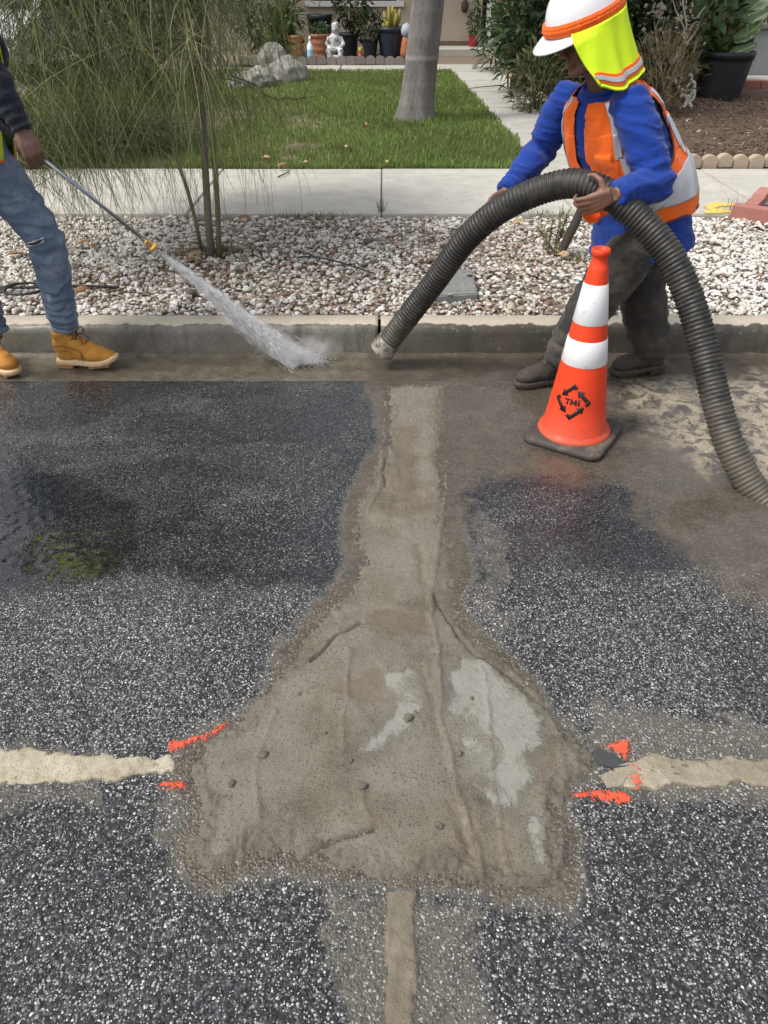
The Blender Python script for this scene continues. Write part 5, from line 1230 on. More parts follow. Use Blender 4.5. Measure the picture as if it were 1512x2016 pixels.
# fallen leaves: each a curled blade of its own
M_DRYLEAF = tint_material('dry_leaf', .7, .3, 50, .3, .3, .002, trans=.15)
def dry_leaf(px, py, z, L, col, label, rz, grp):
    g = G(px, py, z); me = leaf_mesh('fallen_leaf', np.zeros((1, 3)), np.array([[1., 0, .12]]), np.array([L]), np.array([L*.42]), np.array([col]), fold=.5, droop=.3, seg=4, UPJ=.2)
    o = obj('fallen_leaf', me, M_DRYLEAF); o.location = (g.x, g.y, g.z+.01); o.rotation_euler = (random.uniform(-.3, .3), random.uniform(-.3, .2), rz); tag(o, label, 'leaf', grp); so = o.modifiers.new('t', 'SOLIDIFY'); so.thickness = .0015
random.seed(3); T1 = (.40, .22, .12); T2 = (.50, .35, .20); T3 = (.22, .10, .06)
g1_, g2_ = 'dry leaves on the gravel', 'dry leaves on the lawn'
for (x, y, L, c, lab, rz) in ((1100, 498, .13, T2, 'large tan fallen leaf leaning at the foot of the seedling', 1.0), (1120, 505, .10, T2, 'tan fallen leaf right of the sapling stub', 2.4), (1008, 443, .12, T2, 'tan leaf on the gravel beneath the arch of the hose', .3), (600, 436, .10, T1, 'rust leaf at the sidewalk edge left of the joint', .2), (650, 434, .07, T1, 'small rust leaf at the sidewalk edge near the joint', 2.2),
                              (470, 432, .10, T1, 'rust leaf near the sidewalk right of the tree', .4), (395, 515, .13, T2, 'tan leaf at the foot of the weeping tree', 2.6), (372, 508, .11, T2, 'tan leaf left of the weeping tree foot', .6), (408, 520, .09, T3, 'dark curled leaf below the weeping tree', 3.0), (285, 488, .10, T1, 'rust leaf behind the wand nozzle', .1), (150, 485, .12, T1, 'rust leaf on the gravel right of the ripped knee', .3),
                              (15, 505, .13, T1, 'rust leaf on the gravel at the left edge', .5), (184, 490, .08, T3, 'dark leaf on the gravel between jeans and wand', 1.8), (150, 575, .09, T1, 'rust leaf beside the black tube', .7), (560, 465, .07, T3, 'dark leaf on the middle gravel', .9), (1440, 436, .09, T1, 'rust leaf left of the brick planter', 2.1), (1480, 452, .10, T3, 'dark leaf below the brick planter', .5)):
    dry_leaf(x, y, .165, L, c, lab, rz, g1_)
for (x, y, L, c, lab, rz) in ((604, 322, .14, T2, 'tan leaf at the front edge of the lawn left of the joint', 2.2), (547, 330, .12, T1, 'rust leaf lying at the front edge of the lawn', .5), (533, 313, .10, T2, 'tan leaf on the lawn above the rust leaf', 3.0), (720, 248, .14, T1, 'curled brown leaf on the lawn left of the palm', 1.3), (762, 322, .10, (.5, .45, .15), 'yellow leaf upright at the lawn edge below the palm', 1.5), (680, 292, .10, T2, 'tan leaf in the middle of the lawn', 1.2), (787, 151, .22, T1, 'brown palm litter at the back of the lawn', .2), (620, 245, .08, T3, 'dark leaf on the lawn beyond the bare spray', .4)):
    dry_leaf(x, y, YARD_Z+.03, L, c, lab, rz, g2_)
for (x, y, L, lab) in ((955, 172, .7, 'thin dry twig lying across the front walk'), (560, 345, .15, 'short twig on the sidewalk below the lawn')):
    g = G(x, y, YARD_Z+.008); o = MB().tube([(-L/2, -.05, 0), (0, 0, .012), (L/2, .12, .004)], .007, 5).build('fallen_twig', M_BARK); o.location = g; o.rotation_euler = (0, 0, .35); tag(o, lab, 'twig')
# ------------------------------------------------------------------ traffic cone
CB = Vector((.858, 2.884, 0)); CONE_H = .835
def cone_material(name, col, spot=True):
    n = N(name); z = n.sep(n.co(), 2); f = n.noise(150, 5, .8); c = n.mix(n.noise(8, 4), tuple(.86*v for v in col), col)
    if spot:
        d = n.rng(n.math('ADD', f, n.rng(z, .05, .55, .22, -.05, False)), .66, .80); c = n.mix(n.math('MULTIPLY', d, .75), c, (.13, .09, .065))
        c = n.mix(n.rng(n.math('ADD', z, n.math('MULTIPLY', n.noise(20, 5, .7), .05)), .085, .05, 0, .55), c, (.34, .17, .09))
    n.set(col=c, rough=n.rng(n.noise(20, 4), .3, .7, .42, .6), spec=.35, nor=n.bump(n.noise(60, 4), .08, .002)); return n.m
M_CONE = cone_material('orange_pvc', (.84, .062, .016)); 
def band_material():
    n = N('reflective_sheeting'); ch = n.co('UV')
    w1 = n.math('ABSOLUTE', n.math('SINE', n.math('MULTIPLY', n.sep(ch, 0), 314.16))); w2 = n.math('ABSOLUTE', n.math('SINE', n.math('MULTIPLY', n.sep(ch, 1), 390.0)))
    g = n.rng(n.math('MINIMUM', w1, w2), .0, .5, 0, 1); c = n.mix(g, (.70, .71, .73), (.80, .80, .81)); c = n.mix(n.rng(n.noise(30, 5, .75), .62, .74), c, (.42, .38, .34))
    n.set(col=c, rough=.35, spec=.6, nor=n.bump(g, .25, .001)); return n.m
M_BAND = band_material()
cone = tag(empty('traffic_cone', CB, R(-33)), 'tall orange traffic cone with two white reflective bands on a black base', 'traffic cone')
BASE_T = .042; R0, R1 = .142, .037
def cone_r(z): return R0+(R1-R0)*(z-BASE_T)/(CONE_H*.925-BASE_T)
bodyp = [(R0+.022, BASE_T-.012), (R0+.016, BASE_T+.008), (R0+.004, BASE_T+.014), (cone_r(BASE_T+.02), BASE_T+.02)]
for z in (.2, .4, .6, .75): bodyp.append((cone_r(z), z))
zt = CONE_H*.925
bodyp += [(cone_r(zt-.02), zt-.02), (R1+.001, zt-.004), (R1-.006, zt+.006), (R1-.008, zt+.028), (R1-.006, zt+.036), (R1-.001, zt+.042), (R1, zt+.056), (R1-.003, zt+.064), (R1-.010, zt+.065), (R1-.012, zt+.03), (R1-.016, zt-.2)]
MB().lathe(bodyp, 48).build('cone_body', M_CONE, cone)
def band(z0, z1):
    m = MB(); n_ = 64; V = []; uv = []
    rows = [(z0, .0006), (z0+.002, .0022), (z1-.002, .0022), (z1, .0006)]
    for z, o_ in rows:
        for k in range(n_): a = 2*math.pi*k/n_; r = cone_r(z)+o_; V.append((r*math.cos(a), r*math.sin(a), z))
    I = np.arange(len(V)).reshape(4, n_); J = np.roll(I, -1, 1); F = np.stack([I[:-1], J[:-1], J[1:], I[1:]], -1).reshape(-1, 4); me = npmesh('reflective_band', V, F)
    ul = me.uv_layers.new(name='UVMap'); V = np.array(V); lv = np.empty(len(me.loops), np.int32); me.loops.foreach_get('vertex_index', lv)
    a = np.arctan2(V[lv, 1], V[lv, 0]); a2 = a.reshape(-1, 4); j = (a2.max(1)-a2.min(1)) > 3; a2[j] = np.where(a2[j] < 0, a2[j]+2*math.pi, a2[j])
    ul.data.foreach_set('uv', np.stack([a2.ravel()/6.2832, V[lv, 2]], -1).astype(np.float32).ravel()); return obj('reflective_band', me, M_BAND, cone)
band(.545, .705); band(.372, .480)
cone.rotation_euler = (0, 0, 0); cone.rotation_euler = (Matrix.Rotation(R(-1.1), 3, 'Y') @ Matrix.Rotation(R(-33), 3, 'Z')).to_euler()
# square rubber base with rounded corners and a raised collar
def rrect(a, r, n_=6):
    P = []
    for cx, cy, s in ((1, 1, 0), (-1, 1, 90), (-1, -1, 180), (1, -1, 270)):
        for k in range(n_+1): t_ = R(s+90*k/n_); P.append((cx*(a-r)+r*math.cos(t_), cy*(a-r)+r*math.sin(t_)))
    return P
rows = [(.170, .0, 1), (.179, .006, 1), (.181, .018, 1), (.178, .028, 1), (.168, .035, 1), (.155, .038, 1)]
V = []; nn = None
for a, z, _ in rows:
    P = rrect(a, .05+(.0 if a > .17 else -.01)); nn = len(P); V += [(x, y, z) for x, y in P]
V += [(R0*1.06*math.cos(math.atan2(y, x)), R0*1.06*math.sin(math.atan2(y, x)), BASE_T) for x, y in rrect(.155, .04)]
m = MB(); I = np.arange(len(V)).reshape(-1, nn); J = np.roll(I, -1, 1); F = np.stack([I[:-1], J[:-1], J[1:], I[1:]], -1).reshape(-1, 4)
cap = [(len(V), I[0, (k+1) % nn], I[0, k]) for k in range(nn)]+[(len(V)+1, I[-1, k], I[-1, (k+1) % nn]) for k in range(nn)]
m.add(V+[(0, 0, 0), (0, 0, BASE_T)], [F, np.array(cap)])
n = N('black_rubber_muddy'); c = n.mix(n.noise(25, 5, .7), (.035, .031, .028), (.075, .066, .057)); c = n.mix(n.rng(n.noise(9, 6, .7), .5, .68, 0, .8), c, (.17, .14, .105)); c = n.mix(n.rng(n.noise(120, 4, .7), .6, .72), c, (.20, .12, .08))
n.set(col=c, rough=.62, spec=.4, nor=n.bump(n.noise(90, 5, .7), .8, .004)); m.build('rubber_base', n.m, cone, auto=50)
# printed emblem: four bent arrows in a diamond round three letters, wrapped on the cone
def emblem():
    S_ = .070; c0, c1 = math.cos, math.sin; polys = []
    def seg(a, b, wd): d = np.array(b)-np.array(a); d = d/np.linalg.norm(d); nrm = np.array([-d[1], d[0]]); return [np.array(a)-nrm*wd, np.array(b)-nrm*wd, np.array(b)+nrm*wd, np.array(a)+nrm*wd]
    T_, Rr, B_, L_ = np.array([0, 1.]), np.array([1., 0]), np.array([0, -1.]), np.array([-1., 0])
    for a, c, b in ((Rr*1, T_, L_), (B_, Rr, T_), (L_, B_, Rr), (T_, L_, B_)):
        # tail starts on the side a-c just before the corner c, bends round c, and ends in a head towards b
        tail = c+(a-c)*.17; end = c+(b-c)*.47; tip = c+(b-c)*.76; wd = .115
        polys += [seg(tail, c+(c-a)/np.linalg.norm(c-a)*wd, wd), seg(c+(c-b)/np.linalg.norm(c-b)*wd*0, end, wd)]
        d = (b-c)/np.linalg.norm(b-c); nrm = np.array([-d[1], d[0]]); polys.append([end-nrm*.26, tip, end+nrm*.26])
    def R4(x0, y0, x1, y1, sk=.0): return [np.array((x0+sk*y0, y0)), np.array((x1+sk*y0, y0)), np.array((x1+sk*y1, y1)), np.array((x0+sk*y1, y1))]
    h_ = .19; w_ = .055
    polys += [R4(-.46, h_-.11, -.14, h_), R4(-.33, -h_, -.225, h_-.11)]
    polys += [R4(-.10, -h_, -.01, h_), R4(.20, -h_, .29, h_), [np.array((-.10, h_)), np.array((.05, -.12)), np.array((.14, -.12)), np.array((.0, h_))], [np.array((.19, h_)), np.array((.05, -.12)), np.array((.14, -.12)), np.array((.29, h_))]]
    polys += [R4(.36, -h_, .46, h_)]
    # which way the emblem faces: a little left of the camera, in the cone's own turn
    zc = .225; to_cam = math.atan2(-CB.y, -CB.x)+R(33)-R(11); slope = math.atan((R0-R1)/(zt-BASE_T)); V = []; F = []
    for pl in polys:
        # subdivide each polygon edge-wise into a fan that follows the curve
        pl = [p*S_ for p in pl]; k = len(pl); base = len(V); sub = 6
        if k == 4: pts = [[pl[0]*(1-i/sub)+pl[1]*(i/sub), pl[3]*(1-i/sub)+pl[2]*(i/sub)] for i in range(sub+1)]
        else: pts = [[pl[0]*(1-i/sub)+pl[1]*(i/sub), pl[2]*(1-i/sub)+pl[1]*(i/sub)] for i in range(sub+1)]
        for pr_ in pts:
            for x, y in pr_:
                z = zc+y*math.cos(slope); r = cone_r(z)+.0012; a = to_cam+x/cone_r(zc); V.append((r*math.cos(a), r*math.sin(a), z))
        for i in range(sub): F.append((base+2*i, base+2*i+2, base+2*i+3, base+2*i+1))
    o = obj('printed_emblem', npmesh('printed_emblem', np.array(V), np.array(F)), simple('black_print', (.016, .014, .014), .6, .2, 60, 0), cone); so = o.modifiers.new('t', 'SOLIDIFY'); so.thickness = .0008; so.offset = 0
    o['label'] = 'black print of four bent arrows round the letters TMI'
emblem()

# ------------------------------------------------------------------ suction hose
def hose_path():
    K = [(757, 684, 3.62), (790, 640, 3.60), (852, 560, 3.54), (912, 478, 3.46), (972, 422, 3.38), (1040, 384, 3.31), (1108, 363, 3.25), (1160, 366, 3.19), (1215, 394, 3.13), (1268, 440, 3.07), (1320, 506, 2.99), (1358, 590, 2.90), (1384, 680, 2.80), (1408, 780, 2.68), (1438, 880, 2.55), (1490, 970, 2.42), (1570, 1040, 2.30), (1700, 1090, 2.22), (1900, 1120, 2.15)]
    return catmull([WY(x, y, Y) for x, y, Y in K], 14)
HP = hose_path()
def resample(P, step):
    d = [0.0]
    for a, b in zip(P[:-1], P[1:]): d.append(d[-1]+(b-a).length)
    n_ = int(d[-1]/step); out = []; j = 0
    for i in range(n_+1):
        s_ = i*step
        while j < len(d)-2 and d[j+1] < s_: j += 1
        t_ = (s_-d[j])/max(1e-9, d[j+1]-d[j]); out.append(P[j].lerp(P[j+1], t_))
    return out
HPs = resample(HP, .0040)
HOSE_R = .0525; PITCHH = .0180
rad_ = []
for i in range(len(HPs)):
    ph = (i*.0040 % PITCHH)/PITCHH; rad_.append(HOSE_R+.0070*(max(0, math.sin(math.pi*ph))**.8)-.0)
n = N('ribbed_rubber'); c = n.mix(n.noise(18, 5, .7), (.010, .010, .0105), (.024, .0235, .023)); y_ = n.sep(n.co(), 1); z_ = n.sep(n.co(), 2)
mudf = n.rng(n.math('ADD', n.rng(y_, 2.5, 3.0, .25, -.25), n.math('SUBTRACT', n.noise(12, 6, .75), .5)), .16, .46, 0, .7)
mud2 = n.rng(n.math('ADD', n.rng(z_, .45, .0, 0, .55), n.math('SUBTRACT', n.noise(14, 6, .75), .5)), .2, .6, 0, .85); c = n.mix(mudf, c, (.075, .066, .05)); c = n.mix(mud2, c, (.10, .088, .066))
n.set(col=c, rough=n.rng(n.noise(30, 4), .3, .7, .42, .66), spec=.45, nor=n.bump(n.noise(120, 4, .7), .5, .002)); M_HOSE = n.m
hose = tag(empty('suction_hose', HPs[0]), 'thick black ribbed suction hose arching through the worker\'s hands', 'hose')
o = MB().tube([p-HPs[0] for p in HPs], rad_, 26).build('ribbed_tube', M_HOSE, hose)
# metal cuff at the mouth
d0 = (HPs[12]-HPs[0]).normalized(); M_ = d0.to_track_quat('Z', 'Y').to_matrix().to_4x4()
n = N('muddy_steel'); c = n.mix(n.rng(n.noise(25, 5, .7), .42, .6), (.42, .40, .36), (.15, .13, .10)); n.set(col=c, metal=.5, rough=.4, nor=n.bump(n.noise(60, 4), .3, .003))
MB().lathe([(.060, .05), (.065, .045), (.065, .016), (.062, .013), (.062, .006), (.067, .004), (.067, -.026), (.062, -.028), (.052, -.028), (.050, .04)], 36, M=M_).build('steel_cuff', n.m, hose, auto=40)
# ------------------------------------------------------------------ people
def skin_material(name, a, b):
    n = N(name); c = n.mix(n.noise(14, 4, .6), a, b); c = n.mix(n.rng(n.noise(90, 4, .7), .5, .8, 0, .35), c, tuple(.6*v for v in a))
    n.set(col=c, rough=.48, spec=.4, nor=n.bump(n.noise(160, 4, .7), .25, .0015)); return n.m
M_SKIN = skin_material('skin', (.165, .082, .052), (.235, .125, .085))
M_NAIL = simple('fingernail', (.42, .26, .20), .35, .1, 40, 0)
def cloth(name, a, b, dirt=None, rough=.85, weave=900, fold=.0, dlo=.5, dhi=.75, ds=7):
    n = N(name); c = n.mix(n.noise(5, 5, .6), a, b); w_ = n.noise(weave*.35, 2, .5)
    c = n.mix(n.rng(w_, .3, .7, .25, 0), c, tuple(.55*v for v in a))
    if dirt: c = n.mix(n.rng(n.noise(ds, 6, .72), dlo, dhi, 0, .7), c, dirt)
    n.set(col=c, rough=rough, spec=.2, sheen=.15, nor=n.bump(n.math('ADD', n.math('MULTIPLY', w_, .25), n.noise(16, 5, .6, dist=1.2)), .45, .010)); return n.m
class Fig:
    def __init__(s, name, loc, label): s.root = tag(empty(name, loc), label, 'person'); s.o = Vector(loc)
    def put(s, o, parent=None):
        if parent is None: o.parent = s.root; o.location = -s.o
        else: o.parent = parent; o.location = (0, 0, 0)
        return o
def frame(f, up):                       # columns: right, forward, up
    f = Vector(f).normalized(); u = Vector(up); u = (u-f*u.dot(f)).normalized(); r = f.cross(u); return Matrix(((r.x, f.x, u.x), (r.y, f.y, u.y), (r.z, f.z, u.z)))
def head_shapes(mb, c, f, up):
    M3 = frame(f, up); M4 = Matrix.Translation(c) @ M3.to_4x4(); mb_ = mb
    def B(p, r): mb_.ball((M4 @ Vector(p))[:], r, 3, M=M3.to_4x4())
    def T(P, r): mb_.tube([M4 @ Vector(p) for p in P], r, 10)
    B((0, -.015, .035), (.076, .098, .095)); B((0, .022, -.04), (.060, .066, .074)); B((0, .072, -.104), (.027, .022, .021))
    for s in (-1, 1):
        T([(s*.058, -.01, -.05), (s*.05, .03, -.085), (s*.014, .073, -.107)], [.022, .023, .018]); B((s*.043, .058, -.024), (.026, .026, .024)); B((s*.079, -.008, -.005), (.010, .022, .034)); B((s*.014, .098, -.036), (.011, .012, .009))
        B((s*.031, .074, .006), (.017, .014, .013))
    T([(0, .086, .022), (0, .099, -.006), (0, .112, -.030)], [.009, .011, .015]); T([(-.05, .066, .032), (-.02, .086, .028), (.02, .086, .028), (.05, .066, .032)], [.012, .014, .014, .012])
    T([(-.024, .080, -.066), (-.008, .094, -.062), (.008, .094, -.062), (.024, .080, -.066)], [.006, .009, .009, .006]); T([(-.021, .079, -.076), (0, .091, -.079), (.021, .079, -.076)], [.006, .010, .006])
    return M4
def hand_shapes(mb, wrist, d, n_, thumb_side, curl=(.7, .8, .6), spread=.06, thumb=None, sc=1.0, r=.0092):
    """palm and five fingers; d wrist->knuckles, n_ towards the palm, thumb_side a vector"""
    d = Vector(d).normalized(); n_ = Vector(n_); n_ = (n_-d*n_.dot(d)).normalized(); s = d.cross(n_)
    if s.dot(Vector(thumb_side)) < 0: s = -s
    W_ = Vector(wrist); L = .092*sc; tips = []
    for k, off in enumerate((.030, .010, -.010, -.029)):
        mb.tube([W_+s*off*.5*sc, W_+d*L*.55+s*off*.85*sc-n_*.004, W_+d*(L-.004*abs(k-1))+s*off*sc], [.019*sc, .0165*sc, .0125*sc], 10)
    mb.ball((W_+d*.03+s*.024*sc+n_*.012)[:], .021*sc, 2); mb.ball((W_+d*.035-s*.02*sc+n_*.009)[:], .018*sc, 2)
    Ls = ((.044, .027, .021), (.048, .031, .022), (.045, .029, .022), (.036, .022, .019))
    for k, off in enumerate((.030, .010, -.010, -.029)):
        p = W_+d*(L-.004*abs(k-1))+s*off*sc; ang = 0; dd = d; P = [p-d*.012, p]; ax_ = s
        fd = (d+s*(1.5-k)*spread).normalized()
        for j in range(3):
            ang += curl[j]*(1+.06*k); v = (fd*math.cos(ang)+n_*math.sin(ang)); P.append(P[-1]+v*Ls[k][j]*sc)
        mb.tube(P, [r*1.12*sc, r*1.1*sc, r*1.0*sc, r*.92*sc, r*.70*sc], 10); mb.ball(P[-1][:], r*.72*sc, 2); tips.append((P[-1], (P[-1]-P[-2]).normalized(), n_))
    b = W_+d*.022*sc+s*.030*sc+n_*.004; th = [Vector(v) for v in (thumb or (s*.7+d*.7, d*.9+s*.25+n_*.2, d+n_*.3))]; P = [W_+d*.012+s*.014*sc, b]
    for v, l in zip(th, (.040, .032, .026)): P.append(P[-1]+v.normalized()*l*sc)
    mb.tube(P, [.017*sc, .0165*sc, r*1.35*sc, r*1.15*sc, r*.8*sc], 10); mb.ball(P[-1][:], r*.82*sc, 2); tips.append((P[-1], (P[-1]-P[-2]).normalized(), n_)); return tips
def folds(amp=.006, f=(16, 26), seed=0, az=0.0):
    def g(V):
        wq = (fbm(V[:, 0]*5+V[:, 1]*4, V[:, 2]*5, seed+31, 2)-.5)*.12; V = V+np.stack([wq, wq*.6, -wq], -1)
        q = fbm(V[:, 0]*f[0]+V[:, 1]*f[0]*.8, V[:, 2]*f[1]+V[:, 0]*f[0]*.3-V[:, 1]*4, seed, 3); r_ = 1-np.abs(q-.5)*4
        w2 = fbm(V[:, 0]*f[0]*2.3-V[:, 1]*f[0], V[:, 2]*f[1]*1.8+V[:, 1]*9, seed+5, 2)-.5
        return amp*1.25*(np.sign(r_)*np.abs(r_)**1.5-.35)+amp*.7*w2
    return g
def ringfold(base, centers):
    def g(V):
        d = base(V)
        for (c, dirn, rr_, amp, fr) in centers:
            W_ = V-np.array(c); t = W_@np.array(dirn); w_ = np.exp(-(W_**2).sum(1)/rr_**2); d = d+amp*w_*np.sin(t*fr+3*fbm(V[:, 0]*9, V[:, 2]*9, 77))
        return d
    return g

# ---- boots
def boot(fig, heel, fwd, mats, name='boot', roll=0.0, up=(0, 0, 1), L=.30, shaft=True, laces=True, toe_up=0.0):
    M3 = frame(fwd, up); M4 = Matrix.Translation(heel) @ M3.to_4x4() @ Matrix.Scale(L/.30, 4)      # local: x right, y toe, z up
    def tp(P): return [M4 @ Vector(p) for p in P]
    b = MB(); B3 = M3.to_4x4() @ Matrix.Scale(L/.30, 4)
    def B(p, r): b.ball((M4 @ Vector(p))[:], r, 3, M=B3)
    B((0, .235, .058), (.047, .060, .034)); B((.004, .205, .066), (.048, .07, .042)); B((0, .15, .078), (.045, .075, .050)); B((0, .055, .065), (.039, .052, .046)); B((0, .05, .105), (.041, .052, .055)); B((0, .115, .105), (.040, .055, .052))
    b.tube(tp([(0, .06, .09), (0, .058, .135), (0, .052, .178)]), [.050, .049, .054], 14); b.tube(tp([(0, .10, .12), (0, .085, .15), (0, .075, .172)]), [.038, .036, .036], 10)
    up_ = fig.put(fuse(name, b, .006, 5, mats['upper'], disp=lambda V: (fbm(V[:, 0]*22+V[:, 1]*15, V[:, 2]*30, 8)-.5)*.008))
    # sole: waisted outline, heel block, forward curve
    out = [(-.030, .012), (-.036, .04), (-.036, .08), (-.034, .12), (-.043, .18), (-.048, .225), (-.043, .268), (-.026, .294), (0, .302), (.026, .294), (.043, .268), (.048, .225), (.044, .18), (.035, .12), (.036, .08), (.036, .04), (.030, .012), (0, .002)]
    def ring(z, k, ty=0.0): return [tuple(M4 @ Vector((x*k, .15+(y-.15)*k, z+toe_up*max(0, (y-.17)/.13)**2))) for x, y in out]
    V = ring(.016, .985)+ring(.020, 1.02)+ring(.034, 1.03)+ring(.040, 1.0)+ring(.041, .9); m = MB(); k = len(out); I = np.arange(5*k).reshape(5, k); J = np.roll(I, -1, 1); F = np.stack([I[:-1], J[:-1], J[1:], I[1:]], -1).reshape(-1, 4)
    c0 = M4 @ Vector((0, .15, .016)); c1 = M4 @ Vector((0, .15, .041)); m.add(V+[tuple(c0), tuple(c1)], [F, np.array([(5*k, I[0, (j+1) % k], I[0, j]) for j in range(k)]+[(5*k+1, I[-1, j], I[-1, (j+1) % k]) for j in range(k)])])
    so = fig.put(m.build('sole', mats['sole']), up_)
    m = MB(); m.box((-.034, .004, -.004), (.034, .085, .018), bev=.004); m.v[-1] = np.array([(M4 @ Vector(v))[:] for v in m.v[-1]]); fig.put(m.build('heel_block', mats['heel']), so); so.name = 'sole'
    m = MB(); m.box((-.040, .165, .0), (.040, .27, .018), bev=.005); m.v[-1] = np.array([(M4 @ Vector((v[0], v[1], v[2]+toe_up*max(0, (v[1]-.17)/.13)**2)))[:] for v in m.v[-1]]); fig.put(m.build('tread', mats['heel']), so)
    if laces:
        m = MB()
        for j in range(5):
            y = .185-.022*j; z = .105+.017*j
            m.tube(tp([(-.030, y-.01, z-.014), (-.012, y+.006, z+.004), (.012, y+.006, z+.004), (.030, y-.01, z-.014)]), .0035, 6); m.tube(tp([(-.028, y-.012, z-.010), (0, y+.008, z+.010), (.028, y+.002, z-.012)]), .0032, 6)
        for s in (-1, 1): m.tube(catmull(tp([(0, .115, .168), (s*.03, .135, .185), (s*.05, .14, .165), (s*.03, .135, .150), (0, .118, .166)]), 5), .0034, 6); m.tube(catmull(tp([(0, .118, .166), (s*.02, .15, .155), (s*.035, .168, .125)]), 5), .003, 6)
        fig.put(m.build('laces', mats['lace']), up_)
        m = MB(); m.tube(tp([(0, .135, .13), (0, .115, .165), (0, .112, .205)]), [.024, .026, .020], 10, flat=.35, up=M3 @ Vector((1, 0, 0))); fig.put(m.build('tongue', mats['tongue']), up_)
        m = MB()
        m.tube(catmull(tp([(.043, .015, .11), (.046, .055, .118), (.047, .10, .112), (.050, .15, .098)]), 4), .0022, 5); m.tube(catmull(tp([(-.043, .015, .11), (-.046, .055, .118), (-.047, .10, .112), (-.050, .15, .098)]), 4), .0022, 5)
        for s in (-1, 1): m.tube(catmull(tp([(s*.050, .15, .098), (s*.048, .152, .07), (s*.046, .15, .044)]), 4), .0022, 5)
        fig.put(m.build('seam', mats['lace']), up_)
    return up_
def hat(fig, c, f, up, mats, sc=1.0):
    M3 = frame(f, up); M4 = Matrix.Translation(c) @ M3.to_4x4() @ Matrix.Scale(sc, 4); ns, nr = 48, 16; V = []
    for i in range(nr+1):
        t = i/nr*math.pi/2
        for k in range(ns):
            a = 2*math.pi*k/ns; sx, sy = math.sin(a), math.cos(a); rx, ry = .122, .148
            ridge = .008*math.exp(-((sx*rx*math.cos(t))/.022)**2)*math.sin(t)**.6+.004*sum(math.exp(-((abs(sx*rx*math.cos(t))-.055)/.01)**2) for _ in (0,))*math.sin(t)
            q = math.cos(t)**.82; V.append(tuple(M4 @ Vector((sx*rx*q, sy*ry*q-.004, .150*math.sin(t)**.95+ridge))))
    I = np.arange((nr+1)*ns).reshape(nr+1, ns); J = np.roll(I, -1, 1); F = np.stack([I[:-1], J[:-1], J[1:], I[1:]], -1).reshape(-1, 4)
    sh = fig.put(obj('hard_hat', npmesh('hard_hat', V, F), mats['hat'])); so = sh.modifiers.new('t', 'SOLIDIFY'); so.thickness = .003; so.offset = -1
    # brim, deepest at the front
    V = []
    for k in range(ns):
        a = 2*math.pi*k/ns; sx, sy = math.sin(a), math.cos(a); e = .012+.055*max(0, sy)**2.2
        for (o_, z) in ((-.002, .004), (.45, .002), (1.0, -.006-.016*max(0, sy)**2), (1.0, -.011-.016*max(0, sy)**2), (.4, -.006), (-.004, -.004)):
            V.append(tuple(M4 @ Vector((sx*(.122+e*max(o_, 0)*1.0)-(.003*sx if o_ < 0 else 0), sy*(.148+e*max(o_, 0))-.004, z))))
    I = np.arange(ns*6).reshape(ns, 6); J = np.roll(I, -1, 0); I2 = np.roll(I, -1, 1); J2 = np.roll(J, -1, 1); F = np.stack([I, J, J2, I2], -1).reshape(-1, 4)
    fig.put(obj('brim', npmesh('brim', V, F), mats['hat']), sh); return M4, sh

# ================================================================== the worker with the suction hose
M_BLUE = cloth('blue_shirt_cloth', (.006, .032, .21), (.012, .054, .33), dirt=(.06, .10, .24), dlo=.55, dhi=.8)
M_ORANGEV = cloth('orange_mesh_cloth', (.86, .125, .012), (1.0, .19, .022), rough=.8)
M_SILVER = N('reflective_tape').set(col=(.52, .52, .55), rough=.35, metal=.25)
M_LIME = cloth('lime_mesh_cloth', (.58, .80, .012), (.72, .95, .025), rough=.8)
M_PANTS = cloth('charcoal_work_cloth', (.030, .028, .026), (.058, .054, .049), dirt=(.125, .108, .085), dlo=.44, dhi=.72)
M_BAND_O = cloth('orange_elastic', (.90, .12, .012), (1.0, .19, .03), rough=.8)
M_HATW = N('white_hat_shell').set(col=(.78, .79, .81), rough=.28, coat=.3)
M_PIPING = simple('dark_trim', (.12, .03, .02), .7, .2, 60, 0)
M_MUDBOOT = simple('muddy_leather', (.050, .042, .033), .75, .35, 25, .6, .006, dirt=(.095, .080, .060)); M_MUDLACE = simple('muddy_lace', (.05, .042, .034), .8, .3, 60, .2)
W1 = Fig('person', (1.1, 3.45, 0), 'worker in white hard hat, orange vest and blue shirt guiding the suction hose')
v = lambda *a: Vector(a)
neckb, headc = v(.912, 3.49, 1.315), v(.795, 3.445, 1.492)
hF, hU = v(-.88, -.32, -.37), v(-.36, -.12, .92)
SL, SR = v(.985, 3.322, 1.275), v(.808, 3.675, 1.245); EL, ER = v(1.115, 3.195, .998), v(.735, 3.765, 1.02); WL_, WR_ = v(.915, 3.085, .985), v(.548, 3.545, .880)
PEL = v(1.235, 3.55, .74); HL, HR = v(1.205, 3.45, .74), v(1.265, 3.63, .74); KL, KR = v(.985, 3.33, .47), v(1.275, 3.55, .41); AL, AR = v(.885, 3.40, .14), v(1.385, 3.535, .125)
TF0, TF1 = v(-.90, -.43, 0), v(-.83, -.55, 0)
RINGS = [(v(1.222, 3.545, .640), .225, .215), (v(1.202, 3.548, .76), .208, .192), (v(1.178, 3.548, .88), .207, .182), (v(1.095, 3.54, .99), .206, .172), (v(1.01, 3.53, 1.11), .208, .158), (v(.962, 3.515, 1.205), .198, .138), (v(.932, 3.503, 1.262), .168, .112), (v(.915, 3.495, 1.302), .108, .080), (v(.905, 3.488, 1.325), .066, .064)]
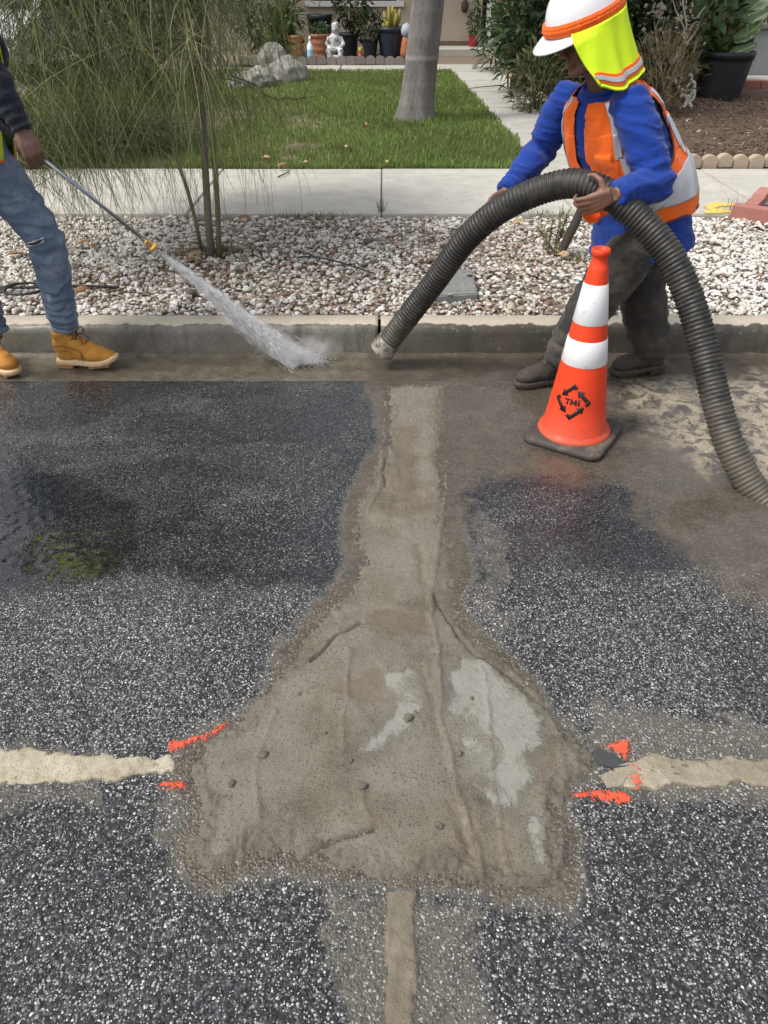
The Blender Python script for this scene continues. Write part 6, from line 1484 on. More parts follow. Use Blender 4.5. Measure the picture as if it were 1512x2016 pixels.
def torso_at(t):
    n_ = len(RINGS)-1; q = min(max(t, 0), .9999)*n_; i = int(q); f = q-i; P = [RINGS[min(max(i+k, 0), n_)] for k in (-1, 0, 1, 2)]
    def cr(a, b, c, d): return .5*((2*b)+(c-a)*f+(2*a-5*b+4*c-d)*f*f+(3*b-a-3*c+d)*f**3)
    c = cr(P[0][0], P[1][0], P[2][0], P[3][0]); a = cr(*[p[1] for p in P]); b = cr(*[p[2] for p in P]); tn = (P[2][0]-P[1][0]).normalized(); F_ = TF0.lerp(TF1, t); F_ = (F_-tn*F_.dot(tn)).normalized(); return c, a, b, F_, F_.cross(tn)*-1
def torso_pt(u, t, off=0.0):
    c, a, b, F_, S = torso_at(t); cu, su = math.cos(u), math.sin(u); p = 2/2.5
    return c+F_*((b+off)*math.copysign(abs(cu)**p, cu))+S*((a+off)*math.copysign(abs(su)**p, su))
# S must point to the worker's left, that is towards the camera
if (torso_pt(math.pi/2, .4)-torso_pt(-math.pi/2, .4)).y > 0:
    _tp = torso_pt
    def torso_pt(u, t, off=0.0): return _tp(-u, t, off)
def torso_mesh(mb, grow=0.0, t0=0.0, t1=1.0, nt=26, nu=40):
    V = [torso_pt(2*math.pi*k/nu, t0+(t1-t0)*i/nt, grow)[:] for i in range(nt+1) for k in range(nu)]; I = np.arange(len(V)).reshape(nt+1, nu); J = np.roll(I, -1, 1)
    F = np.stack([I[:-1], J[:-1], J[1:], I[1:]], -1).reshape(-1, 4); c0, c1 = torso_at(t0)[0], torso_at(t1)[0]; k = len(V)
    mb.add(V+[c0[:], c1[:]], [F, np.array([(k, I[0, (j+1) % nu], I[0, j]) for j in range(nu)]+[(k+1, I[-1, j], I[-1, (j+1) % nu]) for j in range(nu)])])
b = MB(); torso_mesh(b, -.022); b.tube([neckb+v(.02, .01, -.06), neckb, neckb.lerp(headc, .55), headc], [.062, .058, .056, .05], 14)
M4h = head_shapes(b, headc, hF, hU)
for S_, E_, W_ in ((SL, EL, WL_), (SR, ER, WR_)): b.tube([S_, S_.lerp(E_, .5), E_, E_.lerp(W_, .35), W_], [.058, .052, .042, .043, .027], 12); b.ball(S_[:], .06, 2)
for H_, K_, A_ in ((HL, KL, AL), (HR, KR, AR)): b.tube([H_, H_.lerp(K_, .5), K_, K_.lerp(A_, .35), A_], [.092, .08, .055, .058, .04], 12); b.ball(A_[:], .042, 2)
tl = hand_shapes(b, WL_+v(-.012, .0, 0), (-.80, .10, -.42), (.0, .93, .10), (-.2, 0, 1), curl=(.45, .9, .7), thumb=(v(-.35, .25, .8), v(-.60, .55, .35), v(-.62, .70, -.1)))
tr = hand_shapes(b, WR_, (-.55, -.25, -.62), (.45, -.80, -.15), (-.5, -.6, .5), curl=(.35, .8, .7), thumb=(v(-.6, -.75, .0), v(-.55, -.75, -.25), v(-.45, -.8, -.45)))
body = W1.put(fuse('body', b, .0046, 3, M_SKIN))
for tips, nm in ((tl, 'l'), (tr, 'r')):
    for (p, d_, n_) in tips: m = MB(); m.ball((p-n_*.0052+d_*.001)[:], (.0042, .0042, .0042), 2); W1.put(m.build('fingernail', M_NAIL), body)
for s in (-1, 1):
    e = W1.put(MB().ball((M4h @ v(s*.031, .0805, .006))[:], .0095, 2).build('eye', N('eye_white').set(col=(.55, .52, .48), rough=.2)), body)
    W1.put(MB().ball((M4h @ v(s*.031, .087, .002))[:], .0055, 2).build('iris', N('iris_dark').set(col=(.015, .01, .008), rough=.15)), e)
    W1.put(MB().tube([M4h @ v(s*.012, .096, .034), M4h @ v(s*.03, .092, .040), M4h @ v(s*.05, .076, .036)], [.003, .004, .002], 6).build('eyebrow', simple('dark_hair', (.012, .010, .009), .7, .3, 90, .2)), body)
hb = MB(); hb.ball((M4h @ v(0, -.03, .03))[:], (.080, .09, .088), 3, M=frame(hF, hU).to_4x4()); W1.put(fuse('hair', hb, .008, 2, simple('black_hair', (.012, .010, .009), .6, .3, 90, .5), disp=lambda V: (fbm(V[:, 0]*60, V[:, 2]*60, 3)-.5)*.008), body)
# shirt
b = MB(); torso_mesh(b, .004, 0, .985)
for S_, E_, W_, w0_ in ((SL, EL, WL_, .016), (SR, ER, WR_, .03)):
    inn = S_.lerp(torso_at(.66)[0], .35); b.tube([inn, S_, S_.lerp(E_, .3), S_.lerp(E_, .65), E_, E_.lerp(W_, .25), E_.lerp(W_, .6), E_.lerp(W_, .90), E_.lerp(W_, .965)], [.066, .078, .082, .078, .072, .070, .060, .051, .044], 18); b.ball(E_[:], .070, 3)
fl = ringfold(folds(.0062, (5, 24), 4), [(EL[:], (EL-SL).normalized()[:], .13, .007, 95), (ER[:], (ER-SR).normalized()[:], .12, .006, 95), (WL_.lerp(EL, .22)[:], (WL_-EL).normalized()[:], .07, .006, 190), (WR_.lerp(ER, .2)[:], (WR_-ER).normalized()[:], .08, .006, 190), (SL.lerp(EL, .5)[:], (.5, .2, .8), .12, .004, 70)])
shirt = W1.put(fuse('shirt', b, .0070, 6, M_BLUE, disp=fl)); shirt['label'] = 'royal blue long-sleeved shirt'
# crew-neck rib of the shirt
m = MB(); m.tube([torso_pt(2*math.pi*k/28, .965, .004) for k in range(29)], .009, 8, caps=False); W1.put(m.build('collar', M_BLUE), shirt)
# trousers
b = MB()
for H_, K_, A_, rr_ in ((HL, KL, AL, (.104, .116, .112, .104, .092, .088, .080)), (HR, KR, AR, (.104, .114, .112, .108, .102, .098, .082))):
    b.tube([H_+v(0, 0, .02), H_.lerp(K_, .4), K_, K_.lerp(A_, .3), K_.lerp(A_, .65), K_.lerp(A_, .88), A_+v(0, 0, -.02)], list(rr_), 18)
b.ball(PEL[:], (.17, .17, .12), 3)
fl = ringfold(folds(.009, (9, 14), 14), [(KL[:], (KL-HL).normalized()[:], .12, .007, 70), (KR[:], (0, 0, 1), .12, .006, 75), (AL.lerp(KL, .22)[:], (0, 0, 1), .11, .009, 105), (AR.lerp(KR, .24)[:], (0, 0, 1), .12, .011, 95)])
pants = W1.put(fuse('trousers', b, .009, 7, M_PANTS, disp=fl)); pants['label'] = 'charcoal work trousers caked with mud at the cuffs'
mb_ = dict(upper=M_MUDBOOT, sole=simple('muddy_sole', (.06, .05, .04), .8, .3, 40, .6, .006), heel=M_MUDLACE, lace=M_MUDLACE, tongue=M_MUDBOOT)
hl = G(1118, 757, 0); boot(W1, v(.955, 3.425, -.004), (-.97, -.22, 0), mb_, L=.305); boot(W1, v(1.475, 3.565, .0), (-.95, -.22, -.02), mb_, L=.305)
# vest: a shell over the shirt, open at the front, with arm holes
def vest_part(name, m, keep, off, u0, u1, t0, t1, nu=90, nt=60, th=.0025, parent=None, sag=True):
    V = []; K = []
    for i in range(nt+1):
        t = t0+(t1-t0)*i/nt
        for k in range(nu+1):
            u = u0+(u1-u0)*k/nu; o_ = off+.004*math.sin(u*7+t*9)+.003*math.sin(u*13-t*21)
            if sag: o_ += .016*max(0, .55-t)+.03*max(0, t-.66)
            p = torso_pt(u, t, o_)
            V.append(p[:]); K.append(keep(u, t))
    I = np.arange(len(V)).reshape(nt+1, nu+1); F = np.stack([I[:-1, :-1], I[:-1, 1:], I[1:, 1:], I[1:, :-1]], -1).reshape(-1, 4); K = np.array(K); F = F[K[F].all(1)]
    us = np.zeros(len(V), bool); us[F.ravel()] = True; mp = np.cumsum(us)-1
    o = W1.put(obj(name, npmesh(name, np.array(V)[us], mp[F]), m), parent); so = o.modifiers.new('t', 'SOLIDIFY'); so.thickness = th; so.offset = 1; return o
PI = math.pi
def wrapu(u): return (u+PI) % (2*PI)-PI
def in_vest(u, t):
    u = wrapu(u); gap = .10+.35*max(0, t-.68)+.10*max(0, .4-t)
    if abs(u+.10) < gap: return False
    hemt = .17 if abs(u) > 1.2 else .17+.13*(1.2-abs(u))
    if t < hemt: return False
    du = (abs(u)-1.42)/.60; dt = (t-.58)/.225
    if du*du+dt*dt < 1: return False
    return t < .925 if abs(u) > .9 else t < .90
vest = vest_part('vest', M_ORANGEV, in_vest, .017, -PI, PI, .14, .93, nu=320, nt=170); vest['label'] = 'orange safety vest with silver reflective tape'
def strip(lo, hi, extra=lambda u, t: True): return lambda u, t: in_vest(u, t) and extra(wrapu(u), t)
def vband(c, wd):      # vertical tape over the shoulder: a little wider apart below
    return lambda u, t: abs(abs(u)-(c+(PI/2-c)*0.0)) < wd
for nm, cond in (('tape', lambda u, t: .235 < t < .325), ('tape', lambda u, t: abs(abs(u)-(.70+.25*max(0, t-.75))) < .10 and t > .33), ('tape', lambda u, t: abs(abs(u)-2.14) < .11 and t > .33)):
    vest_part('reflective_tape', M_SILVER, strip(0, 0, cond), .0215, -PI, PI, .14, .93, nu=220, nt=110, th=.0015, parent=vest)
# dark binding along the arm hole and the hem
for s in (-1, 1):
    P = [torso_pt(s*(1.42+.61*math.cos(a)), .58+.228*math.sin(a), .020) for a in np.linspace(0, 2*PI, 40)]
    m = MB(); m.tube(P, .0038, 6); W1.put(m.build('binding', M_PIPING), vest)
P = [torso_pt(u, .178, .0245) for u in np.linspace(1.3, 2*PI-1.3, 60)]; m = MB(); m.tube(P, .004, 6); W1.put(m.build('binding', M_PIPING), vest)
# chest pocket and hanging front flap
vest_part('pocket', M_ORANGEV, lambda u, t: True, .0235, .18, .55, .38, .54, 12, 8, .003, vest)
m = MB(); A_ = [WY(1150, 398, 3.30), WY(1172, 398, 3.28), WY(1182, 424, 3.28), WY(1176, 438, 3.28), WY(1160, 440, 3.29), WY(1147, 426, 3.30)]
bm = bmesh.new(); top_ = [torso_pt(.26, .33, .03), torso_pt(.55, .33, .03)]
bm.faces.new([bm.verts.new(p) for p in (top_[0], A_[0], A_[5], A_[4], A_[3], A_[2], A_[1], top_[1])]); bmesh.ops.triangulate(bm, faces=bm.faces); me = bpy.data.meshes.new('vest_flap'); bm.to_mesh(me); bm.free()
o = W1.put(obj('vest_flap', me, M_ORANGEV), vest); so = o.modifiers.new('t', 'SOLIDIFY'); so.thickness = .006
# hard hat, elastic band, neck shade
hatc = headc+hU.normalized()*.046-hF.normalized()*.004
HM, HSH = hat(W1, hatc, hF, hU, dict(hat=M_HATW), sc=1.04)
V = []; ns = 160; nz = 10
for i in range(nz+1):
    t = i/nz
    for k in range(ns):
        a = 2*PI*k/ns; z = .010+.036*t; pk = .0022*math.sin(k*2.1+math.sin(t*6)*1.3)+.0018*math.sin(t*9.4*2)+.0015*math.sin(k*.9); q = math.cos(math.asin(min(1, max(0, z/.150))))**.82
        r_ = .0045+pk+.004*math.sin(t*PI); V.append(tuple(HM @ v(math.sin(a)*(.122*q+r_), math.cos(a)*(.148*q+r_)-.004, z)))
I = np.arange(len(V)).reshape(nz+1, ns); J = np.roll(I, -1, 1); F = np.stack([I[:-1], J[:-1], J[1:], I[1:]], -1).reshape(-1, 4); bo_ = W1.put(obj('elastic_band', npmesh('elastic_band', V, F), M_BAND_O), HSH); so = bo_.modifiers.new('t', 'SOLIDIFY'); so.thickness = .004
def shade_pt(a, t, off=0.0):
    # a: 0 front, positive to the worker's right; hangs along -up and flares over the shoulders
    sx, sy = math.sin(a), math.cos(a); L_ = (.215+.015*abs(sx))*(1-.22*math.exp(-((a-(2*PI-1.20))/.25)**2)); fl_ = .018+.070*t**1.2; rip = .010*t**.7*math.sin(a*8+t*1.5)+.005*t**.7*math.sin(a*15+1)
    side = abs(sx); fl_ += .036*max(0, sy)**1.3*min(1, t*7); p = HM @ v(sx*(.124+fl_+rip+off-.02*t*side), sy*(.152+fl_*(.35 if sy < 0 else .9)+rip*.6+off)-.004+.012*t, .012-L_*t); return p
def shade_part(name, m, a0_, a1_, t0, t1, off, parent, na=60, nt=26, th=.002):
    ts = [t0+(t1-t0)*i/nt for i in range(nt+1)]; V = [shade_pt(a0_(t)+(a1_(t)-a0_(t))*k/na, t, off)[:] for t in ts for k in range(na+1)]; I = np.arange(len(V)).reshape(nt+1, na+1); F = np.stack([I[:-1, :-1], I[:-1, 1:], I[1:, 1:], I[1:, :-1]], -1).reshape(-1, 4)
    o = W1.put(obj(name, npmesh(name, np.array(V), F), m), parent); so = o.modifiers.new('t', 'SOLIDIFY'); so.thickness = th; return o
A0 = lambda t: 2.0+.05*t; A1 = lambda t: 2*PI-.82-.44*t
n = N('lime_mesh'); g = n.voro(420, out='Distance'); c = n.mix(n.rng(g, .1, .4), (.42, .60, .008), (.72, .95, .02)); c = n.mix(n.rng(n.noise(6, 4), .3, .7, 0, .25), c, (.50, .72, .01)); n.set(col=c, rough=.85, nor=n.bump(g, .3, .002)); M_LIMEMESH = n.m
shd = shade_part('neck_shade', M_LIMEMESH, A0, A1, 0, 1, 0, None); shd['label'] = 'fluorescent yellow mesh neck shade'
shade_part('orange_trim', M_BAND_O, A0, A1, .76, .945, .003, shd, nt=10, th=.0015); shade_part('reflective_tape', M_SILVER, A0, A1, .81, .89, .0055, shd, nt=8, th=.0015)
LIMEB = N('lime_binding').set(col=(.70, .92, .02), rough=.8)
m = MB(); m.tube([shade_pt(A0(1)+(A1(1)-A0(1))*k/80, 1.0, .001) for k in range(81)], .005, 6); m.tube([shade_pt(A0(i/20), i/20, .001) for i in range(21)], .005, 6); m.tube([shade_pt(A1(i/20), i/20, .001) for i in range(21)], .005, 6); W1.put(m.build('binding', LIMEB), shd)
# ================================================================== the worker with the pressure washer, mostly out of frame
def denim():
    n = N('denim'); tw = n.noise(300, 2, .5); c = n.ramp(n.noise(5, 6, .65), [(.3, (.075, .11, .175)), (.5, (.16, .21, .29)), (.68, (.31, .37, .45))]); c = n.mix(n.rng(tw, .35, .7, .35, 0), c, (.04, .06, .11))
    c = n.mix(n.rng(n.noise(11, 6, .7), .62, .72, 0, .7), c, (.36, .42, .50))
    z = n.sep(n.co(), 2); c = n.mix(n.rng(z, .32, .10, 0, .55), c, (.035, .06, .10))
    n.set(col=c, rough=.9, spec=.2, nor=n.bump(n.math('ADD', n.math('MULTIPLY', tw, .3), n.noise(18, 5, .6, dist=1)), .45, .009)); return n.m
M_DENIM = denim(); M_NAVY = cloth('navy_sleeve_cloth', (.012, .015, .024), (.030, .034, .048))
M_TAN = simple('wheat_nubuck', (.46, .205, .032), .8, .28, 22, .35, .004, dirt=(.30, .13, .03)); M_SOLE_T = simple('cream_welt', (.62, .45, .26), .75, .15, 30, .2); M_GUM = simple('gum_sole', (.34, .17, .085), .8, .2, 40, .4); M_LACE_B = simple('brown_lace', (.16, .085, .035), .8, .3, 60, .2); M_COLLAR = simple('brown_collar', (.10, .052, .030), .8, .25, 40, .3)
heelA = G(116, 716, 0); YA = heelA.y
W2 = Fig('person', (-1.85, 3.6, 0), 'worker in blue jeans and tan boots holding the pressure washer wand at the left edge')
A2, K2, H2 = WY(128, 640, YA+.01), WY(88, 468, YA-.05), WY(-38, 300, YA-.02)
A3, K3, H3 = WY(-14, 655, 3.47), WY(-70, 480, 3.42), WY(-115, 305, 3.50)
pel = (H2+H3)/2+v(-.02, 0, .06); chest = pel+v(.10, .0, .46); nk = pel+v(.16, 0, .62); hd_ = nk+v(.06, .0, .17)
HND = WY(62, 292, 3.40); WR2 = WY(44, 258, 3.42); EL2 = WY(-14, 150, 3.46); SH2 = chest+v(.0, -.17, .12); SH3 = chest+v(-.02, .20, .12); EL3 = SH3+v(.15, -.08, -.28); WR3 = WY(-60, 258, 3.50)
HIT = G(583, 712, 0); NZ = None
b = MB(); b.tube([pel+v(0, 0, -.1), pel, pel.lerp(chest, .5), chest, nk+v(0, 0, -.03)], [.13, .15, .14, .16, .07], 20); b.tube([nk+v(0, 0, -.05), hd_], [.06, .055], 12); M4l = head_shapes(b, hd_, (.93, -.12, -.35), (.35, 0, .93))
for S_, E_, W_ in ((SH2, EL2, WR2), (SH3, EL3, WR3)): b.tube([S_, E_, E_.lerp(W_, .3), W_], [.056, .044, .043, .028], 12)
for H_, K_, A_ in ((H2, K2, A2), (H3, K3, A3)): b.tube([H_, K_, K_.lerp(A_, .35), A_+v(0, 0, -.03)], [.085, .056, .056, .04], 12)
wdir = (HIT-HND).normalized()
t1 = hand_shapes(b, WR2, (HND-WR2).normalized()*.7+v(.15, -.05, -.62), v(-.15, .55, -.55), v(-.75, -.1, -.35), curl=(.75, .95, .6), spread=.05, thumb=(v(-.2, .2, -.8), v(.3, .6, -.7), v(.6, .5, -.6)), sc=1.10, r=.0098)
t2 = hand_shapes(b, WR3, v(.5, -.3, -.6), v(.3, .6, -.5), v(-.5, 0, .5), curl=(.7, .9, .6))
body2 = W2.put(fuse('body', b, .0046, 3, skin_material('dark_skin', (.135, .068, .050), (.205, .112, .085))))
for tips in (t1,):
    for (p, d_, n_) in tips: W2.put(MB().ball((p-n_*.0055)[:], .0044, 2).build('fingernail', M_NAIL), body2)
b = MB(); b.tube([pel+v(0, 0, -.02), pel.lerp(chest, .5), chest, nk+v(0, 0, -.02)], [.165, .165, .175, .085], 22)
for S_, E_, W_ in ((SH2, EL2, WR2), (SH3, EL3, WR3)): b.tube([S_.lerp(chest, .3), S_, E_, E_.lerp(W_, .35), E_.lerp(W_, .75), E_.lerp(W_, 1.0)], [.08, .085, .066, .062, .050, .042], 16)
W2.put(fuse('sweatshirt', b, .0085, 6, M_NAVY, disp=ringfold(folds(.006, (12, 18), 9), [(EL2[:], (0, 0, 1), .12, .006, 90), (WR2.lerp(EL2, .2)[:], (WR2-EL2).normalized()[:], .08, .005, 170)])))
b = MB()
for H_, K_, A_ in ((H2, K2, A2), (H3, K3, A3)): b.tube([H_+v(0, 0, .04), H_.lerp(K_, .5), K_, K_.lerp(A_, .3), K_.lerp(A_, .7), K_.lerp(A_, .92), A_+v(0, 0, .0)], [.112, .105, .088, .086, .076, .072, .066], 18)
b.ball(pel[:], (.17, .17, .12), 3)
AX = (A2-K2).normalized()
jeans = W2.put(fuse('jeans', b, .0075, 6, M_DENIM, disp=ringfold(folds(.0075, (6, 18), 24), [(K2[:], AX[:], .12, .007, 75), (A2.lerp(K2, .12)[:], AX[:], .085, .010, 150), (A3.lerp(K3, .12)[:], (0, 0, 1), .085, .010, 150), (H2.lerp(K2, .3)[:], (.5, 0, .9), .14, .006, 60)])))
jeans['label'] = 'faded blue jeans torn at the knee'
# frayed tear above the knee: pale threads over a dark slit
tc = WY(70, 474, YA-.05); rr = random.Random(2); dirv = (WY(86, 470, YA-.1)-WY(52, 478, YA-.1)).normalized()
m = MB(); m.ball(tc[:], .001, 1)
def surf(px, py): return WY(px, py, YA-.05)+(cam.location-WY(px, py, YA-.05)).normalized()*.108
slit = MB(); slit.tube([surf(55, 481), surf(66, 480), surf(76, 476), surf(84, 471)], [.003, .008, .008, .003], 8); tear = W2.put(slit.build('tear', M_BLACKPOT), jeans)
th_ = MB()
for k in range(26):
    x = rr.uniform(56, 84); y = 481-(x-56)/28*9; th_.tube([surf(x-2, y-3), surf(x, y), surf(x+rr.uniform(-4, 4), y+rr.uniform(3, 6))], .0012, 4)
th_.tube([surf(54, 479), surf(66, 477), surf(77, 473), surf(86, 468)], .0028, 5); th_.tube([surf(54, 484), surf(68, 483.5), surf(79, 479), surf(86, 474)], .0028, 5)
o = W2.put(th_.build('frayed_threads', simple('pale_thread', (.55, .57, .60), .9, .2, 60, 0)), jeans); o['kind'] = 'stuff'
# rolled cuff and dark sock
cf = MB(); a_ = A2+AX*.008; cf.tube([a_-AX*.02, a_-AX*.012, a_+AX*.008, a_+AX*.014], [.060, .068, .066, .058], 20); W2.put(cf.build('rolled_cuff', simple('denim_underside', (.20, .23, .28), .9, .5, 90, .4)), jeans)
sk_ = MB(); sk_.tube([A2, A2+AX*.06], [.056, .052], 16); W2.put(sk_.build('sock', simple('dark_sock', (.018, .022, .034), .9, .2, 80, .4)))
tb = dict(upper=M_TAN, sole=M_SOLE_T, heel=M_GUM, lace=M_LACE_B, tongue=M_COLLAR)
hz_ = v(heelA.x, heelA.y, -.006); boot(W2, hz_, (1.0, -.10, .0), tb, L=.335, toe_up=.026)
hz2 = G(-22, 728, -.004); boot(W2, v(hz2.x-.07, hz2.y+.10, 0), (.80, -.60, 0), tb, L=.335)
# lime vest edge at the hip
b = MB(); c_, c2 = pel+v(.0, 0, .03), chest+v(0, 0, .06)
V = []; ns, nt = 60, 14
for i in range(nt+1):
    t = i/nt; c = (pel+v(.01, 0, -.06)).lerp(c2, t); r_ = .222+.010*math.sin(t*5)
    for k in range(ns+1): a = -2.9+5.8*k/ns; V.append((c.x-math.cos(a)*(r_+.006*math.sin(a*9)), c.y+math.sin(a)*(r_-.01), c.z+.02*math.cos(a)))
I = np.arange(len(V)).reshape(nt+1, ns+1); F = np.stack([I[:-1, :-1], I[:-1, 1:], I[1:, 1:], I[1:, :-1]], -1).reshape(-1, 4); ve = W2.put(obj('vest', npmesh('vest', np.array(V), F), M_LIME)); so = ve.modifiers.new('t', 'SOLIDIFY'); so.thickness = .004
ve['label'] = 'lime safety vest with orange hem'
Vn = np.array(V).reshape(nt+1, ns+1, 3)
m = MB(); m.tube([Vector(p) for p in Vn[0]], .007, 6); W2.put(m.build('orange_hem', M_BAND_O), ve)
q = Vn[5:8].copy(); ctr = q.mean(1, keepdims=True); q = ctr+(q-ctr)*1.03; I = np.arange(3*(ns+1)).reshape(3, ns+1); F = np.stack([I[:-1, :-1], I[:-1, 1:], I[1:, 1:], I[1:, :-1]], -1).reshape(-1, 4); o = W2.put(obj('reflective_tape', npmesh('reflective_tape', q.reshape(-1, 3), F), M_SILVER), ve)
HM2, _h = hat(W2, hd_+v(.02, 0, .05), (.93, -.12, -.35), (.35, 0, .93), dict(hat=M_HATW), sc=1.1)

# ------------------------------------------------------------------ pressure washer wand
def on_line(px):                        # the point of the wand's straight line that shows at px
    lo, hi = -.6, 1.0
    for _ in range(40):
        mid_ = (lo+hi)/2; P = HND+(HIT-HND)*mid_; d_ = np.array([[P.x, P.y, P.z]])
        if to_px(d_)[0][0] < px: lo = mid_
        else: hi = mid_
    return HND+(HIT-HND)*lo
HND = HND+v(.008, .03, -.03)
HIT = G(583, 712, 0)
NZ = on_line(306); BK = on_line(-60)
wand = tag(empty('pressure_washer_wand', BK), 'steel pressure washer wand held by the worker at the left', 'wand')
n = N('brushed_steel'); n.set(col=(.34, .36, .40), metal=.9, rough=.28, nor=n.bump(n.noise(60, 3, .5), .1, .001)); M_STEEL = n.m
M_BRASS = N('brass').set(col=(.62, .42, .14), metal=.9, rough=.3)
ww = (NZ-BK).normalized(); Lw = (NZ-BK).length
MB().tube([ww*.20, ww*(Lw-.05)], .0085, 14).build('lance', M_STEEL, wand)
MB().tube([v(0, 0, 0), ww*.10, ww*.24, ww*.27], [.021, .022, .020, .012], 14).build('grip', M_BLACKPOT, wand)
q = M_BRASS
cu = MB(); cu.tube([ww*(Lw-.055), ww*(Lw-.052), ww*(Lw-.03), ww*(Lw-.028), ww*(Lw-.020), ww*(Lw-.018)], [.011, .014, .014, .011, .011, .012], 6); nz_ = cu.build('coupler', M_BRASS, wand, smooth=False)
MB().tube([ww*(Lw-.018), ww*(Lw-.016), ww*(Lw-.004), ww*Lw], [.013, .019, .018, .012], 14).build('nozzle_tip', simple('yellow_nozzle', (.75, .38, .03), .5, .1, 40, 0), nz_)

# ------------------------------------------------------------------ water jet: droplets and the white spray between them
sd_ = (HIT-NZ); Ls = sd_.length; sd_ = sd_.normalized(); e1 = sd_.cross(v(0, 0, 1)).normalized(); e2 = e1.cross(sd_)
jet = tag(empty('water_jet', NZ), 'white fan of water spraying from the wand onto the gutter', 'water jet')
nD = 48000; t = RNG.uniform(0, 1, nD)**.62; rr_ = np.abs(RNG.normal(0, .52, nD)); ph = RNG.uniform(0, 2*np.pi, nD); w1 = .005+.075*t**.95; w2 = .005+.060*t**.95
clp = 1+.22*np.sin(ph*3+t*9)
a_, b_ = rr_*np.cos(ph)*w1*clp, rr_*np.sin(ph)*w2*clp
P = np.array(sd_)[None]*(t*Ls)[:, None]+np.array(e1)[None]*a_[:, None]+np.array(e2)[None]*b_[:, None]
P[:, 2] = np.maximum(P[:, 2], -NZ.z+.004)
Dn = np.array(sd_)[None]*Ls+np.array(e1)[None]*(a_/np.maximum(t, .05))[:, None]+np.array(e2)[None]*(b_/np.maximum(t, .05))[:, None]; Dn /= np.linalg.norm(Dn, axis=1)[:, None]
Ld = RNG.uniform(.008, .050, nD)*(1.15-.6*t); rd = RNG.uniform(.0003, .0009, nD)
s1 = np.cross(Dn, np.array([[0.3, 1, .2]])); s1 /= np.linalg.norm(s1, axis=1)[:, None]; s2 = np.cross(Dn, s1)
V = [P-Dn*Ld[:, None]]+[P+(s1*math.cos(k*2.094)+s2*math.sin(k*2.094))*rd[:, None] for k in range(3)]+[P+Dn*Ld[:, None]*.6]; V = np.stack(V, 1); I = (np.arange(nD)*5)[:, None]
F = np.concatenate([np.concatenate([I, I+1+(k+1) % 3, I+1+k], 1) for k in range(3)]+[np.concatenate([I+4, I+1+k, I+1+(k+1) % 3], 1) for k in range(3)])
n = N('white_water'); n.set(col=(.97, .98, .99), rough=.3, spec=.6)
tr = n.t.nodes.new('ShaderNodeBsdfTranslucent'); tr.inputs[0].default_value = (1, 1, 1, 1); mx = n.t.nodes.new('ShaderNodeMixShader'); mx.inputs[0].default_value = .62; n.t.links.new(n.b.outputs[0], mx.inputs[1]); n.t.links.new(tr.outputs[0], mx.inputs[2]); n.t.links.new(mx.outputs[0], n.t.nodes['Material Output'].inputs[0])
o = obj('droplets', npmesh('droplets', V.reshape(-1, 3), F), n.m, jet); o['kind'] = 'stuff'
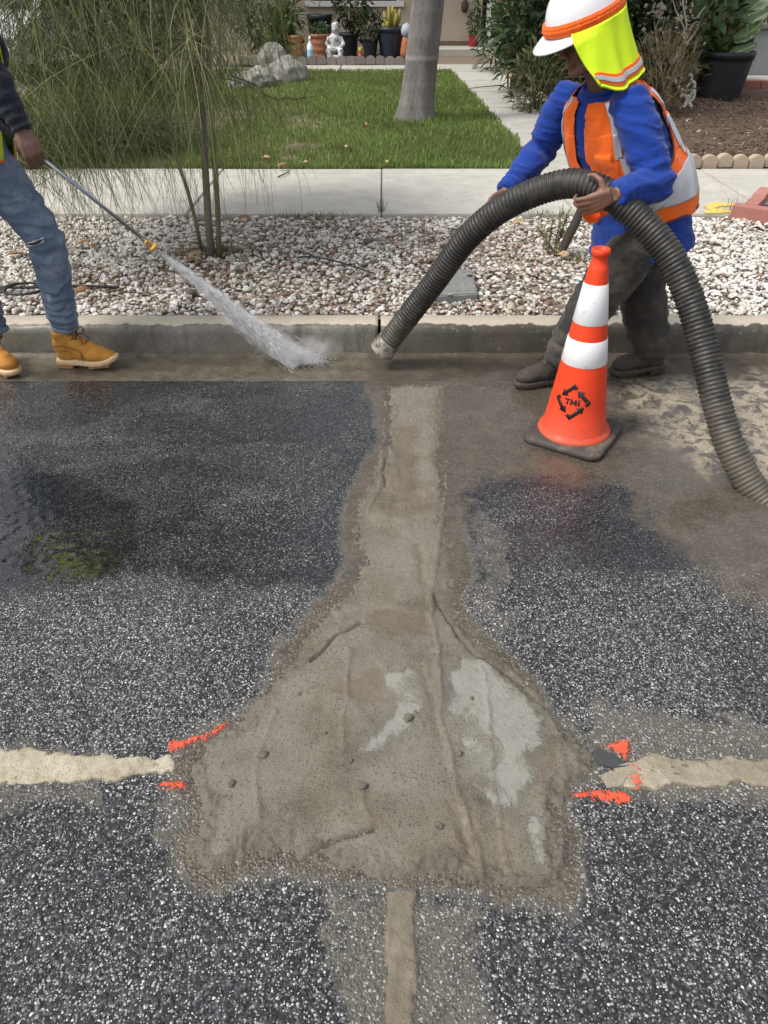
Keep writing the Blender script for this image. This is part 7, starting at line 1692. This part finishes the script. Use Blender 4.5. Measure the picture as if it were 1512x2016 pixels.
def volume_material(name, dens, scale, cut, stretch, shape):
    """shape: ('jet', length) cone widening along local y, or ('ball', radii); density thins to nothing at the skin"""
    m_ = bpy.data.materials.new(name); m_.use_nodes = True; t_ = m_.node_tree; t_.nodes.remove(t_.nodes['Principled BSDF']); pv = t_.nodes.new('ShaderNodeVolumePrincipled'); pv.inputs['Color'].default_value = (.98, .985, 1, 1); pv.inputs['Anisotropy'].default_value = .1
    L = t_.links.new; tc_ = t_.nodes.new('ShaderNodeTexCoord'); mp = t_.nodes.new('ShaderNodeMapping'); L(tc_.outputs['Object'], mp.inputs[0]); mp.inputs['Scale'].default_value = stretch
    nz2 = t_.nodes.new('ShaderNodeTexNoise'); nz2.inputs['Scale'].default_value = scale; nz2.inputs['Detail'].default_value = 5; L(mp.outputs[0], nz2.inputs['Vector'])
    mr = t_.nodes.new('ShaderNodeMapRange'); mr.inputs[1].default_value = cut[0]; mr.inputs[2].default_value = cut[1]; mr.inputs[3].default_value = dens*.08; mr.inputs[4].default_value = dens; L(nz2.outputs[0], mr.inputs[0])
    def M(op, a, b=None):
        q = t_.nodes.new('ShaderNodeMath'); q.operation = op
        for i, x in enumerate((a, b)):
            if x is None: continue
            if isinstance(x, (int, float)): q.inputs[i].default_value = x
            else: L(x, q.inputs[i])
        return q.outputs[0]
    sp_ = t_.nodes.new('ShaderNodeSeparateXYZ'); L(tc_.outputs['Object'], sp_.inputs[0]); x, y, z = sp_.outputs
    if shape[0] == 'jet':
        r = M('SQRT', M('ADD', M('MULTIPLY', x, x), M('MULTIPLY', z, z))); R_ = M('ADD', M('MULTIPLY', y, .068/shape[1]), .006)
        f = M('MAXIMUM', M('SUBTRACT', 1.0, M('DIVIDE', r, R_)), 0.0); f = M('MULTIPLY', f, M('SUBTRACT', 1.25, M('MULTIPLY', y, 1.0/shape[1])))
    else:
        a, b, c = shape[1]; r = M('SQRT', M('ADD', M('ADD', M('POWER', M('DIVIDE', x, a), 2.0), M('POWER', M('DIVIDE', y, b), 2.0)), M('POWER', M('DIVIDE', z, c), 2.0)))
        f = M('POWER', M('MAXIMUM', M('SUBTRACT', 1.0, r), 0.0), 1.5)
    L(M('MULTIPLY', mr.outputs[0], f), pv.inputs['Density']); L(pv.outputs[0], t_.nodes['Material Output'].inputs['Volume']); return m_
Mq = frame(sd_, (0, 0, 1)).to_4x4()       # local y runs along the jet
m = MB(); prof = [(.004, 0)]+[(.006+.068*(i/14), Ls*i/14) for i in range(1, 15)]
m.lathe(prof, 20, M=Matrix.Rotation(-PI/2, 4, 'X')); 
sp = m.build('spray', volume_material('spray_volume', 140, 30, (.44, .62), (1, .14, 1), ('jet', Ls)), jet); sp.rotation_euler = Mq.to_euler()
mr_ = (.24, .12, .075)
mist = MB().ball((0, 0, 0), mr_, 3).build('mist', volume_material('mist_volume', 22.0, 16, (.40, .70), (1, 1, 1), ('ball', mr_)), jet); mist.location = HIT-NZ+v(.06, .02, .068)
# splash thrown up along the gutter where the jet lands
nS_ = 9000; a_ = RNG.normal(0, .9, nS_); d_ = np.abs(RNG.normal(0, .045, nS_))*(1+.6*np.cos(a_)); h_ = np.abs(RNG.normal(0, .020, nS_))*np.exp(-d_*3)
P = np.stack([d_*np.cos(a_), d_*np.sin(a_)*.7, h_+.004], -1)+np.array(HIT-NZ); Dn = np.stack([np.cos(a_), np.sin(a_)*.7, RNG.uniform(-.2, .7, nS_)], -1); Dn /= np.linalg.norm(Dn, axis=1)[:, None]
Ld = RNG.uniform(.002, .012, nS_); rd = RNG.uniform(.0003, .0009, nS_); s1 = np.cross(Dn, np.array([[0.3, 1, .2]])); s1 /= np.linalg.norm(s1, axis=1)[:, None]; s2 = np.cross(Dn, s1)
V = [P-Dn*Ld[:, None]]+[P+(s1*math.cos(k*2.094)+s2*math.sin(k*2.094))*rd[:, None] for k in range(3)]+[P+Dn*Ld[:, None]*.6]; V = np.stack(V, 1); I = (np.arange(nS_)*5)[:, None]
F = np.concatenate([np.concatenate([I, I+1+(k+1) % 3, I+1+k], 1) for k in range(3)]+[np.concatenate([I+4, I+1+k, I+1+(k+1) % 3], 1) for k in range(3)])
o = obj('splash', npmesh('splash', V.reshape(-1, 3), F), bpy.data.materials['white_water'], jet); o['kind'] = 'stuff'
